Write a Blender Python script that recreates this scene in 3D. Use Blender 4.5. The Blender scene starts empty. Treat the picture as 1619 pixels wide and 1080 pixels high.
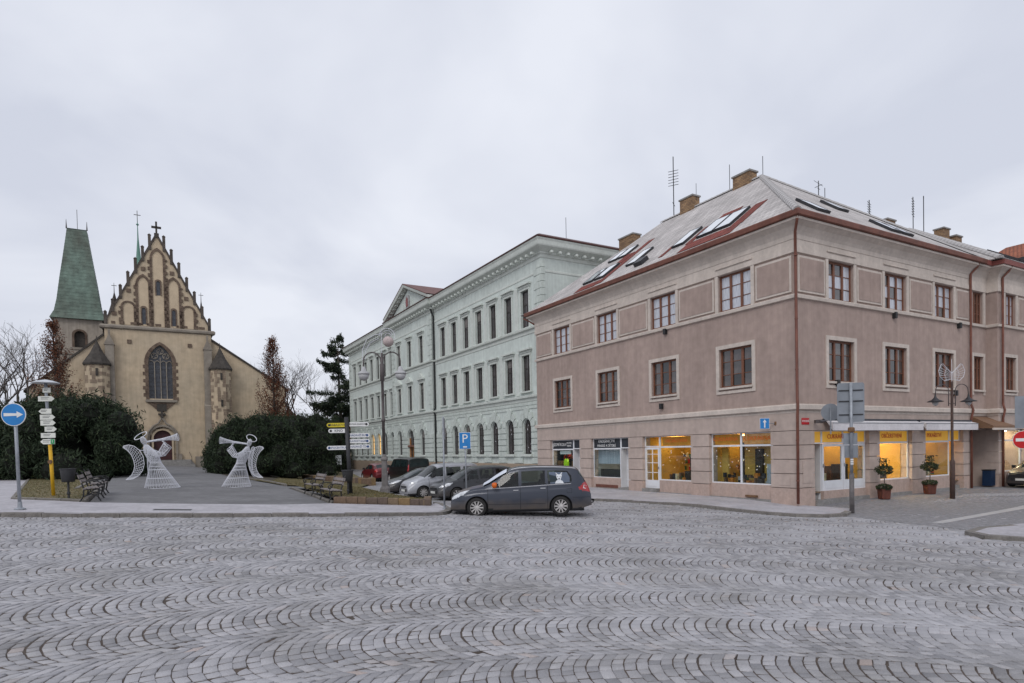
import bpy, bmesh, math, random
import numpy as np
from mathutils import Vector, Matrix
random.seed(7); rng = np.random.default_rng(11)
R_ = math.radians
scene = bpy.context.scene
col = scene.collection
TH = R_(29.7); CT, ST = math.cos(TH), math.sin(TH)
DR = Vector((CT, ST)); DL = Vector((-ST, CT))

# ---------------------------------------------------------------- camera
cd = bpy.data.cameras.new('camera'); cam = bpy.data.objects.new('camera', cd); col.objects.link(cam)
cd.sensor_width = 36; cd.lens = 981.9 / 1619 * 36
cd.shift_y = (731.1 - 540) / 1619
cd.clip_start = .1; cd.clip_end = 3000
cam.matrix_world = Matrix.Translation((0, 0, 2.11)) @ Matrix.Rotation(R_(90 - 1.222), 4, 'X') @ Matrix.Rotation(R_(-1.169), 4, 'Z')
scene.camera = cam

# ---------------------------------------------------------------- overcast sky + faint sun
SUN_EL, SUN_AZ = R_(42), R_(-160)      # azimuth clockwise from +Y
wd = bpy.data.worlds.new('World'); scene.world = wd; wd.use_nodes = True
nt = wd.node_tree; N = nt.nodes; Lk = nt.links; N.clear()
out = N.new('ShaderNodeOutputWorld'); bg = N.new('ShaderNodeBackground'); Lk.new(bg.outputs[0], out.inputs[0])
sky = N.new('ShaderNodeTexSky'); sky.sky_type = 'NISHITA'; sky.sun_disc = False
sky.sun_elevation = SUN_EL; sky.sun_rotation = SUN_AZ; sky.air_density = 1.5; sky.dust_density = 3
skm = N.new('ShaderNodeMix'); skm.data_type = 'RGBA'; skm.blend_type = 'MULTIPLY'; skm.inputs[0].default_value = 1
Lk.new(sky.outputs[0], skm.inputs[6]); skm.inputs[7].default_value = (.10, .10, .10, 1)
tc = N.new('ShaderNodeTexCoord'); sx = N.new('ShaderNodeSeparateXYZ'); Lk.new(tc.outputs['Generated'], sx.inputs[0])
def wmath(op, a, b):
    m = N.new('ShaderNodeMath'); m.operation = op
    for i, q in enumerate((a, b)):
        if isinstance(q, (int, float)): m.inputs[i].default_value = q
        else: Lk.new(q, m.inputs[i])
    return m.outputs[0]
den = wmath('ADD', wmath('ABSOLUTE', sx.outputs[2], 0), .22)
cx = N.new('ShaderNodeCombineXYZ')
Lk.new(wmath('DIVIDE', sx.outputs[0], den), cx.inputs[0]); Lk.new(wmath('DIVIDE', sx.outputs[1], den), cx.inputs[1])
n1 = N.new('ShaderNodeTexNoise'); n1.inputs['Scale'].default_value = 1.15; n1.inputs['Detail'].default_value = 5; n1.inputs['Roughness'].default_value = .5
n1.inputs['Distortion'].default_value = .35
Lk.new(cx.outputs[0], n1.inputs['Vector'])
rp = N.new('ShaderNodeValToRGB'); Lk.new(n1.outputs[0], rp.inputs[0])
rp.color_ramp.elements[0].position = .36; rp.color_ramp.elements[0].color = (.605, .635, .73, 1)
rp.color_ramp.elements[1].position = .60; rp.color_ramp.elements[1].color = (.775, .80, .875, 1)
mx = N.new('ShaderNodeMix'); mx.data_type = 'RGBA'; mx.inputs[0].default_value = .95
Lk.new(skm.outputs[2], mx.inputs[6]); Lk.new(rp.outputs[0], mx.inputs[7])
Lk.new(mx.outputs[2], bg.inputs[0]); bg.inputs[1].default_value = 1.0
sd = bpy.data.lights.new('sun', 'SUN'); sd.energy = .95; sd.angle = R_(25); sd.color = (1, .97, .93)
so = bpy.data.objects.new('sun', sd); col.objects.link(so)
sdir = Vector((math.sin(SUN_AZ) * math.cos(SUN_EL), math.cos(SUN_AZ) * math.cos(SUN_EL), math.sin(SUN_EL)))
so.rotation_euler = sdir.to_track_quat('Z', 'Y').to_euler(); so.location = (0, 0, 60)
vs = scene.view_settings; vs.view_transform = 'Standard'; vs.look = 'None'; vs.exposure = 0.12; vs.gamma = 1
vs.use_curve_mapping = False
scene.cycles.use_denoising = True; scene.cycles.max_bounces = 6; scene.cycles.diffuse_bounces = 3
scene.cycles.glossy_bounces = 3; scene.cycles.transmission_bounces = 4; scene.cycles.transparent_max_bounces = 8
scene.cycles.sample_clamp_indirect = 4

# ---------------------------------------------------------------- terrain
TX = [-400, -60, -44, -30, -16, -10, -5, 0, 5, 11, 20, 40, 400]
TZ = [.95, .95, .92, .9, .76, .40, .14, -.10, -.28, -.46, -.5, -.5, -.5]
def sstep(a, b, x):
    t = np.clip((x - a) / (b - a), 0, 1); return t * t * (3 - 2 * t)
def gz(x, y):
    x = np.asarray(x, float); y = np.asarray(y, float)
    f = sum(np.interp(x + k * .8, TX, TZ) for k in (-2, -1, 0, 1, 2)) / 5
    e = (x - 2.33) * .8686 + (y - 44) * .4955
    t = np.maximum(sstep(-24, -10, e) * sstep(26, 44, y), sstep(-16, -12.5, e) * sstep(23.5, 28, y))
    return f * (1 - t) + (-.28 + .08 * sstep(32, 50, y)) * t
def G(x, y, dz=0): return (x, y, float(gz(x, y)) + dz)
def EN(e, n):                      # park grid: e along the facades' direction, n towards the church
    return (-6.76 + e * CT - n * ST, 22.78 + e * ST + n * CT)

# ---------------------------------------------------------------- materials
MATS = {}
def lin(c): return tuple(c) + (1,) if len(c) == 3 else tuple(c)
def mat(name, c, rough=.8, var=.12, scale=2.5, bump=0., bscale=30, metal=0., spec=.4, c2=None, emit=None, estr=1., coat=0., detail=5, dirt=0., stretch=None, mix=(.35, .65), streak=0.):
    if name in MATS: return MATS[name]
    m = bpy.data.materials.new(name); m.use_nodes = True; MATS[name] = m
    nt = m.node_tree; N = nt.nodes; L = nt.links
    b = N['Principled BSDF']
    b.inputs['Roughness'].default_value = rough; b.inputs['Metallic'].default_value = metal
    b.inputs['Specular IOR Level'].default_value = spec; b.inputs['Coat Weight'].default_value = coat
    b.inputs['Coat Roughness'].default_value = .06
    tc = N.new('ShaderNodeTexCoord'); vec = tc.outputs['Object']
    if stretch:
        mp = N.new('ShaderNodeMapping'); mp.inputs['Scale'].default_value = stretch; L.new(vec, mp.inputs[0]); vec = mp.outputs[0]
    if var or c2:
        n = N.new('ShaderNodeTexNoise'); n.inputs['Scale'].default_value = scale; n.inputs['Detail'].default_value = detail
        n.inputs['Roughness'].default_value = .6; L.new(vec, n.inputs['Vector'])
        r = N.new('ShaderNodeValToRGB'); L.new(n.outputs[0], r.inputs[0])
        r.color_ramp.elements[0].position = mix[0]; r.color_ramp.elements[1].position = mix[1]
        a = c if c2 else [k * (1 - var) for k in c]; d = c2 if c2 else [min(1, k * (1 + var)) for k in c]
        r.color_ramp.elements[0].color = lin(a); r.color_ramp.elements[1].color = lin(d)
        o = r.outputs[0]
        if dirt:
            n2 = N.new('ShaderNodeTexNoise'); n2.inputs['Scale'].default_value = scale * 6; n2.inputs['Detail'].default_value = 8
            L.new(tc.outputs['Object'], n2.inputs['Vector'])
            mr = N.new('ShaderNodeMapRange'); mr.inputs[1].default_value = .3; mr.inputs[2].default_value = .7
            mr.inputs[3].default_value = 1 - dirt; mr.inputs[4].default_value = 1 + dirt * .4; L.new(n2.outputs[0], mr.inputs[0])
            mm = N.new('ShaderNodeMix'); mm.data_type = 'RGBA'; mm.blend_type = 'MULTIPLY'; mm.inputs[0].default_value = 1
            L.new(o, mm.inputs[6]); L.new(mr.outputs[0], mm.inputs[7]); o = mm.outputs[2]
        if streak:
            mp2 = N.new('ShaderNodeMapping'); mp2.inputs['Scale'].default_value = (1.6, 1.6, .10); L.new(tc.outputs['Object'], mp2.inputs[0])
            n3 = N.new('ShaderNodeTexNoise'); n3.inputs['Scale'].default_value = 2.2; n3.inputs['Detail'].default_value = 7; n3.inputs['Roughness'].default_value = .65; L.new(mp2.outputs[0], n3.inputs['Vector'])
            mr3 = N.new('ShaderNodeMapRange'); mr3.inputs[1].default_value = .36; mr3.inputs[2].default_value = .62; mr3.inputs[3].default_value = 1 - streak; mr3.inputs[4].default_value = 1.03; L.new(n3.outputs[0], mr3.inputs[0])
            m3 = N.new('ShaderNodeMix'); m3.data_type = 'RGBA'; m3.blend_type = 'MULTIPLY'; m3.inputs[0].default_value = 1
            L.new(o, m3.inputs[6]); L.new(mr3.outputs[0], m3.inputs[7]); o = m3.outputs[2]
        L.new(o, b.inputs['Base Color'])
    else: b.inputs['Base Color'].default_value = lin(c)
    if bump:
        n = N.new('ShaderNodeTexNoise'); n.inputs['Scale'].default_value = bscale; n.inputs['Detail'].default_value = 4
        L.new(tc.outputs['Object'], n.inputs['Vector'])
        bp = N.new('ShaderNodeBump'); bp.inputs['Strength'].default_value = bump; bp.inputs['Distance'].default_value = .02
        L.new(n.outputs[0], bp.inputs['Height']); L.new(bp.outputs[0], b.inputs['Normal'])
    if emit:
        b.inputs['Emission Color'].default_value = lin(emit); b.inputs['Emission Strength'].default_value = estr
    return m
def attr_mat(name, attr, ca, cb, rough=.8, cc=None, bump=.3, bscale=60, big=None, spec=.4, trans=0):
    """colour ramp over a per-face attribute, with fine noise and optional large pale patches"""
    m = bpy.data.materials.new(name); m.use_nodes = True; MATS[name] = m
    nt = m.node_tree; N = nt.nodes; L = nt.links; b = N['Principled BSDF']
    b.inputs['Roughness'].default_value = rough; b.inputs['Specular IOR Level'].default_value = spec
    at = N.new('ShaderNodeAttribute'); at.attribute_name = attr
    r = N.new('ShaderNodeValToRGB'); L.new(at.outputs['Fac'], r.inputs[0])
    r.color_ramp.elements[0].color = lin(ca); r.color_ramp.elements[1].color = lin(cb)
    if cc:
        e = r.color_ramp.elements.new(.9); e.color = lin(cb); r.color_ramp.elements[2].color = lin(cc)
    tc = N.new('ShaderNodeNewGeometry'); o = r.outputs[0]
    n = N.new('ShaderNodeTexNoise'); n.inputs['Scale'].default_value = bscale; n.inputs['Detail'].default_value = 4
    L.new(tc.outputs['Position'], n.inputs['Vector'])
    mr = N.new('ShaderNodeMapRange'); mr.inputs[1].default_value = .3; mr.inputs[2].default_value = .7; mr.inputs[3].default_value = .82; mr.inputs[4].default_value = 1.14
    L.new(n.outputs[0], mr.inputs[0])
    mm = N.new('ShaderNodeMix'); mm.data_type = 'RGBA'; mm.blend_type = 'MULTIPLY'; mm.inputs[0].default_value = 1
    L.new(o, mm.inputs[6]); L.new(mr.outputs[0], mm.inputs[7]); o = mm.outputs[2]
    if big:
        n2 = N.new('ShaderNodeTexNoise'); n2.inputs['Scale'].default_value = big[1]; n2.inputs['Detail'].default_value = 6; n2.inputs['Roughness'].default_value = .62
        mp = N.new('ShaderNodeMapping'); mp.inputs['Rotation'].default_value = (0, 0, R_(-20)); mp.inputs['Scale'].default_value = (.45, 1, 1)
        L.new(tc.outputs['Position'], mp.inputs[0]); L.new(mp.outputs[0], n2.inputs['Vector'])
        r2 = N.new('ShaderNodeValToRGB'); r2.color_ramp.elements[0].position = .42; r2.color_ramp.elements[1].position = .68
        r2.color_ramp.elements[0].color = (0, 0, 0, 1); r2.color_ramp.elements[1].color = (big[2],) * 3 + (1,)
        L.new(n2.outputs[0], r2.inputs[0])
        m2 = N.new('ShaderNodeMix'); m2.data_type = 'RGBA'; L.new(r2.outputs[0], m2.inputs[0]); L.new(o, m2.inputs[6]); m2.inputs[7].default_value = lin(big[0]); o = m2.outputs[2]
    if big:
        n4 = N.new('ShaderNodeTexNoise'); n4.inputs['Scale'].default_value = .55; n4.inputs['Detail'].default_value = 8; n4.inputs['Roughness'].default_value = .7; n4.inputs['Distortion'].default_value = .8; L.new(tc.outputs['Position'], n4.inputs['Vector'])
        r4 = N.new('ShaderNodeValToRGB'); r4.color_ramp.elements[0].position = .32; r4.color_ramp.elements[0].color = (.74, .73, .70, 1); r4.color_ramp.elements[1].position = .56; r4.color_ramp.elements[1].color = (1.03, 1.03, 1.03, 1); L.new(n4.outputs[0], r4.inputs[0])
        m4 = N.new('ShaderNodeMix'); m4.data_type = 'RGBA'; m4.blend_type = 'MULTIPLY'; m4.inputs[0].default_value = 1; L.new(o, m4.inputs[6]); L.new(r4.outputs[0], m4.inputs[7]); o = m4.outputs[2]
    L.new(o, b.inputs['Base Color'])
    if bump:
        bp = N.new('ShaderNodeBump'); bp.inputs['Strength'].default_value = bump; bp.inputs['Distance'].default_value = .006
        L.new(n.outputs[0], bp.inputs['Height']); L.new(bp.outputs[0], b.inputs['Normal'])
    return m
def glass_mat(name, tint=(.9, .95, .95), refl=.12):
    m = bpy.data.materials.new(name); m.use_nodes = True; MATS[name] = m
    nt = m.node_tree; N = nt.nodes; L = nt.links; N.remove(N['Principled BSDF'])
    t = N.new('ShaderNodeBsdfTransparent'); t.inputs[0].default_value = lin(tint)
    g = N.new('ShaderNodeBsdfGlossy'); g.inputs['Roughness'].default_value = .02
    lw = N.new('ShaderNodeLayerWeight'); pw = N.new('ShaderNodeMath'); pw.operation = 'POWER'; L.new(lw.outputs['Facing'], pw.inputs[0]); pw.inputs[1].default_value = 4.5
    f = N.new('ShaderNodeMath'); f.operation = 'MULTIPLY_ADD'; L.new(pw.outputs[0], f.inputs[0]); f.inputs[1].default_value = .85; f.inputs[2].default_value = .045
    mx = N.new('ShaderNodeMixShader'); L.new(f.outputs[0], mx.inputs[0]); L.new(t.outputs[0], mx.inputs[1]); L.new(g.outputs[0], mx.inputs[2])
    L.new(mx.outputs[0], N['Material Output'].inputs[0]); return m

# ---------------------------------------------------------------- mesh helpers
class MB:
    def __init__(s, fm=None): s.v = []; s.f = []; s.fm = fm
    def add(s, vs, fs):
        b = len(s.v)
        if s.fm: vs = [s.fm(*p) for p in vs]
        s.v += [tuple(p) for p in vs]; s.f += [tuple(i + b for i in f) for f in fs]; return s
    def box(s, x0, x1, y0, y1, z0, z1):
        return s.add([(x0, y0, z0), (x1, y0, z0), (x1, y1, z0), (x0, y1, z0), (x0, y0, z1), (x1, y0, z1), (x1, y1, z1), (x0, y1, z1)],
                     [(0, 3, 2, 1), (4, 5, 6, 7), (0, 1, 5, 4), (1, 2, 6, 5), (2, 3, 7, 6), (3, 0, 4, 7)])
    def quad(s, a, b, c, d): return s.add([a, b, c, d], [(0, 1, 2, 3)])
    def poly(s, pts): return s.add(pts, [tuple(range(len(pts)))])
    def ext(s, poly, lo, hi, ax='z'):
        """extrude a 2D polygon: ax z -> (x,y), ax y -> (x,z), ax x -> (y,z)"""
        n = len(poly)
        mk = {'z': lambda p, h: (p[0], p[1], h), 'y': lambda p, h: (p[0], h, p[1]), 'x': lambda p, h: (h, p[0], p[1])}[ax]
        vs = [mk(p, lo) for p in poly] + [mk(p, hi) for p in poly]
        return s.add(vs, [tuple(range(n))[::-1], tuple(range(n, 2 * n))] + [(i, (i + 1) % n, (i + 1) % n + n, i + n) for i in range(n)])
    def lathe(s, prof, n=14, c=(0, 0), a0=0.):
        vs = []; fs = []
        for r, z in prof:
            for k in range(n):
                a = a0 + 2 * math.pi * k / n; vs.append((c[0] + r * math.cos(a), c[1] + r * math.sin(a), z))
        for i in range(len(prof) - 1):
            for k in range(n):
                k2 = (k + 1) % n; fs.append((i * n + k, i * n + k2, (i + 1) * n + k2, (i + 1) * n + k))
        fs.append(tuple(range(n))[::-1]); fs.append(tuple(range((len(prof) - 1) * n, len(prof) * n)))
        return s.add(vs, fs)
    def tube(s, pts, r, n=6, closed=False):
        P = [Vector(p) for p in pts]; m = len(P); vs = []; fs = []
        rs = r if isinstance(r, (list, tuple)) else [r] * m
        up = None
        for i, p in enumerate(P):
            a = P[(i - 1) % m] if (closed or i > 0) else p; b = P[(i + 1) % m] if (closed or i < m - 1) else p
            t = (b - a)
            if t.length < 1e-9: t = Vector((0, 0, 1))
            t.normalize()
            if up is None: up = Vector((0, 0, 1)) if abs(t.z) < .9 else Vector((1, 0, 0))
            x = t.cross(up)
            if x.length < 1e-4: x = t.cross(Vector((1, .3, .2)))
            x.normalize(); y = x.cross(t); up = y
            for k in range(n):
                a = 2 * math.pi * k / n; vs.append(p + rs[i] * (math.cos(a) * x + math.sin(a) * y))
        for i in range(m if closed else m - 1):
            j = (i + 1) % m
            for k in range(n):
                k2 = (k + 1) % n; fs.append((i * n + k, i * n + k2, j * n + k2, j * n + k))
        if not closed: fs.append(tuple(range(n))[::-1]); fs.append(tuple(range((m - 1) * n, m * n)))
        return s.add(vs, fs)
    def mesh(s, name):
        me = bpy.data.meshes.new(name); me.from_pydata(s.v, [], s.f); me.update(); return me
    def build(s, name, m, parent=None, smooth=False, loc=None, rot=None):
        return put(name, s.mesh(name), m, parent, smooth, loc, rot)
def put(name, me, m, parent=None, smooth=False, loc=None, rot=None):
    o = bpy.data.objects.new(name, me); col.objects.link(o)
    if m and not me.materials: me.materials.append(m)
    if smooth:
        for p in me.polygons: p.use_smooth = True
    if parent: o.parent = parent
    if loc is not None: o.location = loc
    if rot is not None: o.rotation_euler = (0, 0, rot)
    return o
def fixn(o):
    bm = bmesh.new(); bm.from_mesh(o.data); bmesh.ops.recalc_face_normals(bm, faces=bm.faces); bm.to_mesh(o.data); bm.free(); return o
def tag(o, label, cat, group=None):
    o['label'] = label; o['category'] = cat
    if group: o['group'] = group
    return o
def kind(o, k): o['kind'] = k; return o
def thing(name, label, cat, loc=(0, 0, 0), rot=0, group=None):
    o = bpy.data.objects.new(name, None); col.objects.link(o); o.location = loc; o.rotation_euler = (0, 0, rot); o.empty_display_size = .3
    return tag(o, label, cat, group)
def copy_tree(o, parent=None):
    c = o.copy(); col.objects.link(c); c.parent = parent
    for ch in o.children: copy_tree(ch, c)
    return c
def raw_mesh(name, V, F, m, parent=None, tint=None, smooth=False):
    """V (n,3) array, F (m,4) int array of quads"""
    me = bpy.data.meshes.new(name); nv, nf = len(V), len(F)
    me.vertices.add(nv); me.vertices.foreach_set('co', np.asarray(V, np.float32).ravel())
    me.loops.add(nf * 4); me.loops.foreach_set('vertex_index', np.asarray(F, np.int32).ravel())
    me.polygons.add(nf); me.polygons.foreach_set('loop_start', np.arange(0, nf * 4, 4, dtype=np.int32))
    me.update(calc_edges=True)
    if tint is not None:
        a = me.attributes.new('tint', 'FLOAT', 'FACE'); a.data.foreach_set('value', np.asarray(tint, np.float32))
    if smooth: me.polygons.foreach_set('use_smooth', np.ones(nf, bool))
    o = bpy.data.objects.new(name, me); col.objects.link(o); me.materials.append(m)
    if parent: o.parent = parent
    return o
def text_mesh(body, size, depth=.004, align='CENTER', sx=1.):
    cu = bpy.data.curves.new('lettering', 'FONT'); cu.body = body; cu.size = size; cu.extrude = depth; cu.align_x = align; cu.align_y = 'CENTER'; cu.resolution_u = 2
    o = bpy.data.objects.new('lettering_tmp', cu); col.objects.link(o)
    dg = bpy.context.evaluated_depsgraph_get(); me = bpy.data.meshes.new_from_object(o.evaluated_get(dg))
    bpy.data.objects.remove(o); bpy.data.curves.remove(cu)
    for v in me.vertices: v.co = (v.co.x * sx, -v.co.z, v.co.y)   # upright, facing -y
    me.name = 'lettering'; return me
def lettering(body, size, m, parent, loc, rot=0, sx=1., name='lettering'):
    me = text_mesh(body, size, sx=sx); me.materials.append(m)
    o = bpy.data.objects.new(name, me); col.objects.link(o); o.parent = parent; o.location = loc; o.rotation_euler = (0, 0, rot); return o
def sheet(name, poly, dz, m, step=1.5, parent=None, kindv='structure'):
    """a 2D polygon cut to a grid and laid on the terrain"""
    bm = bmesh.new(); bm.faces.new([bm.verts.new((p[0], p[1], 0)) for p in poly])
    xs = [p[0] for p in poly]; ys = [p[1] for p in poly]
    for ax, lo, hi in ((0, min(xs), max(xs)), (1, min(ys), max(ys))):
        k = math.floor(lo / step) * step + step
        while k < hi:
            co = [0, 0, 0]; no = [0, 0, 0]; co[ax] = k; no[ax] = 1
            bmesh.ops.bisect_plane(bm, geom=bm.verts[:] + bm.edges[:] + bm.faces[:], plane_co=co, plane_no=no); k += step
    bmesh.ops.triangulate(bm, faces=bm.faces[:])
    for v in bm.verts: v.co.z = float(gz(v.co.x, v.co.y)) + dz
    bmesh.ops.recalc_face_normals(bm, faces=bm.faces)
    for f in bm.faces:
        if f.normal.z < 0: f.normal_flip()
    me = bpy.data.meshes.new(name); bm.to_mesh(me); bm.free()
    o = put(name, me, m, parent)
    if kindv and not parent: kind(o, kindv)
    return o
def inpoly(px, py, poly):
    px = np.asarray(px); py = np.asarray(py); c = np.zeros(px.shape, bool); n = len(poly)
    for i in range(n):
        x0, y0 = poly[i]; x1, y1 = poly[i - 1]
        t = ((y0 > py) != (y1 > py)) & (px < (x1 - x0) * (py - y0) / (y1 - y0 + 1e-12) + x0); c ^= t
    return c
# ================================================================ ground
M_soil = mat('joint_sand', (.075, .058, .048), .95, .3, 3, .3)
M_earth = mat('far_ground', (.20, .195, .19), .95, .2, .3, .2)
M_pave = mat('pavement_mosaic', (.42, .405, .43), .85, .12, 1.2, .5, 55, dirt=.16)
M_path = mat('path_gravel', (.165, .163, .168), .92, .14, .8, .5, 40, dirt=.18)
M_street = mat('street_setts', (.27, .265, .275), .88, .15, 1., .6, 30, dirt=.2)
M_lawn = mat('dormant_turf', (.105, .10, .045), .95, .3, 1.4, .7, 40, c2=(.20, .155, .085), dirt=.25)
M_bed = mat('soil_bed', (.06, .05, .035), .95, .3, 2, .6, 30)
M_kerb = mat('kerb_granite', (.20, .185, .17), .85, .2, 4, .4, 60, dirt=.25)

bm = bmesh.new()
gx = sorted(set([-900, -400, -200, -120] + list(range(-90, 71, 4)) + [100, 200, 400, 900])); gy = sorted(set([-60, -20] + list(range(-8, 121, 4)) + [160, 250, 500, 1200]))
grid = [[bm.verts.new((x, y, float(gz(x, y)) - .16)) for x in gx] for y in gy]
for j in range(len(gy) - 1):
    for i in range(len(gx) - 1): bm.faces.new((grid[j][i], grid[j][i + 1], grid[j + 1][i + 1], grid[j + 1][i]))
me = bpy.data.meshes.new('ground'); bm.to_mesh(me); bm.free(); kind(put('ground', me, M_earth), 'structure')

# kerb lines (world xy). plaza lies in front of them
KL = [(-26, 12.2), (-20, 14.35), (-13.85, 16.75), (-9.4, 18.2), (-4.3, 19.95), (-2.85, 20.55), (-2.35, 20.9), (-2.17, 21.5), (-2.2, 22.4), (-3.0, 25.0)]
KT = [(-6.5, 47.2), (3.75, 28.55), (7.4, 25.3), (9.3, 22.6), (10.0, 21.95), (10.9, 21.75), (11.9, 22.1), (12.5, 22.9)]
KR = [(30, 14.9), (14.2, 15.6), (13.2, 15.85), (12.55, 16.5), (12.6, 17.3), (13.6, 18.1), (15.5, 18.75), (30, 24.5)]
plaza_poly = [(-26, 12.2)] + KL[1:-1] + [(-3.0, 25.0), (-7.5, 31.5), (-13, 41), (-6.5, 47.2)] + KT[1:] + [(22, 29), (40, 36), (40, -6), (-26, -6)]
plaza = sheet('plaza', [(-30, -6), (45, -6), (45, 40), (14, 26), (2, 48), (-7, 47.5), (-14, 42), (-8, 31), (-3, 25), (-2.1, 21.3), (-26, 12.2), (-30, 11)], -.0790, M_soil, .5)
sheet('street', [(-3.2, 25.0), (-7.5, 31.6), (-14.5, 43.5), (-20.5, 62), (-29, 86), (-22, 92), (2.0, 45), (3.7, 28.6), (0, 26)], -.062, M_street, 2.5)

# cobbles: segmental bows in lanes that run parallel to the kerb
def cobbles():
    C0 = np.array([3.0, -6.0])                     # the bows run in rings round this point of the square
    LW = 1.58; SP = .134
    quads = []; n_along = 9
    for j in range(5, 30):
        rho = 1.0 + j * LW; th = -1.1 + rng.uniform(0, .1)
        while th < 1.2:
            sp = SP * rng.uniform(.96, 1.04) / rho; th += sp
            w = C0 + rho * np.array([math.sin(th), math.cos(th)])
            if w[1] < 3.8 or w[1] > 33 or abs(w[0]) > .92 * w[1] + 2.5: continue
            half = R_(46) - R_(19) * float(sstep(-1, 6, w[0] + .8 * math.sin(j * 2.1))); RR = LW / 2 / math.sin(half)
            jf = .78 + .42 * math.sin(.55 * w[0] + .9 * w[1] + 1.) * math.sin(.8 * w[0] - .5 * w[1])
            n = n_along + int(rng.random() < .35) - int(rng.random() < .2)
            ed = np.linspace(-half, half, n + 1); ed[1:-1] += rng.uniform(-.032, .032, n - 1)
            off = .05 * math.sin(th * 9 + j * 1.7)
            g1 = jf * rng.uniform(.007, .014) + (.006 if rng.random() < .06 else 0); g2 = (.5 + .5 * jf) * rng.uniform(.014, .026, n)
            for i in range(n):
                p0, p1 = ed[i] + g2[i] / RR * .5, ed[i + 1] - g2[i] / RR * .5; c = []
                for (s_, p) in ((0, p0), (0, p1), (1, p1), (1, p0)):
                    al = off - RR * math.cos(p) + RR * math.cos(half) + (g1 if s_ == 0 else sp * rho - .001); r_ = rho + RR * math.sin(p); t_ = th + al / rho
                    c.append((C0[0] + r_ * math.sin(t_), C0[1] + r_ * math.cos(t_)))
                quads.append(c)
    W = np.array(quads); W += rng.normal(0, .0036, W.shape)
    wx, wy = W[..., 0].copy(), W[..., 1].copy()
    W[..., 0] += .12 * np.sin(.42 * wy + .21 * wx); W[..., 1] += .16 * np.sin(.30 * wx + .9) + .10 * np.sin(.55 * wx + .3 * wy)
    cen = W.mean(1); keep = inpoly(cen[:, 0], cen[:, 1], plaza_poly) & ~inpoly(cen[:, 0], cen[:, 1], KR)
    W = W[keep]; cen = cen[keep]; n = len(W)
    zt = gz(cen[:, 0], cen[:, 1]) - .07 + rng.normal(0, .0022, n) - .003 * (rng.random(n) < .04)
    tilt = rng.normal(0, .0018, (n, 4))
    ins = W + (cen[:, None, :] - W) * .10
    top = np.concatenate([ins, (zt[:, None] + tilt)[..., None]], 2); bot = np.concatenate([W, np.repeat((zt - .026)[:, None, None], 4, 1)], 2)
    mid_ = W + (cen[:, None, :] - W) * .04
    mdl = np.concatenate([mid_, (zt[:, None] + tilt - .0035)[..., None]], 2)
    V = np.concatenate([top, mdl, bot], 1)             # (n,12,3)
    f = np.array([[0, 1, 2, 3]] + [[i + 4, (i + 1) % 4 + 4, (i + 1) % 4, i] for i in range(4)] + [[i + 8, (i + 1) % 4 + 8, (i + 1) % 4 + 4, i + 4] for i in range(4)])
    # keep winding upward
    a = W[:, 1] - W[:, 0]; b = W[:, 3] - W[:, 0]; cw = (a[:, 0] * b[:, 1] - a[:, 1] * b[:, 0]) < 0
    V[cw] = V[cw][:, [3, 2, 1, 0, 7, 6, 5, 4, 11, 10, 9, 8]]
    t = np.clip(rng.beta(2.2, 2.2, n), 0, 1)
    return V, f, t, cen
CV, CF, CTn, CC = cobbles()
M_cob = attr_mat('granite_cobble', 'tint', (.21, .208, .222), (.405, .396, .412), .75, (.38, .30, .265), .55, 70, big=((.45, .445, .475), .30, .60), spec=.45)
order = np.argsort(np.hypot(CC[:, 0], CC[:, 1] * 1.0) + 100 * ~(np.abs(CC[:, 0]) < CC[:, 1] * .80) + 100 * (CC[:, 1] < 5.75)); near = order[:300]; rest = order[300:]
n = len(rest); F = (CF[None] + (np.arange(n) * 12)[:, None, None]).reshape(-1, 4)
kind(raw_mesh('cobble_paving', CV[rest].reshape(-1, 3), F, M_cob, plaza, np.repeat(CTn[rest], 9)), 'stuff')
for i in near:
    c = CV[i].mean(0); o = raw_mesh('cobble', CV[i] - c, CF, M_cob, plaza, np.repeat(CTn[i], 9)); o.location = c
print('cobbles', len(CC))

# pavements with kerb stones
def kerb_line(parent, line, top, h=.30, w=.22, L=1.0, side=1, name='kerb_stone'):
    pts = [Vector(p) for p in line]; seg = []
    for a, b in zip(pts[:-1], pts[1:]):
        n = max(1, round((b - a).length / L)); seg += [(a.lerp(b, i / n), a.lerp(b, (i + 1) / n)) for i in range(n)]
    for a, b in seg:
        d = (b - a).normalized(); nrm = Vector((-d.y, d.x)) * side; g = .006
        a2 = a + d * g; b2 = b - d * g; j = random.uniform(-.008, .008)
        q = [a2, b2, b2 + nrm * w, a2 + nrm * w]; mb = MB()
        c = (a + b) / 2; zs = [float(gz(p.x, p.y)) + top + j for p in q]
        ch = .018
        qi = [a2 + nrm * ch + d * ch * .5, b2 + nrm * ch - d * ch * .5, b2 + nrm * (w - .01), a2 + nrm * (w - .01)]
        vs = [(p.x - c.x, p.y - c.y, z - h) for p, z in zip(q, zs)] + [(p.x - c.x, p.y - c.y, z - ch) for p, z in zip(q, zs)] + [(p.x - c.x, p.y - c.y, z) for p, z in zip(qi, zs)]
        mb.add(vs, [(0, 1, 5, 4), (1, 2, 6, 5), (2, 3, 7, 6), (3, 0, 4, 7), (4, 5, 9, 8), (5, 6, 10, 9), (6, 7, 11, 10), (7, 4, 8, 11), (8, 9, 10, 11)])
        mb.build(name, M_kerb, parent, loc=(c.x, c.y, 0))
pav = sheet('pavement', KL[:-1] + [(-3.0, 25.0), (-3.1, 22.95), (-6.7, 22.75), (-8.15, 21.75), (-11.0, 20.95), (-13.9, 20.2), EN(-9.62, 3.0), EN(-12.25, 24.5), (-40, 50), (-60, 50), (-60, 4)], .03, M_pave)
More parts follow.
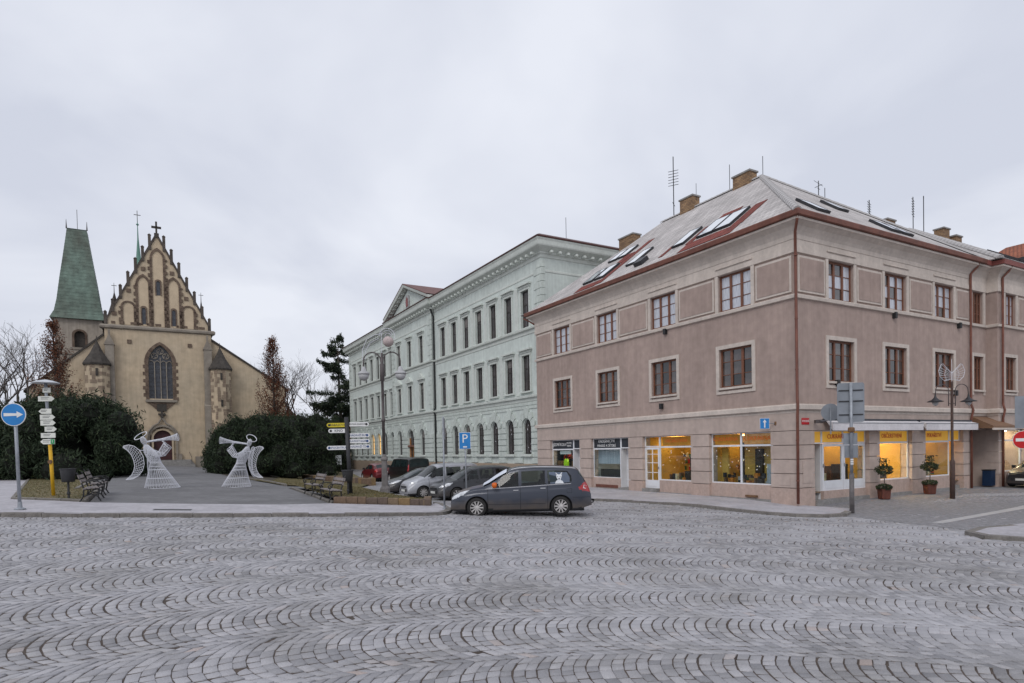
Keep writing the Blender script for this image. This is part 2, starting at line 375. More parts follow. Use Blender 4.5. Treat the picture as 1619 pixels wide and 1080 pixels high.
kerb_line(pav, KL, .036, side=1)
pav2 = sheet('shop_pavement', KT + [(13.0, 23.9), (11.6, 25.0), (11.2, 25.0), (1.5, 42.5)], .03, M_pave)
kerb_line(pav2, KT[1:], .036, side=1)
kr = sheet('corner_pavement', KR, .03, M_pave); kerb_line(kr, KR[:-1], .036, side=-1, L=.8)
# a strip of flat slabs lies in the lane on the right
sl = sheet('slab_strip', [(13.7, 19.75), (19.3, 23.5), (24, 26.6), (23.8, 26.9), (19.1, 23.8), (13.5, 20.0)], -.060, mat('pale_slab', (.42, .41, .41), .8, .1, 3, .2))
# side lane on the right (small setts)
sheet('side_lane', [(11.7, 22.6), (13.3, 18.2), (15.5, 18.9), (32, 25.2), (40, 30), (40, 40), (23, 33), (11.6, 25.2)], -.066, mat('lane_setts', (.245, .24, .25), .85, .22, 7, .8, 22, dirt=.3))
# park
park = sheet('park_path', [EN(-7.4, .2), EN(-3.9, -.75), EN(0.05, -.0), EN(.05, 9), EN(-.9, 26), EN(-1.6, 44), EN(-1.6, 66), EN(-8.2, 66), EN(-8.2, 44), EN(-8.0, 26), EN(-7.4, 9)], .012, M_path, 2.)
sheet('park_ground', [EN(-70, 8), EN(-8.0, 8.2), EN(-8.2, 66), EN(-1.6, 66), EN(-1.6, 44), EN(-.9, 26), EN(.05, 9), EN(2.5, 9.5), EN(2.6, 30), EN(10, 75), EN(-70, 75)], -.02, M_path, 4.)
grassL_poly = [EN(-9.7, 3.1), EN(-7.5, 1.7), EN(-7.5, 6.4), EN(-8.4, 16.0), EN(-10.4, 21.5), EN(-12.3, 24.5)]
bedL_poly = [EN(-8.3, 8.2), EN(-8.5, 40), EN(-40, 44), EN(-40, 14), EN(-12.6, 26.5), EN(-10.8, 22.3), EN(-9.2, 17)]
bedR_poly = [EN(-1.0, 22), EN(1.0, 20), EN(4, 33), EN(4.5, 48), EN(-1.2, 48)]
nearR_poly = [(-6.55, 23.02), (-3.2, 23.08), (-3.4, 24.4), (-4.1, 25.0), (-6.4, 28.9), (-7.6, 31.0), EN(.35, 8.6), EN(.35, .9)]
farR_poly = [EN(.4, 11.5), EN(3.0, 11.9), (-10.2, 44.2), (-18.2, 54.2), EN(4.2, 36), EN(1.0, 20), EN(-.4, 20)]
lawns = []
for nm, pl, dz in (('lawn', grassL_poly, .05), ('shrub_bed', bedL_poly, .03), ('shrub_bed', bedR_poly, .035), ('lawn', nearR_poly, .17), ('lawn', farR_poly, .03)):
    lawns.append(sheet(nm, pl, dz, M_lawn if nm == 'lawn' else M_bed, 1.2))
farlawn = sheet('lawn', [(-18.6, 54.4), (-10.4, 44.6), (-12.5, 52), (-17, 66), (-27, 84), (-33, 88), EN(6, 60), EN(5, 44)], .10, M_lawn, 2.5)
kerb_line(lawns[0], grassL_poly[1::-1] + [EN(-12.3, 24.5)], .08, .2, .12, 1.0, -1)
kerb_line(lawns[0], grassL_poly[1:4], .08, .2, .12, 1.0, 1)
kerb_line(lawns[1], [EN(-8.3, 8.2), EN(-8.5, 24)], .10, .2, .14, 1.2, 1)
kerb_line(lawns[4], [EN(.4, 11.5), EN(.2, 20), EN(-.6, 26)], .10, .2, .14, 1.2, -1)
kerb_line(lawns[3], [EN(.2, .4), EN(.2, 8.6)], .06, .25, .16, 1.2, -1)

def grass(name, poly, n, dz, hmax, label_tint):
    xs = [p[0] for p in poly]; ys = [p[1] for p in poly]
    P = np.stack([rng.uniform(min(xs), max(xs), n * 3), rng.uniform(min(ys), max(ys), n * 3)], 1)
    P = P[inpoly(P[:, 0], P[:, 1], poly)][:n]; n = len(P)
    z = gz(P[:, 0], P[:, 1]) + dz; a = rng.uniform(0, 6.28, n); h = rng.uniform(.35, 1, n) * hmax; w = .012
    d = np.stack([np.cos(a), np.sin(a)], 1) * w; ln = rng.normal(0, .4, (n, 2)) * h[:, None]
    b0 = np.c_[P - d, z]; b1 = np.c_[P + d, z]; t1 = np.c_[P + ln + d * .3, z + h]; t0 = np.c_[P + ln - d * .3, z + h]
    V = np.stack([b0, b1, t1, t0], 1).reshape(-1, 3)
    return kind(raw_mesh(name, V, np.arange(n * 4).reshape(-1, 4), M_grass, None, rng.random(n)), 'stuff')
M_grass = attr_mat('dry_grass', 'tint', (.10, .105, .04), (.23, .18, .10), .9, None, 0, 30)
tag(grass('grass', grassL_poly, 9000, .05, .05, 0), 'short dormant brown grass around the yellow signpost', 'grass')
tag(grass('grass', nearR_poly, 9000, .17, .055, 0), 'short dry grass inside the low sandstone wall', 'grass')
tag(grass('grass', farR_poly, 9000, .03, .05, 0), 'greenish grass between the path and the far stone edging', 'grass')

# low sandstone walls made of single blocks
M_sand = [mat('sandstone_a', (.155, .105, .072), .9, .25, 5, .5, 25), mat('sandstone_b', (.18, .13, .085), .9, .25, 5, .5, 25), mat('sandstone_c', (.12, .088, .07), .9, .25, 5, .5, 25), mat('sandstone_d', (.21, .14, .07), .9, .2, 5, .5, 25)]
def stone_wall(label, line, h, t, bl, sink=.1):
    a0 = Vector(line[0]); w = thing('low_stone_wall', label, 'stone wall', G(*line[0]))
    for a, b in zip(line[:-1], line[1:]):
        a = Vector(a); b = Vector(b); d = (b - a).normalized(); nr = Vector((-d.y, d.x)); L = (b - a).length; s = 0
        while s < L - .02:
            l = min(bl * random.uniform(.75, 1.3), L - s)
            if L - s - l < .12: l = L - s
            c = a + d * (s + l / 2); z0 = float(gz(c.x, c.y)); hh = h * random.uniform(.93, 1.05); g = .008; j = random.uniform(-.012, .012)
            m = MB(); x0, x1, y0, y1 = -l / 2 + g, l / 2 - g, -.01 + j, t
            ch = .02
            m.add([(x0, y0, -sink), (x1, y0, -sink), (x1, y1, -sink), (x0, y1, -sink), (x0, y0, hh - ch), (x1, y0, hh - ch), (x1, y1, hh - ch), (x0, y1, hh - ch), (x0 + ch, y0 + ch, hh), (x1 - ch, y0 + ch, hh + random.uniform(-.01, .01)), (x1 - ch, y1 - ch, hh), (x0 + ch, y1 - ch, hh)],
                  [(0, 1, 5, 4), (1, 2, 6, 5), (2, 3, 7, 6), (3, 0, 4, 7), (4, 5, 9, 8), (5, 6, 10, 9), (6, 7, 11, 10), (7, 4, 8, 11), (8, 9, 10, 11)])
            m.build('stone_block', random.choice(M_sand), w, loc=(c.x - a0.x, c.y - a0.y, z0 - float(gz(a0.x, a0.y))), rot=math.atan2(d.y, d.x)); s += l
    return w
stone_wall('low wall of brown sandstone blocks in front of the lamp post lawn', [(-6.62, 22.9), (-3.05, 22.96), (-3.25, 24.7)], .27, .26, .36)
stone_wall('long low sandstone edging beyond the lamp post, left of the black van', [(-18.4, 54.3), (-10.0, 44.0), (-10.3, 46.5)], .44, .35, .5)
# ================================================================ facade helpers
def facade_wall(mb, s0, s1, z0, z1, ops, depth, d=0.):
    """front skin with openings; ops: (a,b,c,e) rectangles or (a,b,c,e,'arch'|'gothic')"""
    S = sorted(set([s0, s1] + [q for o in ops for q in o[:2]])); Z = sorted(set([z0, z1] + [q for o in ops for q in o[2:4]]))
    for a, b in zip(S[:-1], S[1:]):
        run = None
        for c, e in zip(Z[:-1], Z[1:]):
            hole = any(o[0] <= a + 1e-6 and o[1] >= b - 1e-6 and o[2] <= c + 1e-6 and o[3] >= e - 1e-6 for o in ops)
            if not hole:
                mb.quad((a, d, c), (b, d, c), (b, d, e), (a, d, e))
    for o in ops:
        a, b, c, e = o[:4]; k = d - depth
        if len(o) == 4:
            pts = [(a, c), (a, e), (b, e), (b, c)]
        else:
            pts = [(a, c)] + arch_pts(a, b, e, o[4]) + [(b, c)]
            ar = arch_pts(a, b, e, o[4]); h = len(ar) // 2
            mb.poly([(a, d, e)] + [(p[0], d, p[1]) for p in ar[:h + 1]])
            mb.poly([(b, d, e)] + [(p[0], d, p[1]) for p in ar[h:][::-1]])
        for p, q in zip(pts, pts[1:] + pts[:1]):
            mb.quad((p[0], d, p[1]), (q[0], d, q[1]), (q[0], k, q[1]), (p[0], k, p[1]))
def arch_pts(a, b, top, kindv, n=12):
    w = (b - a) / 2; c = (a + b) / 2
    if kindv == 'arch':
        return [(c - w * math.cos(math.pi * i / n), top - w + w * math.sin(math.pi * i / n)) for i in range(n + 1)]
    r = 2 * w * 1.0; pts = []; h = n // 2; hh = math.sqrt(r * r - w * w)       # equilateral gothic arch
    for i in range(h + 1):
        t = math.pi / 3 * i / h; pts.append((b - r * math.cos(t), top - hh + r * math.sin(t)))
    return pts + [(a + b - p[0], p[1]) for p in pts[-2::-1]]
FR = lambda s, d, z: (s, -d, z)           # face looking along -y of the building
FL = lambda s, d, z: (-d, s, z)           # face looking along -x of the building
ROT = {'R': 0., 'L': -math.pi / 2}

M_tan = mat('tan_roughcast', (.425, .325, .285), .93, .08, .5, .75, 90, dirt=.12, streak=.10)
M_tan2 = mat('tan_smooth', (.475, .385, .34), .9, .08, .7, .15, 60, dirt=.10, streak=.05)
M_trim = mat('light_trim', (.585, .515, .46), .88, .08, 1.2, .1, dirt=.10, streak=.06)
M_pink = mat('plinth_render', (.50, .375, .32), .93, .10, 1.6, .3, 40, c2=(.455, .35, .305), dirt=.13, streak=.06)
M_rust = mat('painted_gutter', (.165, .062, .042), .55, .22, 2.5, spec=.4)
M_brownf = mat('brown_window_frame', (.17, .068, .038), .5, .15, 4)
M_white = mat('white_frame', (.72, .73, .76), .45, .04, 3)
M_curt = mat('curtain_pane', (.36, .38, .44), .12, .4, 3.5, c2=(.60, .62, .67), spec=.6, coat=.6, stretch=(9, 1, .6))
M_curt2 = mat('dim_pane', (.022, .02, .02), .08, .5, 1.3, c2=(.085, .068, .064), spec=.7, coat=.6)
M_dark = mat('dark_glass', (.012, .013, .015), .06, .3, 1, spec=.6, coat=.4)
M_black = mat('black_iron', (.02, .02, .022), .5, .2, 6)
M_zinc = mat('zinc', (.33, .35, .37), .45, .12, 3, metal=.6)
M_stone = mat('step_stone', (.27, .26, .25), .9, .18, 3, .3, dirt=.2)
M_glass = glass_mat('shop_glass')

# ================================================================ tan corner house
CX, CY = 11.38, 24.8
house = thing('corner_house', 'three storey tan corner house with grey hipped roof, shops at street level', 'house', (CX, CY, 0), TH)
W_, L_ = 13.75, 19.4
Lw = [2.97, 7.40, 11.88, 16.35]; Rw = [2.98, 7.06, 11.25]; hw = .89
LO = [(1.18, 4.5), (5.63, 9.04), (10.16, 13.5), (14.63, 17.87)]; RO = [(1.07, 4.9), (5.69, 8.3), (9.47, 13.0)]
Z1a, Z1b, Z2a, Z2b = 4.66, 6.38, 8.06, 9.66
mb = MB()
for fm, ws, Lx in ((FL, Lw, L_), (FR, Rw, W_)):
    mb.fm = fm; facade_wall(mb, 0, Lx, 3.4, 10.6, [(c - hw, c + hw, Z1a, Z1b) for c in ws] + [(c - hw, c + hw, Z2a, Z2b) for c in ws], .2)
mb.fm = None
mb.quad((0, L_, -1), (W_, L_, -1), (W_, L_, 11.1), (0, L_, 11.1)); mb.quad((W_, 0, -1), (W_, L_, -1), (W_, L_, 11.1), (W_, 0, 11.1))
mb.build('wall', M_tan, house)
def ring(name, prof, m, parent=None, close=True, W=W_, L=L_, x0=0, y0=0):
    mb = MB(); n = len(prof)
    for d, z in prof: mb.v += [(x0 - d, y0 - d, z), (W + d, y0 - d, z), (W + d, L + d, z), (x0 - d, L + d, z)]
    for i in range(n - 1):
        for k in range(4): mb.f.append((i * 4 + k, i * 4 + (k + 1) % 4, i * 4 + 4 + (k + 1) % 4, i * 4 + 4 + k))
    return mb.build(name, m, parent or house)
ring('string_course', [(0, 3.33), (.05, 3.34), (.05, 3.40), (.03, 3.41), (.03, 3.45), (.15, 3.47), (.15, 3.64), (.13, 3.66), (0, 3.70)], M_trim)
ring('sill_band', [(0, 7.88), (.09, 7.90), (.10, 8.02), (.07, 8.05), (0, 8.055)], M_trim)
ring('lintel_band', [(0, 9.68), (.07, 9.70), (.07, 9.90), (.05, 9.905), (.05, 10.20), (.035, 10.20), (.035, 10.225), (.055, 10.225), (.07, 10.40), (.13, 10.52), (.24, 10.68), (.40, 10.80), (.46, 10.83), (.46, 10.92), (.2, 10.93)], M_trim)
ring('gutter', [(.30, 10.93), (.52, 10.935), (.56, 10.96), (.58, 11.13), (.56, 11.17), (.42, 11.17)], M_rust)
# pilaster strips and raised panels of the top storey
for fm, ws, Lx, key in ((FL, Lw, L_, 'L'), (FR, Rw, W_, 'R')):
    ed = [0.] + [q for c in ws for q in (c - hw, c + hw)] + [Lx]
    for i in range(0, len(ed), 2):
        a, b = ed[i], ed[i + 1]
        if i > 0: MB(fm).box(a + .0, a + .17, 0, .055, 8.05, 9.69).build('pilaster_strip', M_trim, house)
        if i < len(ed) - 2: MB(fm).box(b - .17, b, 0, .055, 8.05, 9.69).build('pilaster_strip', M_trim, house)
        a2 = a + (.24 if i else .14); b2 = b - (.24 if i < len(ed) - 2 else .14)
        if b2 - a2 > .5:
            p = MB(fm); p.box(a2, b2, 0, .05, 8.15, 9.60); pn = p.build('panel_frame', M_trim, house)
            q = MB(fm); q.box(a2 + .09, b2 - .09, .05, .068, 8.24, 9.51); q.build('panel_field', M_tan, pn)
    for c in ws:
        t = MB(fm); t.box(c - 1.0, c + 1.0, .05, .10, 9.97, 10.03); t.build('hood_bar', M_trim, house)
        # first floor surround
        s = MB(fm)
        for q in ((c - hw - .17, c - hw, Z1a - .28, Z1b + .17), (c + hw, c + hw + .17, Z1a - .28, Z1b + .17), (c - hw, c + hw, Z1b, Z1b + .17), (c - hw, c + hw, Z1a - .28, Z1a - .16)):
            s.box(q[0], q[1], 0, .045, q[2], q[3])
        s.build('window_surround', M_trim, house)
        s = MB(fm); s.box(c - hw - .05, c + hw + .05, -.18, .11, Z1a - .09, Z1a); s.build('window_sill', M_trim, house)
# casement windows (three lights, three panes each)
def casement_mesh(w, h):
    mb = MB(); f = .075
    mb.box(-w / 2, -w / 2 + f, 0, .07, 0, h); mb.box(w / 2 - f, w / 2, 0, .07, 0, h); mb.box(-w / 2 + f, w / 2 - f, 0, .07, 0, f); mb.box(-w / 2 + f, w / 2 - f, 0, .07, h - f, h)
    for k in (-1, 1): mb.box(k * w / 6 - .06, k * w / 6 + .06, -.012, .07, f, h - f)
    for k in (1, 2):
        for j in range(3):
            x0 = -w / 2 + j * w / 3 + (.075 if j == 0 else .06); x1 = -w / 2 + (j + 1) * w / 3 - (.075 if j == 2 else .06)
            mb.box(x0, x1, .01, .05, k * h / 3 - .014, k * h / 3 + .014)
    me = mb.mesh('window'); me.materials.append(M_brownf); return me
def pane_mesh(w, h, m):
    me = MB().box(-w / 2, w / 2, 0, .01, -h / 2, h / 2).mesh('pane'); me.materials.append(m); return me
def put_window(parent, fm, rk, s, z, w, h, wm, pm, rec=.2, nx=3, nz=3, m_alt=None):
    o = put('window', wm, None, parent, loc=fm(s, -rec + .09, z), rot=ROT[rk])
    for i in range(nx):
        for j in range(nz):
            q = put('pane', pm if m_alt is None or random.random() > .25 else m_alt, None, o, loc=(-w / 2 + (i + .5) * w / nx, .035, (j + .5) * h / nz))
    return o
w1 = casement_mesh(2 * hw, Z1b - Z1a); w2 = casement_mesh(2 * hw, Z2b - Z2a)
p_cur = pane_mesh(2 * hw / 3 - .06, (Z2b - Z2a) / 3 - .02, M_curt); p_dim = pane_mesh(2 * hw / 3 - .06, (Z1b - Z1a) / 3 - .02, M_curt2); p_drk = pane_mesh(2 * hw / 3 - .06, (Z1b - Z1a) / 3 - .02, M_dark)
for fm, ws, k in ((FL, Lw, 'L'), (FR, Rw, 'R')):
    for c in ws:
        put_window(house, fm, k, c, Z1a, 2 * hw, Z1b - Z1a, w1, p_dim, m_alt=p_drk); put_window(house, fm, k, c, Z2a, 2 * hw, Z2b - Z2a, w2, p_cur, m_alt=(p_dim if k == 'R' else None))

# street level: rusticated piers, one block per course
gr = [-1.0, .31, .89, 1.47, 2.04, 2.62]
for fm, ops, Lx, key in ((FL, LO, L_, 'L'), (FR, RO, W_, 'R')):
    ed = [0.] + [q for o in ops for q in o] + [Lx]
    for i in range(0, len(ed), 2):
        for a, b in zip(gr[:-1], gr[1:]):
            m = MB(fm); m.box(ed[i] + (.0 if i else (-.045 - (.012 if a < 0 else 0) if key == 'R' else .003)), ed[i + 1], -.5 if (i or key == 'L') else -.002, .045 + (.012 if a < 0 else 0), a + .016, b - .016)
            m.build('rusticated_block', M_pink if a < 0 else M_tan2, house)
    m = MB(fm); m.box(.004, Lx, -.45, .0, -1, 2.63); 
    core = MB(fm)
    for i in range(0, len(ed), 2): core.box(ed[i] + .06, ed[i + 1] - .06, -.45, -.035, -1, 2.625)
    core.build('pier_core', M_tan2, house)
    m = MB(fm); m.box((.06 if key == 'R' else .002), Lx, -.45, .04, 2.63, 3.34); m.build('frieze', M_tan2, house)
    if key == 'R': MB(fm).box(-.04, .058, -.001, .04, 2.63, 3.34).build('frieze_corner', M_tan2, house)
ring('corner_trim', [(.002, 3.30), (.004, 3.45)], M_tan2)

# shop fronts
M_y = mat('warm_yellow_wall', (.62, .38, .09), .9, .12, 1.5)
M_lampw = mat('shop_lamp', (1, .8, .5), .5, 0, 1, emit=(1, .70, .32), estr=15)
M_lampc = mat('cool_lamp', (1, .95, .9), .5, 0, 1, emit=(1, .86, .66), estr=13)
M_wood = mat('furniture_wood', (.16, .085, .04), .6, .3, 6)
M_orange = mat('orange_lettering', (.62, .13, .02), .6, 0)
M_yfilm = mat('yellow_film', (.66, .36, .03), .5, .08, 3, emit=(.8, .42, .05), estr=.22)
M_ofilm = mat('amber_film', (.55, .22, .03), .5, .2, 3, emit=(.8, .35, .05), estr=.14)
M_red = mat('red_print', (.50, .03, .02), .5, 0)
M_lett = mat('white_lettering', (.75, .75, .75), .6, 0)
M_sdark = mat('dark_fascia', (.03, .035, .045), .4, .2, 3)
M_floor = mat('shop_floor', (.20, .14, .09), .7, .15, 4)
M_grey = mat('grey_interior', (.30, .31, .32), .9, .1, 2)
M_net = mat('net_curtain', (.55, .58, .64), .9, .2, 2, c2=(.30, .33, .38), stretch=(14, 14, .3))
def interior(fm, a, b, dep, wallm, lampm, nl, zf=0.02):
    t = .02
    for nm, q in (('interior_back_wall', (a, b, -dep - t, -dep, zf, 2.6)), ('interior_side_wall', (a - t, a, -dep, -.46, zf, 2.6)), ('interior_side_wall', (b, b + t, -dep, -.46, zf, 2.6))):
        MB(fm).box(*q).build(nm, wallm, house)
    MB(fm).box(a, b, -dep, -.2, zf - .05, zf).build('interior_floor', M_floor, house); MB(fm).box(a, b, -dep, -.32, 2.6, 2.64).build('interior_ceiling', wallm, house)
    for i in range(nl):
        s = a + (b - a) * (i + .5) / nl
        MB(fm).box(s - .45, s + .45, -dep * .5 - .35, -dep * .5 + .35, 2.52, 2.56).build('ceiling_lamp', lampm, house)
def shopwin(fm, a, b, z0, z1, zt, mull=(), rec=.14, fr=.055, glassm=None, name='shop_window', topm=None, botm=None):
    m = MB(fm); k0, k1 = -rec - .05, -rec
    m.box(a, a + fr, k0, k1, z0, z1); m.box(b - fr, b, k0, k1, z0, z1); m.box(a + fr, b - fr, k0, k1, z0, z0 + fr); m.box(a + fr, b - fr, k0, k1, z1 - .04, z1)
    if zt: m.box(a + fr, b - fr, k0, k1 + .004, zt - .05, zt + .03)
    for s in mull: m.box(s - fr * .8, s + fr * .8, k0, k1 + .006, z0 + fr, z1 - .04)
    o = m.build(name, M_white, house)
    ed = [a + fr] + [q for s in mull for q in (s - fr * .8, s + fr * .8)] + [b - fr]
    for i in range(0, len(ed), 2):
        zz = ((z0 + fr, zt - .05, botm or M_glass), (zt + .03, z1 - .04, topm or M_glass)) if zt else ((z0 + fr, z1 - .04, botm or M_glass),)
        for c, e, gm in zz: MB(fm).box(ed[i], ed[i + 1], k0 + .018, k0 + .028, c, e).build('glass_pane', gm, o)
    return o
def base_panel(fm, a, b, z1=.37, rec=.06):
    MB(fm).box(a + .001, b - .001, -.4, -rec, -.9, z1).build('stall_riser', M_pink, house)
    MB(fm).box(a + .001, b - .001, -.06, .05, -.9, -.22).build('plinth_stone', M_stone, house)
def small(fm, a, b, d0, d1, z0, z1, m, nm): return MB(fm).box(a, b, d0, d1, z0, z1).build(nm, m, house)
def letters(fm, rk, s, d, z, body, size, m, sx=1., nm='lettering'):
    me = text_mesh(body, size, sx=sx); me.materials.append(m); return put(nm, me, None, house, loc=fm(s, d, z), rot=ROT[rk])
# -- left face, nearest the corner: confectioner, two panes
def cafe_bits(fm, a, b, dep, seed):
    r = random.Random(seed)
    k = 0
    s = a + .35
    while s < b - .5:
        w = r.uniform(.55, .8); d = -r.uniform(.9, dep - .6)
        t = thing_part = MB(fm); t.box(s, s + w, d - .5, d, .72, .75); t.box(s + w / 2 - .03, s + w / 2 + .03, d - .28, d - .22, .02, .72); t.build('cafe_table', M_wood, house)
        for q in (-.28, w + .02):
            c = MB(fm); c.box(s + q, s + q + .3, d - .4, d - .1, .44, .48); c.box(s + q, s + q + .3, d - .43, d - .40, .44, .92)
            for u_ in (0, .26): c.box(s + q + u_, s + q + u_ + .04, d - .4, d - .36, .02, .44); c.box(s + q + u_, s + q + u_ + .04, d - .14, d - .1, .02, .44)
            c.build('cafe_chair', r.choice([M_wood, M_black, M_ofilm]), house)
        s += w + r.uniform(.5, .8); k += 1
    for i in range(4):
        s = a + .3 + (b - a - .6) * r.random(); small(fm, s - .25, s + .25, -dep + .005, -dep + .03, 1.3, 1.3 + r.uniform(.3, .7), r.choice([M_wood, M_black, M_sdark]), 'wall_picture')
M_lampd = mat('dim_shop_lamp', (1, .8, .5), .5, 0, 1, emit=(1, .70, .32), estr=8)
a, b = LO[0]; base_panel(FL, a, b); interior(FL, a, b, 3.2, M_y, M_lampd, 2)
shopwin(FL, a, b, .37, 2.62, 2.07, (2.84,)); cafe_bits(FL, a, b, 3.2, 3)
MB(FL).box(a + .1, 2.75, -.26, -.245, 2.12, 2.56).build('transom_film', M_ofilm, house); MB(FL).box(2.93, b - .1, -.26, -.245, 2.12, 2.56).build('transom_film', M_ofilm, house)
letters(FL, 'L', 2.0, -.13, 2.36, 'CUKRÁRNA', .26, M_orange); letters(FL, 'L', 3.7, -.13, 2.36, 'CUKRÁRNA', .26, M_orange)
small(FL, a + .3, a + .62, -.9, -.5, .42, 1.25, M_net, 'display_figure')
small(FL, 4.05, 4.42, -.8, -.7, .42, 2.0, M_y, 'window_jamb_board')
a, b = LO[1]; base_panel(FL, a, 7.9); interior(FL, a, b, 3.0, M_y, M_lampd, 2, -.1); cafe_bits(FL, a + .2, b - 1.2, 3.0, 5)
shopwin(FL, a, 7.94, .37, 2.62, 2.07); shopwin(FL, 7.94, b, 2.07, 2.62, None)
MB(FL).box(a + .1, 7.85, -.26, -.245, 2.12, 2.56).build('transom_film', M_ofilm, house); letters(FL, 'L', 6.8, -.13, 2.36, 'OBČERSTVENÍ', .24, M_orange)
def shop_door(fm, a, b, z0, z1, rec, bars=(), gm=None):
    m = MB(fm); f = .11; k0, k1 = -rec - .06, -rec
    m.box(a, a + f, k0, k1, z0, z1); m.box(b - f, b, k0, k1, z0, z1); m.box(a + f, b - f, k0, k1, z1 - f, z1); m.box(a + f, b - f, k0, k1, z0, z0 + .42)
    for q in bars: m.box(a + f, b - f, k0 + .01, k1, q - .015, q + .015)
    if bars: m.box((a + b) / 2 - .015, (a + b) / 2 + .015, k0 + .01, k1, z0 + .42, z1 - f)
    o = m.build('shop_door', M_white, house)
    MB(fm).box(a + .2, b - .2, k1, k1 + .012, z0 + .09, z0 + .33).build('door_panel', M_white, o)
    MB(fm).box(a + f, b - f, k0 + .02, k0 + .03, z0 + .42, z1 - f).build('door_glass', gm or M_glass, o)
    MB(fm).box(a + .035, a + .06, k1, k1 + .06, z0 + .98, z0 + 1.12).build('door_handle', M_zinc, o)
    return o
shop_door(FL, 7.97, b, -.06, 2.05, .14, (.75, 1.25, 1.7))
small(FL, 7.95, b, -.4, .12, -.9, -.07, M_stone, 'door_step')
# -- hairdresser
a, b = LO[2]; base_panel(FL, 11.0, b); shopwin(FL, 11.0, b, .35, 2.62, 2.03, topm=M_sdark); shopwin(FL, a, 11.0, 2.03, 2.62, None, topm=M_sdark, botm=M_sdark)
interior(FL, a, b, 2.6, M_grey, M_lampc, 1, -.15)
nc = MB(FL)
for i in range(26):
    s0 = 11.1 + i * .09; nc.quad((s0, -.45 - .04 * (i % 2), 1.15), (s0 + .09, -.45 - .04 * ((i + 1) % 2), 1.15), (s0 + .09, -.45 - .04 * ((i + 1) % 2), 2.02), (s0, -.45 - .04 * (i % 2), 2.02))
nc.build('net_curtain', M_net, house)
letters(FL, 'L', 12.25, -.12, 2.45, 'KADEŘNICTVÍ', .23, M_lett); letters(FL, 'L', 12.25, -.12, 2.19, 'PÁNSKÉ A DĚTSKÉ', .20, M_lett)
shop_door(FL, a + .02, 10.98, -.12, 2.02, .55); small(FL, a, 11.0, -.6, .1, -.9, -.13, M_stone, 'door_step'); small(FL, 10.97, 11.03, -.56, -.1, -.5, 2.03, M_white, 'porch_side_panel')
small(FL, 11.2, 13.2, -.062, -.035, -.18, -.02, M_rust, 'rust_stained_vent')
# -- bicycle shop
a, b = LO[3]; base_panel(FL, 15.5, b); shopwin(FL, 15.5, b, .35, 2.62, 2.03, topm=M_sdark); shopwin(FL, a, 15.5, 2.03, 2.62, None, topm=M_sdark, botm=M_sdark)
interior(FL, a, b, 2.6, M_sdark, M_lampc, 1, -.15)
letters(FL, 'L', 16.95, -.12, 2.33, 'JÍZDNÍ KOLA !', .27, M_lett, .9); letters(FL, 'L', 15.95, -.12, 2.42, 'PRODEJ', .15, M_lett); letters(FL, 'L', 15.95, -.12, 2.24, 'SERVIS', .15, M_lett)
small(FL, 16.0, 17.2, -.30, -.28, 1.72, 1.95, M_lett, 'hanging_notice_board')
M_hiv = mat('hi_vis_yellow', (.45, .75, .02), .6, .1, 3)
vest = MB(FL); vest.ext([(16.42, .72), (16.42, 1.25), (16.52, 1.42), (16.62, 1.34), (16.72, 1.42), (16.84, 1.25), (16.82, .72)], -.42, -.30, 'y'); vest.build('display_vest', M_hiv, house)
for s in (15.9, 17.5): small(FL, s - .2, s + .2, -.6, -.4, .5, 1.3, M_wood, 'display_shelf_goods')
shop_door(FL, a + .02, 15.48, -.12, 2.02, .55); small(FL, a, 15.5, -.6, .1, -.9, -.13, M_stone, 'door_step'); small(FL, 15.47, 15.53, -.56, -.1, -.5, 2.03, M_white, 'porch_side_panel')
# -- right face: confectioner entrance
a, b = RO[0]; interior(FR, a, b, 3.4, M_y, M_lampw, 2, .08); base_panel(FR, 1.8, b, .1)
shopwin(FR, a, 1.80, 2.07, 2.62, None, botm=M_yfilm); shopwin(FR, 1.80, b, 2.07, 2.62, None, (3.25, 4.0), botm=M_yfilm)
shop_door(FR, 1.84, 3.28, .1, 2.06, .14); shop_door(FR, 3.30, b - .02, .1, 2.06, .14)
small(FR, a + .0, 1.82, -1.2, -1.16, -.4, 2.06, M_white, 'porch_back_panel'); small(FR, 1.80, 1.84, -1.2, -.2, -.4, 2.06, M_white, 'porch_side_panel')
small(FR, a, 1.80, -1.1, -.3, -.9, -.05, M_stone, 'door_step'); small(FR, a, 1.85, -.3, .15, -.9, -.25, M_stone, 'door_step')
letters(FR, 'R', 2.9, -.13, 2.36, 'CUKRÁRNA', .27, M_red)
for i, (s, z, w, h) in enumerate(((2.0, .3, 1.1, .9), (2.1, 1.25, .9, .05), (2.1, 1.62, .9, .05), (4.0, .3, .6, .75))):
    small(FR, s, s + w, -2.0, -1.4, z, z + h, M_wood if i != 1 else M_lampc, 'display_case')
for i in range(9): small(FR, 2.05 + i * .11, 2.13 + i * .11, -1.75, -1.6, 1.31, 1.31 + random.uniform(.1, .26), random.choice([M_orange, M_net, M_wood, M_yfilm]), 'jar')
a, b = RO[1]; base_panel(FR, a, b); interior(FR, a, b, 3.0, M_y, M_lampw, 2, .1); shopwin(FR, a, b, .37, 2.62, 2.07, topm=M_yfilm); letters(FR, 'R', 6.95, -.13, 2.36, 'OBČERSTVENÍ', .27, M_red, .95)
m = MB(FR); m.ext([(6.1, .5), (6.1, 1.5)] + [(6.5 - .4 * math.cos(t), 1.5 + .4 * math.sin(t)) for t in np.linspace(0, math.pi, 10)] + [(6.9, .5)], -1.6, -1.55, 'y'); m.build('lit_niche', M_lampc, house)
small(FR, 6.0, 7.0, -1.4, -.9, .1, .75, M_wood, 'counter')
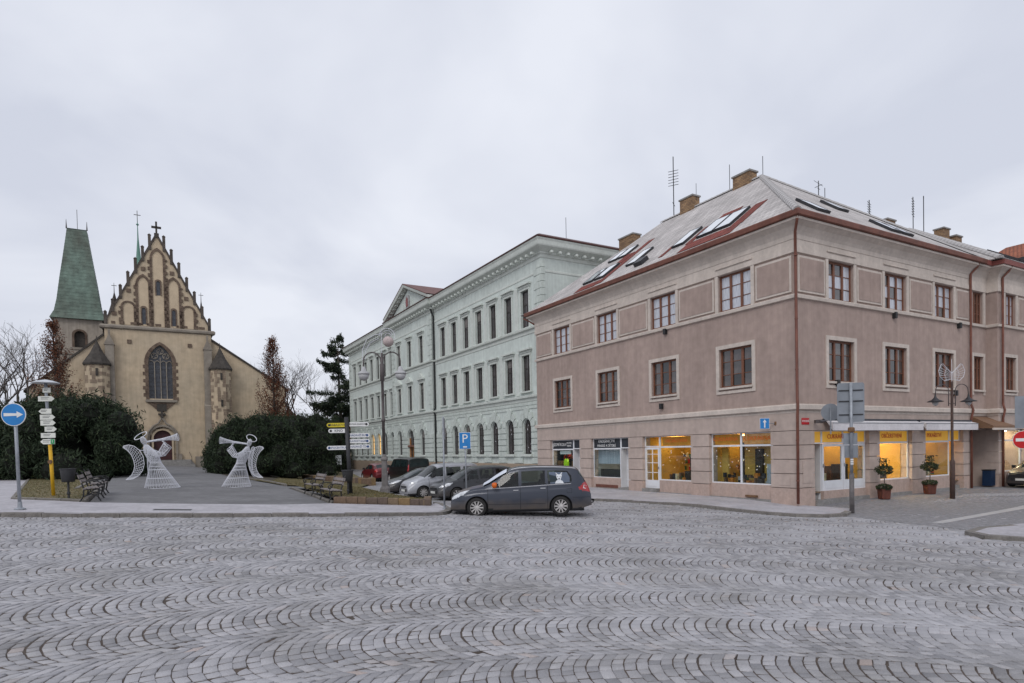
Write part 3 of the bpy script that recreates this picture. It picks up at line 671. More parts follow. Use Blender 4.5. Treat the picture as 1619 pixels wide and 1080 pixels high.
a, b = RO[2]; base_panel(FR, a, 12.0); interior(FR, a, b, 3.0, M_y, M_lampw, 2, .1); shopwin(FR, a, 12.0, .37, 2.62, 2.07, topm=M_yfilm); shopwin(FR, 12.0, b, 2.07, 2.62, None, botm=M_yfilm)
letters(FR, 'R', 10.6, -.13, 2.36, 'PEKAŘSTVÍ', .27, M_red)
small(FR, 9.9, 10.9, -1.2, -1.15, 1.15, 1.95, M_sdark, 'menu_board'); small(FR, 9.9, 10.8, -1.1, -.6, .1, .95, M_sdark, 'counter')
small(FR, 12.0, b, -1.3, -1.26, -.4, 2.06, M_pink, 'porch_back_panel'); small(FR, 11.98, 12.0, -3.0, -.2, -.4, 2.55, M_y, 'interior_partition'); small(FR, 12.002, 12.02, -1.26, -.2, -.4, 2.06, M_pink, 'porch_side_panel')
for k in range(3): small(FR, 12.0, b + .1, -.9, .15 - .28 * k, -.9, -.30 + .15 * k, M_stone, 'door_step')
# goods, lights and stickers that fill the shop rooms
M_goods = [mat('goods_%s' % k, c, .6, .2, 6) for k, c in (('cream', (.6, .5, .33)), ('brown', (.13, .07, .04)), ('dark', (.03, .03, .035)), ('orange', (.5, .18, .03)), ('white', (.6, .6, .58)), ('green', (.06, .12, .05)), ('red', (.35, .03, .03)))]
M_bulb = mat('fairy_light', (1, .8, .5), .5, 0, emit=(1, .74, .36), estr=3.5)
def clutter(fm, a, b, d0, d1, zs, seed, dens=9., hm=.32, mats=None):
    r = random.Random(seed)
    for z in zs:
        s = a
        while s < b - .06:
            w = r.uniform(.05, .22); h = r.uniform(.06, hm); q = r.uniform(d0, d1)
            if r.random() < .8: MB(fm).box(s, min(b, s + w), q - r.uniform(.06, .2), q, z, z + h).build('shop_goods', r.choice(mats or M_goods), house)
            s += w + r.uniform(.01, .12)
def shelves(fm, a, b, d, zs, m): 
    for z in zs: MB(fm).box(a, b, d - .3, d, z - .03, z).build('shelf', m, house)
def fairy(fm, a, b, d, z0, z1, n, seed):
    r = random.Random(seed)
    for i in range(n):
        s, z, q = r.uniform(a, b), r.uniform(z0, z1), d - r.uniform(0, .25); MB(fm).box(s - .008, s + .008, q - .008, q + .008, z - .008, z + .008).build('fairy_light', M_bulb, house)
def stickers(fm, a, b, z0, z1, n, seed):
    r = random.Random(seed)
    for i in range(n):
        s, z, q = r.uniform(a, b), r.uniform(z0, z1), r.uniform(.025, .05); MB(fm).ext([(s + q * math.cos(t) * (1 if j % 2 else .4), z + q * math.sin(t) * (1 if j % 2 else .4)) for j, t in enumerate(np.linspace(0, 6.283, 13)[:-1])], -.162, -.160, 'y').build('snowflake_sticker', M_lett, house)
M_dw = mat('dark_panelling', (.045, .032, .025), .7, .3, 4)
small(FL, 2.35, 2.72, -1.3, -.9, .1, 1.9, M_dw, 'dark_cabinet'); small(FL, 3.25, 3.8, -1.7, -1.2, .1, 2.2, M_dw, 'dark_cabinet'); clutter(FL, 1.4, 4.2, -.75, -.5, (.40, .62), 45, hm=.24, mats=[M_goods[1], M_goods[2], M_dw, M_goods[3]])
small(FL, 5.8, 6.6, -.9, -.5, .3, .85, M_dw, 'sofa'); clutter(FL, 5.75, 7.7, -.7, -.45, (.40,), 46, hm=.45, mats=[M_dw, M_goods[2], M_goods[1]]); small(FL, 6.5, 6.9, -1.5, -1.2, .1, 1.55, M_goods[2], 'dark_figure_stand'); small(FL, 7.1, 7.75, -2.9, -2.85, 1.75, 2.2, M_dw, 'wall_picture')
small(FL, 11.1, 13.3, -.7, -.5, .36, .85, M_goods[2], 'dark_display_base')
small(FL, 2.9, 3.9, -3.19, -3.12, .02, 2.5, M_dw, 'dark_wall_panel'); small(FL, 1.25, 1.7, -2.2, -1.9, .02, 2.1, M_dw, 'dark_cabinet'); small(FL, 1.9, 2.4, -2.9, -2.6, .02, 1.75, M_y, 'tall_cabinet')
clutter(FL, 1.3, 4.3, -.9, -.5, (.40,), 5, hm=.28); clutter(FL, 1.3, 4.3, -1.9, -1.5, (.76, .95), 6, hm=.2); fairy(FL, 1.3, 4.4, -.35, 1.0, 2.0, 12, 7); stickers(FL, 1.3, 4.4, 1.0, 2.0, 22, 8); clutter(FL, 1.3, 2.7, -2.9, -2.8, (1.2, 1.55, 1.85), 9, hm=.25)
small(FL, 6.3, 7.0, -2.0, -1.4, .0, 1.6, M_dw, 'dark_cabinet'); clutter(FL, 5.8, 7.8, -.9, -.4, (.40,), 15, hm=.35); clutter(FL, 5.8, 8.8, -2.9, -2.6, (.8, 1.15, 1.5, 1.8), 16, hm=.3); fairy(FL, 5.8, 7.8, -.35, .9, 2.0, 6, 17); stickers(FL, 5.8, 7.8, .9, 2.0, 10, 18); small(FL, 5.75, 6.35, -1.2, -.6, .3, .9, M_dw, 'armchair')
clutter(FL, 11.1, 13.3, -.9, -.5, (.38,), 25, hm=.4, mats=[M_goods[1], M_goods[2], M_goods[4]]); clutter(FL, 15.6, 17.7, -.9, -.6, (.4, .9, 1.4), 26, hm=.42, mats=[M_goods[1], M_goods[2], M_goods[6], M_goods[5]])
shelves(FR, 1.9, 4.8, -2.2, (1.0, 1.35, 1.7, 2.0), M_wood); clutter(FR, 1.9, 4.8, -2.3, -2.2, (1.0, 1.35, 1.7, 2.0), 31, hm=.26); fairy(FR, 1.9, 3.2, -1.0, 1.0, 2.0, 40, 32); small(FR, 2.4, 2.8, -.8, -.6, .25, .8, M_goods[0], 'display_house'); small(FR, 3.9, 4.35, -1.1, -.6, .2, 1.15, M_dw, 'high_chair'); small(FR, 2.0, 2.5, -1.6, -1.2, .2, 1.0, M_dw, 'counter')
fairy(FR, 5.8, 6.4, -.6, .6, 1.95, 45, 33); small(FR, 6.2, 7.0, -.8, -.4, .42, .78, M_dw, 'bread_crate'); clutter(FR, 5.9, 7.1, -1.9, -1.7, (.8, 1.1), 34, hm=.2); small(FR, 7.3, 8.2, -2.98, -2.94, 1.2, 2.2, M_goods[1], 'wall_picture'); small(FR, 6.6, 7.1, -2.0, -1.96, 2.1, 2.5, M_dw, 'notice')
small(FR, 9.6, 9.75, -.6, -.4, .45, 1.5, M_goods[5], 'window_fir'); clutter(FR, 9.6, 11.8, -.8, -.5, (.42,), 36, hm=.25); small(FR, 10.1, 10.9, -1.1, -1.06, 2.1, 2.5, M_dw, 'notice'); fairy(FR, 9.6, 10.0, -.4, .6, 1.6, 20, 37)
# awnings (fixed to the wall)
M_awn = mat('awning_cloth', (.66, .64, .66), .85, .08, 2, dirt=.08)
for s0, s1 in ((1.60, 8.40), (8.66, 13.45)):
    k = MB(FR); k.box(s0, s1, .05, .22, 2.98, 3.10); c = k.build('awning_box', M_sdark, house)
    k = MB(FR); k.quad((s0, .2, 3.02), (s1, .2, 3.02), (s1, .50, 2.92), (s0, .50, 2.92)); k.quad((s0, .50, 2.92), (s1, .50, 2.92), (s1, .50, 2.60), (s0, .50, 2.60)); k.quad((s0, .2, 3.0), (s1, .2, 3.0), (s1, .49, 2.90), (s0, .49, 2.90))
    k.add([(s0, .2, 3.02), (s0, .5, 2.92), (s0, .5, 2.60)], [(0, 1, 2)]); k.build('awning_cloth', M_awn, c)
    k = MB(FR); k.box(s0, s1, .485, .515, 2.90, 2.93); k.build('awning_bar', M_zinc, c)
# downpipes, lamps and small fixtures of the house
def pipe(pts, parent, nm='downpipe', r=.055, m=None): return MB().tube(pts, r, 8).build(nm, m or M_rust, parent, True)
pipe([(-.42, -.42, 10.95), (-.40, -.40, 10.75), (-.10, -.10, 10.45), (-.12, -.12, 9), (-.17, -.17, 3.9), (-.24, -.24, 3.6), (-.17, -.17, 3.2), (-.14, -.14, -.30)], house)
for z in (9.5, 7.0, 5.0, 2.2, .6): MB().lathe([(.066, z), (.066, z + .05)], 8, (-.145, -.145)).build('pipe_bracket', M_rust, house)
pipe([(13.75, -.45, 10.95), (13.72, -.38, 10.75), (13.62, -.12, 10.45), (13.62, -.12, 3.9), (13.62, -.22, 3.6), (13.62, -.13, 3.2), (13.62, -.13, -.4)], house)
pipe([(-.4, 20.3, 10.9), (-.25, 19.9, 10.7), (-.1, 19.45, 10.4)], house)
for fm, s, z in ((FL, 7.2, 7.66), (FR, 6.9, 7.66), (FR, 12.6, 7.66), (FL, 7.55, 3.98), (FR, 2.6, 4.45), (FR, 12.2, 4.3)):
    MB(fm).box(s - .08, s + .08, .0, .16, z, z + .27).build('wall_floodlight', M_black, house)
MB(FL).box(.28, .78, .05, .06, .42, .85).build('meter_hatch', M_tan2, house); MB(FR).box(.30, .95, .05, .062, .50, 1.40).build('meter_hatch', M_tan2, house)
MB(FL).box(1.9, 2.5, -.03, .052, -.16, -.08).build('vent_grille', M_wood, house)
M_vy = mat('street_plate_red', (.50, .015, .02), .4, .05, 4)
sp = MB(FR).box(.25, .72, .045, .06, 2.86, 3.12).build('street_name_plate', M_vy, house); me = text_mesh('VYSOKÁ', .12); me.materials.append(M_lett); put('lettering', me, None, sp, loc=FR(.485, .062, 2.99))
# ---------------------------------------------------------------- roof
def uvmat(name, c1, c2, sx, sy, rough=.85, mortar=(.12, .11, .10), bump=.6, off=.5, msize=.02, bias=0., noise=.25):
    m = bpy.data.materials.new(name); m.use_nodes = True; MATS[name] = m; nt = m.node_tree; N = nt.nodes; L = nt.links; b = N['Principled BSDF']; b.inputs['Roughness'].default_value = rough
    b.inputs['Specular IOR Level'].default_value = .3
    tc = N.new('ShaderNodeTexCoord'); br = N.new('ShaderNodeTexBrick'); L.new(tc.outputs['UV'], br.inputs['Vector'])
    br.inputs['Scale'].default_value = 1; br.inputs['Brick Width'].default_value = sx; br.inputs['Row Height'].default_value = sy; br.inputs['Mortar Size'].default_value = msize; br.inputs['Mortar Smooth'].default_value = .3
    br.inputs['Bias'].default_value = bias; br.offset = off; br.inputs['Color1'].default_value = lin(c1); br.inputs['Color2'].default_value = lin(c2); br.inputs['Mortar'].default_value = lin(mortar)
    n = N.new('ShaderNodeTexNoise'); n.inputs['Scale'].default_value = .8; n.inputs['Detail'].default_value = 7; L.new(tc.outputs['UV'], n.inputs['Vector'])
    mr = N.new('ShaderNodeMapRange'); mr.inputs[1].default_value = .3; mr.inputs[2].default_value = .7; mr.inputs[3].default_value = 1 - noise; mr.inputs[4].default_value = 1 + noise * .6; L.new(n.outputs[0], mr.inputs[0])
    mm = N.new('ShaderNodeMix'); mm.data_type = 'RGBA'; mm.blend_type = 'MULTIPLY'; mm.inputs[0].default_value = 1; L.new(br.outputs[0], mm.inputs[6]); L.new(mr.outputs[0], mm.inputs[7]); L.new(mm.outputs[2], b.inputs['Base Color'])
    bp = N.new('ShaderNodeBump'); bp.inputs['Strength'].default_value = bump; bp.inputs['Distance'].default_value = .03; bp.invert = True; L.new(br.outputs['Fac'], bp.inputs['Height']); L.new(bp.outputs[0], b.inputs['Normal'])
    return m
def uv_poly(name, pts, m, parent, thick=.06, origin=None, ux=None):
    """slab from a planar polygon with metric UVs: u along ux, v up the slope"""
    P = [Vector(p) for p in pts]; n = (P[1] - P[0]).cross(P[2] - P[0]).normalized()
    if n.z < 0: n = -n
    u = Vector(ux).normalized() if ux else (P[1] - P[0]).normalized(); u = (u - n * u.dot(n)).normalized(); v = n.cross(u)
    o = Vector(origin) if origin else P[0]
    k = len(P); vs = [tuple(p) for p in P] + [tuple(p - n * thick) for p in P]
    fs = [tuple(range(k)), tuple(range(k, 2 * k))[::-1]] + [(i, i + k, (i + 1) % k + k, (i + 1) % k) for i in range(k)]
    me = bpy.data.meshes.new(name); me.from_pydata(vs, [], fs); uvl = me.uv_layers.new(name='UVMap')
    for lp in me.loops:
        d = Vector(me.vertices[lp.vertex_index].co) - o; uvl.data[lp.index].uv = (d.dot(u), d.dot(v))
    me.update(); return put(name, me, m, parent)
M_roof = uvmat('fibre_cement_roof', (.53, .50, .485), (.44, .41, .40), .30, .42, mortar=(.20, .19, .185), msize=.012, bump=.5)
M_rred = uvmat('red_roof_tiles', (.24, .065, .05), (.18, .05, .04), .20, .40, mortar=(.12, .03, .025), msize=.02)
M_tile = uvmat('clay_tile', (.36, .12, .06), (.28, .09, .05), .25, .35, mortar=(.10, .035, .02), msize=.03)
M_brick = uvmat('chimney_brick', (.38, .235, .125), (.20, .115, .065), .27, .09, mortar=(.13, .11, .09), msize=.012, bump=.4)
SLP = 5.55 / 7.35
def zL(x): return 11.15 + (x + .5) * SLP
e0 = .5; PK = (6.85, 6.85, 16.7)
vg = [(6.85, 14.6), (4.0, 16.1), (2.3, 16.35), (.2, 17.3), (-.5, 20.5)]
roofL = uv_poly('roof', [(-.5, -.5, 11.15), PK] + [(x, y, zL(x)) for x, y in vg], M_roof, house, ux=(0, -1, 0), origin=(-.5, 0, 11.15))
uv_poly('roof_slope', [(-.5, -.5, 11.15), (W_ + .5, -.5, 11.15), PK], M_roof, roofL, ux=(1, 0, 0))
uv_poly('roof_slope', [(W_ + .5, -.5, 11.15), (W_ + .5, 20.0, 11.15), (6.85, 14.6, 16.7), PK], M_roof, roofL)
uv_poly('roof_slope', [(-.5, 20.5, 11.15), (.2, 17.3, zL(.2)), (2.3, 16.35, zL(2.3)), (4, 16.1, zL(4)), (6.85, 14.6, 16.7), (W_ + .5, 20.0, 11.15)], M_roof, roofL)
# ridge and hip tiles
M_ridge = mat('ridge_tile', (.42, .405, .40), .85, .15, 3)
def ridge_tiles(a, b, parent, step=.42, m=None):
    a = Vector(a); b = Vector(b); d = b - a; n = max(1, round(d.length / step)); d.normalize(); st = (b - a).length / n
    mb = MB(); prof = [(-.16, -.05), (-.10, .05), (0, .09), (.10, .05), (.16, -.05)]
    x = d.cross(Vector((0, 0, 1))).normalized(); y = x.cross(d)
    vs = []
    for e, sc in ((0, 1.1), (st * 1.06, .95)):
        for p in prof: vs.append(tuple(x * p[0] * sc + y * p[1] * sc + d * e))
    k = len(prof); mb.add(vs, [(i, i + 1, i + 1 + k, i + k) for i in range(k - 1)] + [tuple(range(k))])
    me = mb.mesh('ridge_tile'); me.materials.append(m or M_ridge)
    for i in range(n): put('ridge_tile', me, None, parent, loc=a + d * st * i)
ridge_tiles((-.5, -.5, 11.17), PK, roofL); ridge_tiles((W_ + .5, -.5, 11.17), PK, roofL); ridge_tiles(PK, (6.85, 14.6, 16.7), roofL)
# red patches of replaced tiles and the roof windows on the left slope
def onL(y, x, h=0): return (x - h * SLP / math.hypot(1, SLP) , y, zL(x) + h / math.hypot(1, SLP))
def patchL(y0, y1, x0, x1, h=.03): uv_poly('replaced_tiles', [onL(y0, x0, h), onL(y1, x0, h), onL(y1, x1, h), onL(y0, x1, h)], M_rred, roofL, .02, ux=(0, -1, 0))
patchL(2.95, 6.1, -.30, .45); patchL(2.9, 3.55, .45, 2.2); patchL(5.9, 6.3, .45, 1.9); patchL(4.7, 5.9, 2.2, 2.75); patchL(7.5, 7.8, .1, 1.2)
patchL(12.1, 12.6, -.2, 3.9); patchL(12.6, 14.6, -.3, .3); patchL(12.7, 13.5, 1.85, 2.9)
def skylight(c, u, n, w, h, open_=.0):
    """c centre on the slope, u across, n normal"""
    u = Vector(u); n = Vector(n); v = n.cross(u); root = None
    fm = lambda a, b, d: tuple(Vector(c) + u * a + v * b + n * d)
    mb = MB(fm); f = .06
    for q in ((-w / 2, -w / 2 + f, -h / 2, h / 2), (w / 2 - f, w / 2, -h / 2, h / 2), (-w / 2 + f, w / 2 - f, -h / 2, -h / 2 + f), (-w / 2 + f, w / 2 - f, h / 2 - f, h / 2)): mb.box(q[0], q[1], q[2], q[3], -.02, .09)
    o = mb.build('roof_window', M_zincd, roofL)
    MB(fm).box(-w / 2 + f, w / 2 - f, -h / 2 + f, h / 2 - f, .07, .085).build('pane', M_skyg, o)
M_zincd = mat('dark_flashing', (.035, .035, .04), .5, .2, 4); M_skyg = mat('sky_toned_glass', (.60, .65, .70), .08, .1, 2, spec=.8, coat=1.)  # roof panes coloured pale: the sky's reflection is put into the base colour
nl = (-SLP / math.hypot(1, SLP), 0, 1 / math.hypot(1, SLP)); nr = (0, -SLP / math.hypot(1, SLP), 1 / math.hypot(1, SLP))
for y, x, w, h in ((5.25, 1.35, .98, 1.75), (4.2, 1.35, .98, 1.75), (7.0, 1.35, .80, 1.7), (10.6, 1.4, .80, 1.7), (13.2, 1.15, .9, 1.55), (14.3, 1.15, .9, 1.55), (13.8, 3.3, .8, 1.3), (14.7, 3.3, .8, 1.3)):
    skylight(onL(y, x, .03), (0, -1, 0), nl, w, h)
def onR(x, y, h=0): return (x, y - h * SLP / math.hypot(1, SLP), 11.15 + (y + .5) * SLP + h / math.hypot(1, SLP))
for x, y, w, h in ((2.3, .8, .85, 1.3), (6.6, 2.6, .8, 1.2), (7.6, .75, .85, 1.3), (8.6, .75, .85, 1.3)): skylight(onR(x, y, .03), (1, 0, 0), nr, w, h)
k = MB(); k.fm = lambda a, b, d: tuple(Vector(onL(9.3, .35)) + Vector((0, -1, 0)) * a + Vector(nl).cross(Vector((0, -1, 0))) * b + Vector(nl) * d)
k.box(-.3, .3, -.3, .3, 0, .22); k.build('roof_hatch', M_zincd, roofL)
def chimney(x, y, z0, z1, lx, ly, parent, cap=True):
    mb = MB(); me = bpy.data.meshes.new('chimney'); q = MB().box(-lx / 2, lx / 2, -ly / 2, ly / 2, 0, z1 - z0)
    me.from_pydata(q.v, [], q.f); uvl = me.uv_layers.new(name='UVMap')
    for p in me.polygons:
        n = p.normal
        for li in p.loop_indices:
            v = me.vertices[me.loops[li].vertex_index].co; uvl.data[li].uv = ((v.y if abs(n.x) > .5 else v.x), v.z)
    o = put('chimney', me, M_brick, parent, loc=(x, y, z0))
    h = z1 - z0; MB().box(-lx / 2 - .06, lx / 2 + .06, -ly / 2 - .06, ly / 2 + .06, h, h + .09).build('chimney_cap', M_stone, o)
    return o
chimney(6.85, 12.15, 15.2, 17.32, .6, 1.05, roofL); chimney(6.85, 8.0, 15.2, 17.16, .6, 1.15, roofL); chimney(7.3, 18.3, 12.5, 16.9, .7, 1.5, roofL)
def rod(x, y, z0, z1, parent, r=.022, els=(), nm='antenna', foot=True):
    mb = MB(); mb.tube([(x, y, z0 - .3), (x, y, z1)], r, 5)
    for z, l, a in els: mb.tube([(x - l * math.cos(a), y - l * math.sin(a), z), (x + l * math.cos(a), y + l * math.sin(a), z)], r * .6, 4)
    return mb.build(nm, M_black if foot else M_zinc, parent)
rod(6.85, 13.5, 16.7, 20.5, roofL, .03, [(19.6 - .18 * i, .32, -1.0) for i in range(6)] + [(17.5, .35, .6)])
rod(6.85, 9.05, 16.7, 18.2, roofL, .018, nm='lightning_rod'); rod(6.85, 6.8, 16.6, 17.75, roofL, .018, nm='lightning_rod'); rod(6.85, 11.6, 17.4, 18.1, roofL, .015, nm='lightning_rod')
rod(12.0, 7.0, 13.2, 17.5, roofL, .025, [(17.35, .6, .2), (17.2, .25, 1.5), (17.05, .2, .2)]); rod(12.6, 7.0, 13, 17.2, roofL, .02, [(16.4, .25, .5), (16.2, .2, .5)])
MB().lathe([(.02, 0), (.28, .05), (.34, .12)], 14).build('satellite_dish', M_white, roofL, loc=(11.6, 6.6, 16.0))
# ================================================================ neighbouring town house on the right
ax = thing('town_house', 'tan town house right of the corner house, set forward, at the right edge', 'house', (CX + 13.75 * CT + .0 * ST, CY + 13.75 * ST, 0), TH)
# local x from 0 at the joint; recessed strip 0..1.7 then forward bay from 1.7
mb = MB(FR); facade_wall(mb, 0, 1.72, 3.4, 10.6, [(.35, 1.35, 4.66, 6.38), (.35, 1.35, 8.06, 9.66)], .2)
mb.quad((1.72, 0, -1), (1.72, .5, -1), (1.72, .5, 10.6), (1.72, 0, 10.6))
FB = lambda s, d, z: (s, -.5 - d, z)
mb.fm = FB; facade_wall(mb, 1.72, 20, 3.4, 10.6, [(2.5 + 3.6 * i, 3.7 + 3.6 * i, z, z + h) for i in range(5) for z, h in ((4.66, 1.72), (8.06, 1.6))], .2)
mb.fm = None; mb.quad((20, -.5, -1), (20, 14, -1), (20, 14, 11), (20, -.5, 11)); mb.quad((0, 14, -1), (20, 14, -1), (20, 14, 11), (0, 14, 11))
mb.build('wall', M_tan, ax)
wA = casement_mesh(1.2, 1.72); wB = casement_mesh(1.2, 1.6); wC = casement_mesh(1.0, 1.72); wD = casement_mesh(1.0, 1.6)
pA = pane_mesh(.34, .55, M_curt2); pB = pane_mesh(.34, .51, M_curt)
for i in range(3):
    put_window(ax, FB, 'R', 3.1 + 3.6 * i, 4.66, 1.2, 1.72, wA, pA); put_window(ax, FB, 'R', 3.1 + 3.6 * i, 8.06, 1.2, 1.6, wB, pB)
put_window(ax, FR, 'R', .85, 4.66, 1.0, 1.72, wC, pA); put_window(ax, FR, 'R', .85, 8.06, 1.0, 1.6, wD, pA)
def band(name, prof, m, parent, pts):
    """sweep a (d,z) profile along an open plan polyline; d goes to the right-hand (outer) side"""
    mb = MB(); P = [Vector(p) for p in pts]; n = len(prof); off = []
    for i, p in enumerate(P):
        d0 = (P[i] - P[i - 1]).normalized() if i else None; d1 = (P[i + 1] - P[i]).normalized() if i < len(P) - 1 else None
        n0 = Vector((d0.y, -d0.x)) if d0 else None; n1 = Vector((d1.y, -d1.x)) if d1 else None
        if n0 is None: nn = n1
        elif n1 is None: nn = n0
        else: nn = (n0 + n1) / (1 + n0.dot(n1))
        off.append(nn)
    for p, o in zip(P, off):
        for d, z in prof: mb.v.append((p.x + o.x * d, p.y + o.y * d, z))
    for i in range(len(P) - 1):
        for k in range(n - 1): mb.f.append((i * n + k, (i + 1) * n + k, (i + 1) * n + k + 1, i * n + k + 1))
    return mb.build(name, m, parent)
pl = [(.02, 0), (1.72, 0), (1.72, -.5), (20, -.5)]
band('string_course', [(0, 3.33), (.05, 3.34), (.05, 3.45), (.15, 3.47), (.15, 3.64), (0, 3.70)], M_trim, ax, pl)
band('sill_band', [(0, 7.88), (.09, 7.90), (.10, 8.02), (0, 8.055)], M_trim, ax, pl)
band('cornice', [(0, 9.68), (.07, 9.70), (.07, 9.90), (.05, 10.20), (.07, 10.40), (.13, 10.52), (.24, 10.68), (.40, 10.80), (.46, 10.83), (.46, 10.92), (.2, 10.93)], M_trim, ax, pl)
M_rust2 = mat('new_red_gutter', (.30, .10, .085), .45, .15, 3)
band('gutter', [(.30, 10.93), (.52, 10.935), (.58, 11.13), (.42, 11.17), (.0, 11.2)], M_rust2, ax, [(.6, 0), (1.72, 0), (1.72, -.5), (20, -.5)])
pipe([(2.2, -.95, 10.95), (2.15, -.85, 10.7), (2.02, -.62, 10.4), (2.02, -.62, 3.9), (2.02, -.7, 3.6), (2.02, -.62, 3.2), (2.02, -.62, -.4)], ax)
for c in (3.1, 6.7, 10.3):
    s = MB(FB)
    for q in ((c - .77, c - .6, 4.4, 6.55), (c + .6, c + .77, 4.4, 6.55), (c - .6, c + .6, 6.38, 6.55), (c - .6, c + .6, 4.4, 4.5)): s.box(q[0], q[1], 0, .045, q[2], q[3])
    s.build('window_surround', M_trim, ax); MB(FB).box(c - .68, c + .68, -.18, .11, 4.57, 4.66).build('window_sill', M_trim, ax)
    for q in ((c - .77, c - .6), (c + .6, c + .77)): MB(FB).box(q[0], q[1], 0, .05, 8.05, 9.69).build('pilaster_strip', M_trim, ax)
    p = MB(FB).box(c + .85, c + 2.75, 0, .05, 8.15, 9.6).build('panel_frame', M_trim, ax); MB(FB).box(c + .94, c + 2.66, .05, .068, 8.24, 9.51).build('panel_field', M_tan, p)
s = MB(FR)
for q in ((.18, .35, 4.4, 6.55), (1.35, 1.52, 4.4, 6.55), (.35, 1.35, 6.38, 6.55)): s.box(q[0], q[1], 0, .045, q[2], q[3])
s.build('window_surround', M_trim, ax); MB(FR).box(.25, 1.45, -.18, .11, 4.57, 4.66).build('window_sill', M_trim, ax)
MB(FR).box(1.35, 1.55, 0, .05, 8.05, 9.69).build('pilaster_strip', M_trim, ax)
# street level: porch and shop
for a, b in zip(gr[:-1], gr[1:]):
    MB(FB).box(1.70, 2.15, -.9, .045, a + .011, b - .011).build('rusticated_block', M_pink if a < 0 else M_tan2, ax)
    MB(FB).box(4.6, 5.5, -.4, .045, a + .011, b - .011).build('rusticated_block', M_pink if a < 0 else M_tan2, ax)
    MB(FR).box(.003, .22, -.6, .03, a + .011, b - .011).build('rusticated_block', M_pink if a < 0 else M_tan2, ax)
MB(FB).box(1.71, 20, -.5, .04, 2.63, 3.34).build('frieze', M_tan2, ax); MB(FR).box(.003, 1.72, -.5, .0, 2.63, 3.40).build('frieze', M_tan2, ax)
MB(FR).box(.0, 1.72, -1.96, -1.92, -.6, 2.66).build('passage_back_wall', M_black, ax); MB(FR).box(1.69, 1.718, -1.92, 0, -.6, 2.63).build('passage_wall', M_tan2, ax); MB(FR).box(.002, .02, -1.92, -.6, -.6, 2.63).build('passage_wall', M_tan2, ax); MB(FB).box(2.06, 2.10, -1.5, -.22, .05, 2.63).build('interior_side_wall', M_pink, ax); MB(FB).box(4.70, 4.74, -1.5, -.3, .05, 2.63).build('interior_side_wall', M_pink, ax); MB(FR).box(.22, .95, -1.9, -1.85, -.6, 2.63).build('passage_door', M_black, ax); MB(FR).box(.95, 1.72, -.9, -.85, -.6, 2.63).build('passage_wall', M_pink, ax); MB(FR).box(.93, .96, -1.9, -.85, -.6, 2.63).build('passage_wall', M_tan2, ax)
M_copper = mat('browned_sheet_roof', (.24, .135, .075), .6, .25, 2, c2=(.17, .10, .065))
m = MB(); m.add([(.15, 0, 3.30), (1.75, 0, 3.30), (2.35, -1.05, 2.78), (-.05, -1.05, 2.78), (2.35, -.45, 2.80), (.1, 0, 2.70), (1.8, 0, 2.7), (2.35, -1.05, 2.66), (-.05, -1.05, 2.66)], [(0, 1, 2, 3), (1, 4, 2), (3, 2, 7, 8), (0, 3, 8, 5), (8, 7, 6, 5)]); m.build('porch_roof', M_copper, ax)
MB(FR).box(-.06, 2.36, 1.0, 1.06, 2.58, 2.68).build('porch_roof_edge', M_trim, ax)
M_mann = mat('mannequin_coat', (.05, .08, .07), .8, .2, 4)
shop = MB(FB)
for q in ((2.15, 2.22, .4, 2.62), (4.52, 4.6, .4, 2.62), (2.22, 4.52, .4, .46), (2.22, 4.52, 2.0, 2.08), (2.22, 4.52, 2.56, 2.62)): shop.box(q[0], q[1], -.2, -.14, q[2], q[3])
so_ = shop.build('shop_window', M_white, ax); MB(FB).box(2.22, 4.52, -.18, -.17, .46, 2.0).build('glass_pane', M_glass, so_); MB(FB).box(2.22, 4.52, -.18, -.17, 2.08, 2.56).build('glass_pane', M_glass, so_)
MB(FB).box(2.15, 4.6, -.4, -.04, -.9, .4).build('stall_riser', M_pink, ax)
M_cream = mat('cream_wall', (.75, .62, .38), .9, .05, 2)
MB(FB).box(2.1, 4.7, -1.5, -1.45, .1, 2.6).build('interior_back_wall', M_cream, ax); MB(FB).box(2.1, 4.7, -1.5, -.3, 2.6, 2.63).build('interior_ceiling', M_cream, ax); MB(FB).box(2.1, 4.7, -1.5, -.2, .05, .1).build('interior_floor', M_floor, ax)
MB(FB).box(2.4, 4.4, -1.0, -.7, 2.53, 2.57).build('ceiling_lamp', mat('boutique_lamp', (1, .9, .7), .5, 0, emit=(1, .80, .52), estr=26), ax)
q = MB(); q.lathe([(.10, .5), (.26, .55), (.24, 1.0), (.20, 1.25), (.25, 1.45), (.20, 1.58), (.06, 1.64), (.06, 1.70), (.09, 1.76), (.09, 1.90), (.04, 1.97)], 10, (2.95, .2)); q.build('mannequin', M_mann, ax, True)
MB().lathe([(.16, .46), (.16, .5), (.12, 1.2), (.1, 1.5)], 8, (2.45, .05)).build('red_display_stand', M_vy, ax)
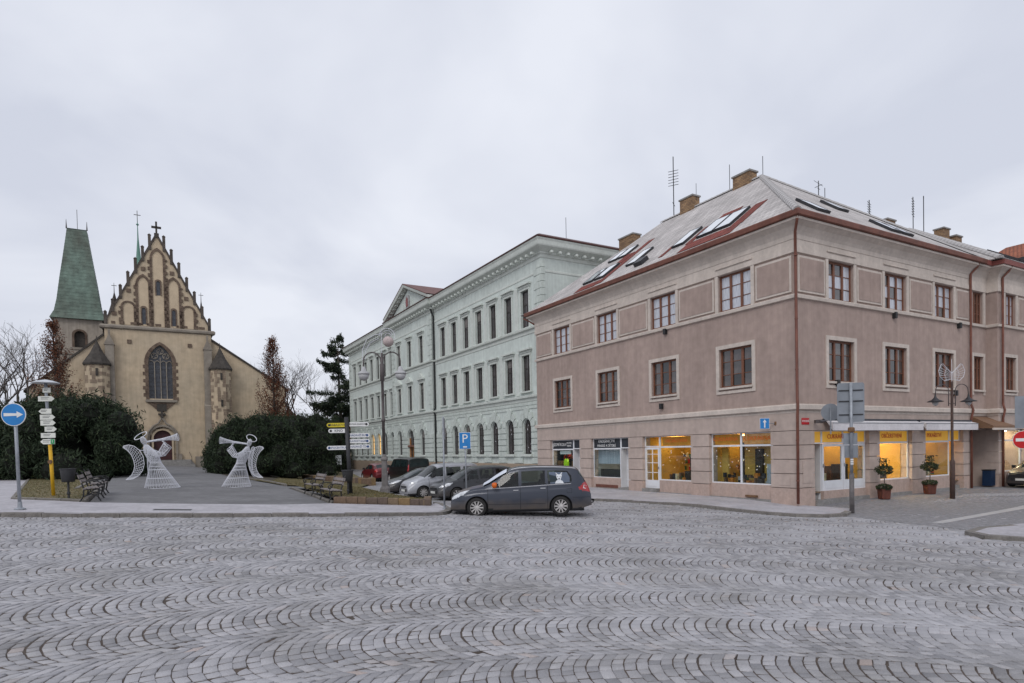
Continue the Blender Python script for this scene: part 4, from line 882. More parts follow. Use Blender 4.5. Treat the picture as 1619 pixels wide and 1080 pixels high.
# roof of the town house
rA = uv_poly('roof', [(.9, -1.0, 11.2), (20.5, -1.0, 11.2), (8.2, 6.85, 16.1), (7.6, 6.85, 16.1)], M_roof, ax, ux=(1, 0, 0)); uv_poly('roof_slope', [(.9, -1.0, 11.2), (7.6, 6.85, 16.1), (0, 14.2, 11.2)], M_roof, rA); uv_poly('roof_slope', [(7.6, 6.85, 16.1), (8.2, 6.85, 16.1), (20.5, 14.2, 11.2), (0, 14.2, 11.2)], M_roof, rA)
uv_poly('roof_slope', [(-.1, -.45, 11.15), (1.2, -.45, 11.15), (1.2, 3, 13.0), (-.1, 3, 13.0)], M_roof, rA)
ridge_tiles((.9, -1.0, 11.22), (7.6, 6.85, 16.1), rA); uv_poly('roof_slope', [(8.2, 6.85, 16.1), (20.5, -1.0, 11.2), (20.5, 14.2, 11.2)], M_roof, rA); ridge_tiles((8.2, 6.85, 16.12), (20.5, -1.0, 11.2), rA)
chimney(5.0, 6.9, 13.0, 16.15, .9, .7, rA); chimney(11.2, 6.6, 13, 16.5, .8, .6, rA); chimney(12.4, 6.4, 13, 16.1, .8, .6, rA)
for x, z1, els in ((3.1, 17.2, [(17.0 - .15 * i, .42, .3) for i in range(6)]), (8.1, 18.3, [(18.1 - .17 * i, .40, .3) for i in range(7)]), (9.4, 18.6, [(18.5, .12, .3)])): rod(x, 6.85, 14.5, z1, rA, .028, els)
for i in range(2): 
    n2 = Vector((0, -4.9, 7.85)).normalized(); f2 = lambda a, b, d, c=Vector((3.0 + 1.1 * i, -.2, 11.72)): tuple(c + Vector((1, 0, 0)) * a + n2.cross(Vector((1, 0, 0))) * b + n2 * d)
    k = MB(f2); w, h, f = .9, 1.3, .09
    for q in ((-w / 2, -w / 2 + f, -h / 2, h / 2), (w / 2 - f, w / 2, -h / 2, h / 2), (-w / 2 + f, w / 2 - f, -h / 2, -h / 2 + f), (-w / 2 + f, w / 2 - f, h / 2 - f, h / 2)): k.box(q[0], q[1], q[2], q[3], 0, .14)
    o = k.build('roof_window', M_zincd, rA); MB(f2).box(-w / 2 + f, w / 2 - f, -h / 2 + f, h / 2 - f, .05, .07).build('pane', M_skyg, o)

# far house behind, white with red tiles
HY, HZ, HZ2 = 7.3, 15.1, 17.35
fh = thing('white_house', 'white house with red tiled roof behind the town house on the right', 'house', (CX + 32 * CT, CY + 32 * ST, 0), TH)
M_wh = mat('white_render', (.62, .60, .62), .9, .06, 1)
MB().box(0, 10, -10, HY, -1, HZ).build('wall', M_wh, fh)
rf = uv_poly('roof', [(-.5, -10, HZ - .1), (-.5, HY + .4, HZ - .1), (5, HY + .4, HZ2), (5, -10, HZ2)], M_tile, fh, .15, ux=(0, -1, 0)); uv_poly('roof_slope', [(5, -10, HZ2), (5, HY + .4, HZ2), (10.5, HY + .4, HZ - .1), (10.5, -10, HZ - .1)], M_tile, rf, .15)
MB().ext([(0, HZ), (10, HZ), (5, HZ2 - .1)], HY - .3, HY, 'y').build('gable_wall', M_wh, fh)
MB().box(-.62, -.48, -10, HY + .3, HZ - .3, HZ - .12).build('gutter', M_zincd, rf)
rl = MB()
for i in range(16): rl.box(-1.2, -1.17, HY - 6 + i * .4, HY - 5.97 + i * .4, HZ - 3.4, HZ - 2.4)
rl.box(-1.21, -1.16, HY - 6, HY + .2, HZ - 2.4, HZ - 2.35); rl.box(-1.3, 0, HY - 6, HY + .2, HZ - 3.5, HZ - 3.4); rl.build('balcony_railing', M_black, fh)

# ================================================================ green school
GX, GY = 2.33, 44.0
gs = thing('green_school', 'long pale green three storey school with pediment and dark tall windows', 'building', (GX, GY, 0), TH)
M_gw = mat('pale_green_wall', (.60, .655, .62), .9, .05, .5, .15, 40, dirt=.10, streak=.10)
M_gw2 = mat('pale_green_block', (.57, .62, .58), .9, .07, .9, .2, 40, dirt=.12, streak=.12)
M_gt = mat('pale_green_trim', (.60, .635, .595), .88, .06, 1, dirt=.1)
M_gstone = mat('school_plinth', (.30, .235, .18), .92, .25, 2, .5, 12, c2=(.36, .28, .21))
M_gf = mat('dark_window_frame', (.035, .028, .026), .5, .2, 4)
M_gblind = mat('school_blind', (.20, .18, .17), .3, .3, 2)
M_gp = mat('school_glass', (.03, .028, .032), .07, .5, .7, c2=(.075, .062, .065), spec=.5, coat=.3)
M_lit = mat('lit_window', (.8, .5, .15), .5, .1, 1, emit=(1, .55, .16), estr=.85)
RSEC = [2.28 + 2.53 * k for k in range(7)]; MSEC = [22.38, 25.72, 29.05]; LSEC = [32.35 + 2.55 * k for k in range(7)]
ALLW = RSEC + MSEC + LSEC; GL = 50.4; AV0, AV1, AVD = 19.55, 31.35, .28
FG = lambda s, d, z: (-d, s, z); FA = lambda s, d, z: (-d - AVD, s, z)
ww = .56
mb = MB()
for fm, a, b, ws in ((FG, 0, AV0, RSEC), (FA, AV0, AV1, MSEC), (FG, AV1, GL, LSEC)):
    mb.fm = fm
    facade_wall(mb, a, b, 5.9, 16.2, [(c - ww, c + ww, 6.36, 9.0) for c in ws] + [(c - ww, c + ww, 11.0, 13.76) for c in ws], .24)
    o2 = [(c - ww, c + ww, 1.72, 4.3, 'arch') if abs(c - 25.72) > .1 else (c - .85, c + .85, -.5, 4.35, 'arch') for c in ws]
    facade_wall(mb, a, b, -1, 5.9, o2, .28)
mb.fm = None
for s in (AV0, AV1): mb.quad((0, s, -1), (-AVD, s, -1), (-AVD, s, 16.4), (0, s, 16.4))
mb.quad((0, 0, -1), (16, 0, -1), (16, 0, 16.2), (0, 0, 16.2)); mb.quad((0, GL, -1), (16, GL, -1), (16, GL, 16.2), (0, GL, 16.2)); mb.quad((16, 0, -1), (16, GL, -1), (16, GL, 16.2), (16, 0, 16.2))
mb.build('wall', M_gw, gs)
gpl = [(16, 0), (0, 0), (0, AV0), (-AVD, AV0), (-AVD, AV1), (0, AV1), (0, GL), (16, GL)]
gpl_r = gpl[::-1]
band('plinth', [(0, -1), (.10, -.9), (.10, .95), (0, 1.0)], M_gstone, gs, gpl_r)
band('string_course', [(0, 5.55), (.05, 5.6), (.06, 5.8), (.20, 5.86), (.22, 6.0), (.03, 6.06)], M_gt, gs, gpl_r)
band('sill_course', [(0, 10.45), (.05, 10.5), (.05, 10.72), (.20, 10.8), (.22, 10.92), (.03, 10.98)], M_gt, gs, gpl_r)
band('frieze_band', [(0, 14.55), (.04, 14.6), (.04, 14.72), (0, 14.75)], M_gt, gs, gpl_r)
band('cornice', [(0, 15.55), (.06, 15.6), (.06, 15.8), (.14, 15.85), (.16, 15.95), (.62, 16.22), (.66, 16.30), (.70, 16.55), (.78, 16.70), (.60, 16.74)], M_gt, gs, gpl_r)
M_tin = mat('dark_red_roof', (.085, .035, .03), .55, .25, 1.2)
band('roof_edge', [(.6, 16.73), (.80, 16.735), (.82, 16.82), (.3, 17.1), (-1.2, 17.6)], M_tin, gs, gpl_r)
rg = MB().add([(1.1, 1.1, 17.55), (14.9, 1.1, 17.55), (14.9, GL - 1.1, 17.55), (1.1, GL - 1.1, 17.55), (8, 8, 19.0), (8, GL - 8, 19.0)], [(0, 1, 4), (1, 2, 5, 4), (2, 3, 5), (3, 0, 4, 5)]).build('roof', M_tin, gs)
for y, z in ((4, 20.5), (20, 19.8), (33, 19.4)): rod(5, y, 17.8, z, rg, .02, nm='lightning_rod')
# modillions under the cornice, one object each
me = MB().box(-.40, 0, -.10, .10, -.16, .0).mesh('modillion'); me.materials.append(M_gt)
s = .5
while s < GL:
    f = FA if AV0 < s < AV1 else FG; put('modillion', me, None, gs, loc=f(s, .12, 16.02)); s += .72
for x in np.arange(.6, 9, .72): put('modillion', me, None, gs, loc=(x, -.12, 16.02), rot=math.pi / 2)
# windows
def gwin_mesh(w, h, arch):
    mb = MB(); f = .07
    for q in ((-w, -w + f, 0, h), (w - f, w, 0, h), (-.035, .035, 0, h), (-w + f, -.035, 0, f), (.035, w - f, 0, f), (-w + f, -.035, h * .62, h * .62 + .08), (.035, w - f, h * .62, h * .62 + .08), (-w + f, -.035, h - f, h), (.035, w - f, h - f, h)): mb.box(q[0], q[1], 0, .07, q[2], q[3])
    for k in (.3,):
        mb.box(-w + f, -.035, .02, .05, h * k, h * k + .03); mb.box(.035, w - f, .02, .05, h * k, h * k + .03)
    me = mb.mesh('window'); me.materials.append(M_gf); return me
gw1 = gwin_mesh(ww, 2.64, 0); gw2 = gwin_mesh(ww, 2.76, 0); gw0 = gwin_mesh(ww, 2.58, 1)
pl_ = {h: (pane_mesh(ww - .05, h * .62, M_gp), pane_mesh(ww - .05, h * .38 - .06, M_gp)) for h in (2.64, 2.76, 2.58)}
pl_lit = (pane_mesh(ww - .05, 2.58 * .62, M_lit), pane_mesh(ww - .05, 2.58 * .38 - .06, M_lit))
def gwindow(fm, s, z, h, me, panes):
    o = put('window', me, None, gs, loc=fm(s, -.15, z), rot=ROT['L'])
    for x in (-ww / 2, ww / 2):
        put('pane', panes[0], None, o, loc=(x, .03, h * .31)); put('pane', panes[1], None, o, loc=(x, .03, h * .81))
    if panes is not pl_lit and random.random() < .38: k = random.uniform(.12, .5); MB().box(-ww + .08, ww - .08, .018, .028, h * (1 - k), h - .08).build('blind', M_gblind, o)
    return o
surA = MB(FG); w = ww
def surround(fm, c, z0, z1, mid):
    s = MB(fm)
    s.box(c - ww - .16, c - ww, 0, .06, z0, z1); s.box(c + ww, c + ww + .16, 0, .06, z0, z1); s.box(c - ww - .16, c + ww + .16, 0, .07, z1, z1 + .18)
    s.box(c - ww - .22, c + ww + .22, 0, .12, z1 + .18, z1 + .34); s.box(c - ww - .32, c + ww + .32, 0, .26, z1 + .34, z1 + .46)
    s.build('window_surround', M_gt, gs)
    MB(fm).box(c - ww - .25, c + ww + .25, -.2, .16, z0 - .12, z0).build('window_sill', M_gt, gs)
    if mid:
        p = MB(fm); p.ext([(c - ww - .34, z1 + .46), (c + ww + .34, z1 + .46), (c, z1 + .98)], 0, .24, 'y'); o = p.build('window_pediment', M_gt, gs)
        p = MB(fm); p.ext([(c - ww, z1 + .52), (c + ww, z1 + .52), (c, z1 + .84)], .24, .25, 'y'); p.build('pediment_field', M_gw2, o)
M_snow = mat('paper_star', (.75, .75, .78), .8, 0)
for c in ALLW:
    fm = FA if AV0 < c < AV1 else FG
    gwindow(fm, c, 6.36, 2.64, gw1, pl_[2.64]); gwindow(fm, c, 11.0, 2.76, gw2, pl_[2.76])
    surround(fm, c, 6.36, 9.0, AV0 < c < AV1); surround(fm, c, 11.0, 13.76, False)
    if abs(c - 25.72) > .1:
        lit = abs(c - LSEC[2]) < .1 or abs(c - LSEC[3]) < .1
        o = gwindow(fm, c, 1.72, 2.58, gw0, pl_lit if lit else pl_[2.58])
        MB(fm).box(c - ww - .22, c + ww + .22, -.2, .20, 1.54, 1.72).build('window_sill', M_gt, gs)
        if c < 13:
            for k in range(8):
                x, z = random.uniform(-.4, .4), .25 + k * .27 + random.uniform(-.05, .05); q = MB(); r = random.uniform(.05, .09)
                q.add([(x + r * math.cos(t) * (1 if j % 2 else .45), 0, z + r * math.sin(t) * (1 if j % 2 else .45)) for j, t in enumerate(np.linspace(0, 6.283, 11)[:-1])], [tuple(range(10))]); q.build('paper_star', M_snow, o, loc=(0, .024, 0))
# pilaster strips between the upper windows
for ws in (RSEC, LSEC):
    for c in ws[:-1]:
        for z0, z1 in ((6.1, 9.3), (11.0, 14.1)): MB(FG).box(c + 1.0, c + 1.5, 0, .05, z0, z1).build('pilaster', M_gt, gs)
# rustication of the ground floor: single blocks between the arched windows, radiating voussoirs above
cz = [1.02 + .46 * i for i in range(7)]
ed = [-.0] + sorted(q for c in ALLW for q in ((c - ww - .05, c + ww + .05) if abs(c - 25.72) > .1 else (c - .95, c + .95))) + [GL]
for i in range(0, len(ed), 2):
    a, b = ed[i], ed[i + 1]; segs = [(a, b)]
    for t in (AV0, AV1): segs = [q for s_ in segs for q in (((s_[0], t), (t, s_[1])) if s_[0] < t < s_[1] else (s_,))]
    for (a, b) in segs:
        fm = FA if AV0 <= (a + b) / 2 <= AV1 else FG
        for j, z in enumerate(cz[:-1]):
            m = MB(fm); m.box(a + .015, b - .015, 0, .08, z + .032, z + .46 - .032); m.build('rusticated_block', M_gw2, gs)
for s0, s1, fm in ((0, AV0, FG), (AV0, AV1, FA), (AV1, GL, FG)):
    for z in (5.05, 5.32): MB(fm).box(s0 + .02, s1 - .02, 0, .05, z, z + .22).build('rusticated_course', M_gw2, gs)
for c in ALLW:
    fm = FA if AV0 < c < AV1 else FG; r0 = ww + .08 if abs(c - 25.72) > .1 else .97; zc = 4.3 - ww if r0 < .9 else 4.35 - .85; R1 = 1.12 if r0 < .9 else 1.45
    for k in range(5):
        t0, t1 = math.pi * k / 5 + .03, math.pi * (k + 1) / 5 - .03; tm = (t0 + t1) / 2; R2 = R1 * (1.16 if k == 2 else 1.0)
        pts = [(c + r0 * math.cos(t), zc + r0 * math.sin(t)) for t in (t0, tm, t1)] + [(c + R2 * math.cos(t1), zc + R2 * math.sin(t1)), (c + R2 * 1.14 * math.cos(tm), zc + R2 * 1.14 * math.sin(tm)), (c + R2 * math.cos(t0), zc + R2 * math.sin(t0))]
        m = MB(fm); m.ext(pts, 0, .11, 'y'); m.build('voussoir', M_gw2, gs)
# corner quoins and the avant-corps quoins
for s, sg, fm in ((0, 1, FG), (AV0, 1, FA), (AV1, -1, FA), (GL, -1, FG)):
    for z0, z1 in ((6.2, 10.4), (11.0, 15.4)):
        n = 9; h = (z1 - z0) / n
        for k in range(n):
            l = .95 if k % 2 else .6
            MB(fm).box(min(s, s + sg * l) + (.0 if sg < 0 else -.05), max(s, s + sg * l) + (.05 if sg < 0 else 0), -.3 if s in (0, GL) else 0, .05, z0 + k * h + .02, z0 + (k + 1) * h - .02).build('quoin', M_gw2, gs)
# door
dr = MB(FA); 
for q in ((24.87, 25.02, -.3, 3.5), (26.42, 26.57, -.3, 3.5), (25.02, 26.42, 2.55, 2.75)): dr.box(q[0], q[1], -.26, -.12, q[2], q[3])
M_door = mat('varnished_door', (.30, .125, .035), .45, .3, 3, c2=(.40, .18, .05), emit=(.5, .2, .05), estr=.0)
d_ = dr.build('entrance_door', M_door, gs)
for a in (25.02, 25.73): MB(FA).box(a, a + .68, -.24, -.18, -.3, 2.55).build('door_leaf', M_door, d_); MB(FA).box(a + .12, a + .56, -.18, -.165, 1.2, 2.4).build('door_panel', M_gf, d_)
MB(FA).box(25.02, 26.42, -.24, -.2, 2.75, 4.3).build('fanlight', M_gp, d_); MB(FA).box(24.8, 26.64, -.2, .1, 2.56, 2.76).build('door_lintel', mat('red_sandstone', (.20, .095, .065), .85, .2, 3), d_)
# pediment
p = MB(FA); p.ext([(AV0 - .4, 16.72), (AV1 + .4, 16.72), ((AV0 + AV1) / 2, 19.15)], -1.5, .10, 'y'); pd = p.build('pediment', M_gw, gs)
for s0, s1, z0, z1 in ((AV0 - .75, 25.45, 16.75, 19.25), (AV1 + .75, 25.45, 16.75, 19.25)):
    q = MB(FA); q.add([(s0, .1, z0), (s1, .1, z1), (s1, .62, z1 + .1), (s0, .62, z0 + .1), (s0, .1, z0 + .38), (s1, .1, z1 + .38), (s1, .70, z1 + .38), (s0, .70, z0 + .38)], [(0, 1, 2, 3), (3, 2, 6, 7), (4, 5, 6, 7), (0, 3, 7, 4), (1, 2, 6, 5)]); q.build('raking_cornice', M_gt, pd)
    q = MB(FA); q.add([(s0, .72, z0 + .39), (s1, .72, z1 + .39), (s1, -8, z1 + .39), (s0, -8, z0 + .39), (s0, .72, z0 + .47), (s1, .72, z1 + .47), (s1, -8, z1 + .47), (s0, -8, z0 + .47)], [(0, 1, 2, 3), (4, 5, 6, 7), (0, 1, 5, 4), (3, 2, 6, 7)]); q.build('pediment_roof', mat('red_sheet_roof', (.13, .05, .04), .6, .2, 1.5), pd)
    for i in range(1, 9):
        t = i / 9.5; put('modillion', me, None, pd, loc=FA(s0 + (s1 - s0) * t, .08, z0 + (z1 - z0) * t + .12))
m = MB(FA); m.ext([(25.1, 17.2), (25.8, 17.2), (26.0, 17.9), (25.85, 18.45), (25.45, 18.6), (25.05, 18.45), (24.9, 17.9)], .1, .24, 'y'); cr = m.build('coat_of_arms', mat('grey_relief', (.36, .36, .36), .85, .25, 6, .5, 30), pd)
m = MB(FA); m.ext([(25.2, 17.35), (25.7, 17.35), (25.75, 18.1), (25.45, 18.35), (25.15, 18.1)], .24, .28, 'y'); m.build('shield', mat('shield_red', (.25, .10, .10), .8, .2, 5), cr)
for s in (24.3, 26.6): m = MB(FA); m.ext([(s - .35, 17.0), (s + .35, 17.0), (s + .2, 17.6), (s, 17.9), (s - .25, 17.5)], .1, .18, 'y'); m.build('relief_scroll', M_gw2, pd)
pipe(([FG(AV0 - .12, .62, 16.6), FG(AV0 - .12, .3, 15.6), FG(AV0 - .12, .12, 15.2), FG(AV0 - .12, .12, 6.3), FG(AV0 - .12, .28, 6.0), FG(AV0 - .12, .14, 5.6), FG(AV0 - .12, .14, -.3)]), gs, r=.085, m=M_black)
# ================================================================ church
KX, KY = -44.9, 80.0; KZ = .92
ch = thing('church', 'gothic church front with stepped brown gable, big traceried window and red door', 'church', (KX, KY, 0), TH)
M_cp = mat('church_plaster', (.56, .445, .31), .93, .10, .22, .25, 20, c2=(.49, .405, .295), dirt=.16, streak=.09)
M_cs = mat('brown_stone', (.085, .058, .044), .93, .35, 1.6, .6, 10, c2=(.185, .135, .10))
M_cg = mat('grey_ashlar', (.30, .265, .22), .92, .2, 1.2, .4, 10, c2=(.22, .19, .16))
M_slate = mat('dark_shingle', (.055, .048, .042), .85, .3, 3, .5, 20)
M_leaded = mat('leaded_glass', (.035, .04, .05), .25, .4, 3, c2=(.075, .08, .095))
M_cd = mat('maroon_door', (.055, .018, .020), .6, .2, 3)
FC = FR
M_cdk = mat('sooty_stone', (.055, .046, .040), .93, .3, 2, .5, 12, c2=(.115, .095, .08))
M_tq = mat('weathered_quoin', (.19, .14, .105), .93, .3, 1.2, .5, 10, c2=(.33, .26, .19))
mb = MB(FC)
facade_wall(mb, -5.9, 6.0, -.5, 18.3, [(-1.32, 1.36, 9.5, 16.4, 'gothic'), (-1.0, 1.04, 1.2, 5.45, 'arch')], .5)
mb.build('wall', M_cp, ch)
m = MB(); m.box(-5.9, 6.0, .6, 38, -.5, 18.3); m.build('nave', M_cp, ch)
# gable
gb = MB(FC); gb.ext([(-5.55, 18.6), (5.65, 18.6), (5.65, 19.3), (.05, 30.3), (-5.55, 19.3)], -.7, .0, 'y'); gable = gb.build('gable', M_cp, ch)
band('gable_cornice', [(0, 18.05), (.25, 18.2), (.28, 18.42), (.12, 18.62), (-.05, 18.62)], M_cg, ch, [(-6.15, .6), (-6.15, 0), (6.25, 0), (6.25, .6)])
for sg in (-1, 1):
    q = MB(FC); a = (.05 + sg * 5.75, 18.95); b = (.05, 30.45)
    q.ext([(a[0], a[1]), (a[0] + sg * .0, a[1] + .45), (b[0], b[1] + .30), (b[0], b[1] - .25)], -.8, .12, 'y'); q.build('gable_coping', M_cdk, gable)
    for k, (x, z) in enumerate(((.80, 30.4), (1.60, 28.8), (2.42, 27.2), (3.27, 25.4), (4.12, 23.65), (4.98, 21.8), (5.8, 20.25))):
        zb = 30.3 - 1.965 * x - .3; xx = .05 + sg * x
        q = MB(); q.box(xx - .17, xx + .17, -.15, .25, zb, z - .12); q.add([(xx - .2, -.18, z - .12), (xx + .2, -.18, z - .12), (xx + .2, .28, z - .12), (xx - .2, .28, z - .12), (xx, .05, z + .12)], [(0, 1, 4), (1, 2, 4), (2, 3, 4), (3, 0, 4)]); q.build('pinnacle', M_cdk, gable)
cr = MB(); cr.box(-.06, .16, -.05, .15, 30.2, 32.1); cr.box(-.50, .60, -.05, .15, 31.25, 31.5); cr.box(-.22, .32, -.15, .3, 30.1, 30.6); cr.build('cross', M_slate, gable)
# blind niches: plaster field with a surround of alternating brown stones
def niche(a, b, z0, top, k='gothic', fieldm=None, t=.26, nm='niche'):
    ar = arch_pts(a, b, top, k, 10); spring = ar[0][1]
    f = MB(FC); f.poly([(a, .03, z0)] + [(p[0], .03, p[1]) for p in ar] + [(b, .03, z0)]); f.build(nm, fieldm or M_cpl, gable)
    s = MB(FC); z = z0; i = 0
    while z < spring - .05:
        h = min(.42, spring - z); l = t + (.22 if i % 2 else .02) + random.uniform(-.04, .04)
        s.box(a - l, a, 0, .13, z + .01, z + h - .01); l = t + (.22 if (i + 1) % 2 else .02) + random.uniform(-.04, .04); s.box(b, b + l, 0, .13, z + .01, z + h - .01); z += h; i += 1
    c = (a + b) / 2
    for p, q in zip(ar[:-1], ar[1:]):
        e = lambda r, g: (c + (r[0] - c) * (1 + g / ((b - a) / 2)), spring + (r[1] - spring) * (1 + g / ((b - a) / 2 + .2)))
        p2, q2 = e(p, t), e(q, t); s.ext([p, q, q2, p2], 0, .14, 'y')
    s.build(nm + '_surround', M_cs, gable)
M_cpl = mat('pale_plaster', (.55, .44, .31), .93, .10, .8, .2, 20)
niche(-.55, .65, 18.7, 28.4); niche(-2.18, -1.05, 18.7, 24.9); niche(1.2, 2.35, 18.7, 24.9); niche(-3.85, -2.72, 18.7, 21.5, 'arch'); niche(2.85, 4.0, 18.7, 21.5, 'arch')
for a, b, z0, z1 in ((-1.82, -1.42, 18.9, 20.95), (1.52, 1.92, 18.9, 20.95), (-.16, .27, 22.7, 24.5)):
    m = MB(FC); m.poly([(a, .04, z0)] + [(p[0], .04, p[1]) for p in arch_pts(a, b, z1, 'arch', 8)] + [(b, .04, z0)]); m.build('lancet', M_leaded, gable)
    s = MB(FC)
    for p, q in zip([(a, z0)] + arch_pts(a, b, z1, 'arch', 8), arch_pts(a, b, z1, 'arch', 8) + [(b, z0)]): 
        c = (a + b) / 2; s.ext([p, q, (c + (q[0] - c) * 1.7, z0 + (q[1] - z0) * 1.12), (c + (p[0] - c) * 1.7, z0 + (p[1] - z0) * 1.12)], .03, .16, 'y')
    s.build('lancet_surround', M_cs, gable)
for x, z in ((-3.2, 23.0), (3.2, 22.6), (-1.55, 25.9), (1.65, 25.7), (-4.8, 20.0), (-3.3, 16.6), (3.45, 16.5)): MB(FC).box(x - .24, x + .24, 0, .1, z - .24, z + .24).build('stone_boss', M_cs, ch)
for x in range(-5, 6): MB(FC).box(x - .2 + random.uniform(-.2, .2), x + .25, 0, .06, 18.75, 19.05).build('stone_boss', M_cs, ch)
# great window with tracery
m = MB(FC); m.poly([(-1.32, -.48, 9.5)] + [(p[0], -.48, p[1]) for p in arch_pts(-1.32, 1.36, 16.4, 'gothic')] + [(1.36, -.48, 9.5)]); gwn = m.build('great_window', M_leaded, ch)
t = MB(FC)
for k in range(1, 4): x = -1.32 + 2.68 * k / 4; t.box(x - .05, x + .05, -.47, -.3, 9.5, 14.3 + (.5 if k == 2 else 0))
for k in range(4):
    x0 = -1.32 + 2.68 * k / 4; pass
    ar = [(x0 + .335 - .3 * math.cos(a), 13.9 + .45 * math.sin(a)) for a in np.linspace(0, math.pi, 7)]
    for p, q in zip(ar[:-1], ar[1:]): t.ext([p, q, (q[0], q[1] + .1), (p[0], p[1] + .1)], -.46, -.32, 'y')
for cx_, cz_ in ((-.62, 15.0), (.66, 15.0), (.02, 15.6)):
    for rr in (.40,):
        ar = [(cx_ + rr * math.cos(a), cz_ + rr * math.sin(a)) for a in np.linspace(0, 2 * math.pi, 15)]
        for p, q in zip(ar[:-1], ar[1:]): t.ext([p, q, (cx_ + (q[0] - cx_) * .8, cz_ + (q[1] - cz_) * .8), (cx_ + (p[0] - cx_) * .8, cz_ + (p[1] - cz_) * .8)], -.46, -.32, 'y')
        for a in np.linspace(.4, 6.68, 5)[:-1]: t.ext([(cx_ + .3 * math.cos(a + e), cz_ + .3 * math.sin(a + e)) for e in (-.35, .35)] + [(cx_ + .08 * math.cos(a), cz_ + .08 * math.sin(a))], -.46, -.34, 'y')
t.build('tracery', M_cg, gwn)
for z in np.arange(10.0, 14, .55): MB(FC).box(-1.3, 1.34, -.475, -.46, z, z + .03).build('glazing_bar', M_slate, gwn)
s = MB(FC); z = 9.3; i = 0
while z < 14.0:
    l1 = .38 + (.25 if i % 2 else 0) + random.uniform(-.05, .05); l2 = .38 + (.25 if (i + 1) % 2 else 0); s.box(-1.32 - l1, -1.32, -.1, .05, z + .01, z + .43); s.box(1.36, 1.36 + l2, -.1, .05, z + .01, z + .43); z += .45; i += 1
ar = arch_pts(-1.32, 1.36, 16.4, 'gothic', 14)
for p, q in zip(ar[:-1], ar[1:]):
    e = lambda r: (.02 + (r[0] - .02) * 1.33, 14.08 + (r[1] - 14.08) * 1.16); s.ext([p, q, e(q), e(p)], -.1, .06, 'y')
s.build('window_surround', M_cs, ch); MB(FC).box(-1.75, 1.8, 0, .28, 9.05, 9.35).build('window_sill', M_cg, ch)
m = MB(FC); m.ext([(-1.6, 9.05), (1.65, 9.05), (.6, 8.1), (-.55, 8.1)], 0, .1, 'y'); m.build('sill_corbel', M_cs, ch); MB(FC).box(-.52, .55, .1, .14, 7.9, 8.8).build('relief_plaque', M_slate, ch)
# portal
for k, (g, d0, d1, mm) in enumerate(((.0, -.4, -.2, M_cg), (.22, -.2, 0.0, M_cs), (.45, 0, .2, M_cg))):
    s = MB(FC); a, b = -1.0 - g, 1.04 + g; ar = [(a, 1.2)] + arch_pts(a, b, 5.45 + g, 'arch', 14) + [(b, 1.2)]; ar2 = [(a - .24, 1.2)] + arch_pts(a - .24, b + .24, 5.45 + g + .24, 'arch', 14) + [(b + .24, 1.2)]
    for i in range(len(ar) - 1): s.ext([ar[i], ar[i + 1], ar2[i + 1], ar2[i]], d0 - .1, d1, 'y')
    s.build('portal_arch', mm, ch)
og = MB(FC)
for sg in (-1, 1):
    P = [(.02 + sg * 1.75, 4.2), (.02 + sg * 1.6, 5.2), (.02 + sg * 1.0, 6.0), (.02 + sg * .45, 6.3), (.02 + sg * .12, 6.9), (.02, 7.2)]
    og.tube([(p[0], .22, p[1]) for p in P], .13, 6)
og.build('ogee_hood', M_cg, ch); m = MB(FC); m.box(-.12, .16, .1, .35, 7.0, 7.5); m.box(-.4, .44, .1, .32, 7.35, 7.6); m.box(-.1, .14, .1, .3, 7.6, 7.95); m.build('finial', M_slate, ch)
m = MB(FC)
for x in (-2.15, 1.75): m.box(x, x + .4, 0, .35, .8, 2.4)
m.build('portal_base', M_cg, ch)
dd = MB(FC); ar = arch_pts(-1.0, 1.04, 5.45, 'arch'); dd.ext([(-1.0, 1.2)] + ar + [(1.04, 1.2)], -.5, -.42, 'y'); dd.build('church_door', M_cd, ch)
for k in range(5): MB(FC).box(-3.0 - .1 * k, 3.2 + .1 * k, .0, .4 + .38 * k, -.3, 1.62 - .16 * k).build('church_step', M_stone, ch)
MB(FC).box(3.7, 9.5, 0, .45, -.3, 2.0).build('base_course', M_cg, ch); MB(FC).box(-9.5, -3.5, 0, .45, -.3, 2.0).build('base_course', M_cg, ch)
rail = MB(FC); rail.tube([(3.2, 1.8, 1.0), (3.2, 1.8, 1.9), (3.0, .3, 2.6)], .03, 5); rail.build('handrail', M_black, ch)
# buttresses with gablets
for x0, x1 in ((-5.95, -4.85), (4.95, 6.05)):
    b = MB(FC); b.box(x0, x1, 0, .95, -.5, 8.6); b.box(x0 + .08, x1 - .08, 0, .70, 8.6, 16.0); c = (x0 + x1) / 2
    b.add([(x0, 0, 8.6), (x1, 0, 8.6), (x1, .95, 8.6), (x0, .95, 8.6), (x1, 0, 9.3), (x0, 0, 9.3)], [(2, 3, 5, 4), (0, 3, 5), (1, 2, 4)])
    b.ext([(x0 - .02, 16.0), (x1 + .02, 16.0), (c, 17.4)], 0, .78, 'y'); b.box(c - .12, c + .12, .3, .5, 17.2, 17.9); b.build('buttress', M_cg, ch)
# aisles
for sg, pts in ((-1, [(-5.9, 17.3), (-13.6, 10.4), (-13.6, -.5), (-5.9, -.5)]), (1, [(6.0, 17.35), (15.2, 11.4), (15.2, -.5), (6.0, -.5)])):
    m = MB(FC); m.ext(pts, -14, -.3, 'y'); m.build('aisle', M_cp, ch)
    a, b = pts[0], pts[1]; m = MB(FC); m.ext([a, (b[0] + sg * .5, b[1] - .45), (b[0] + sg * .5, b[1] - .2), (a[0], a[1] + .3)], -14, -.12, 'y'); m.build('aisle_roof', M_slate, ch)
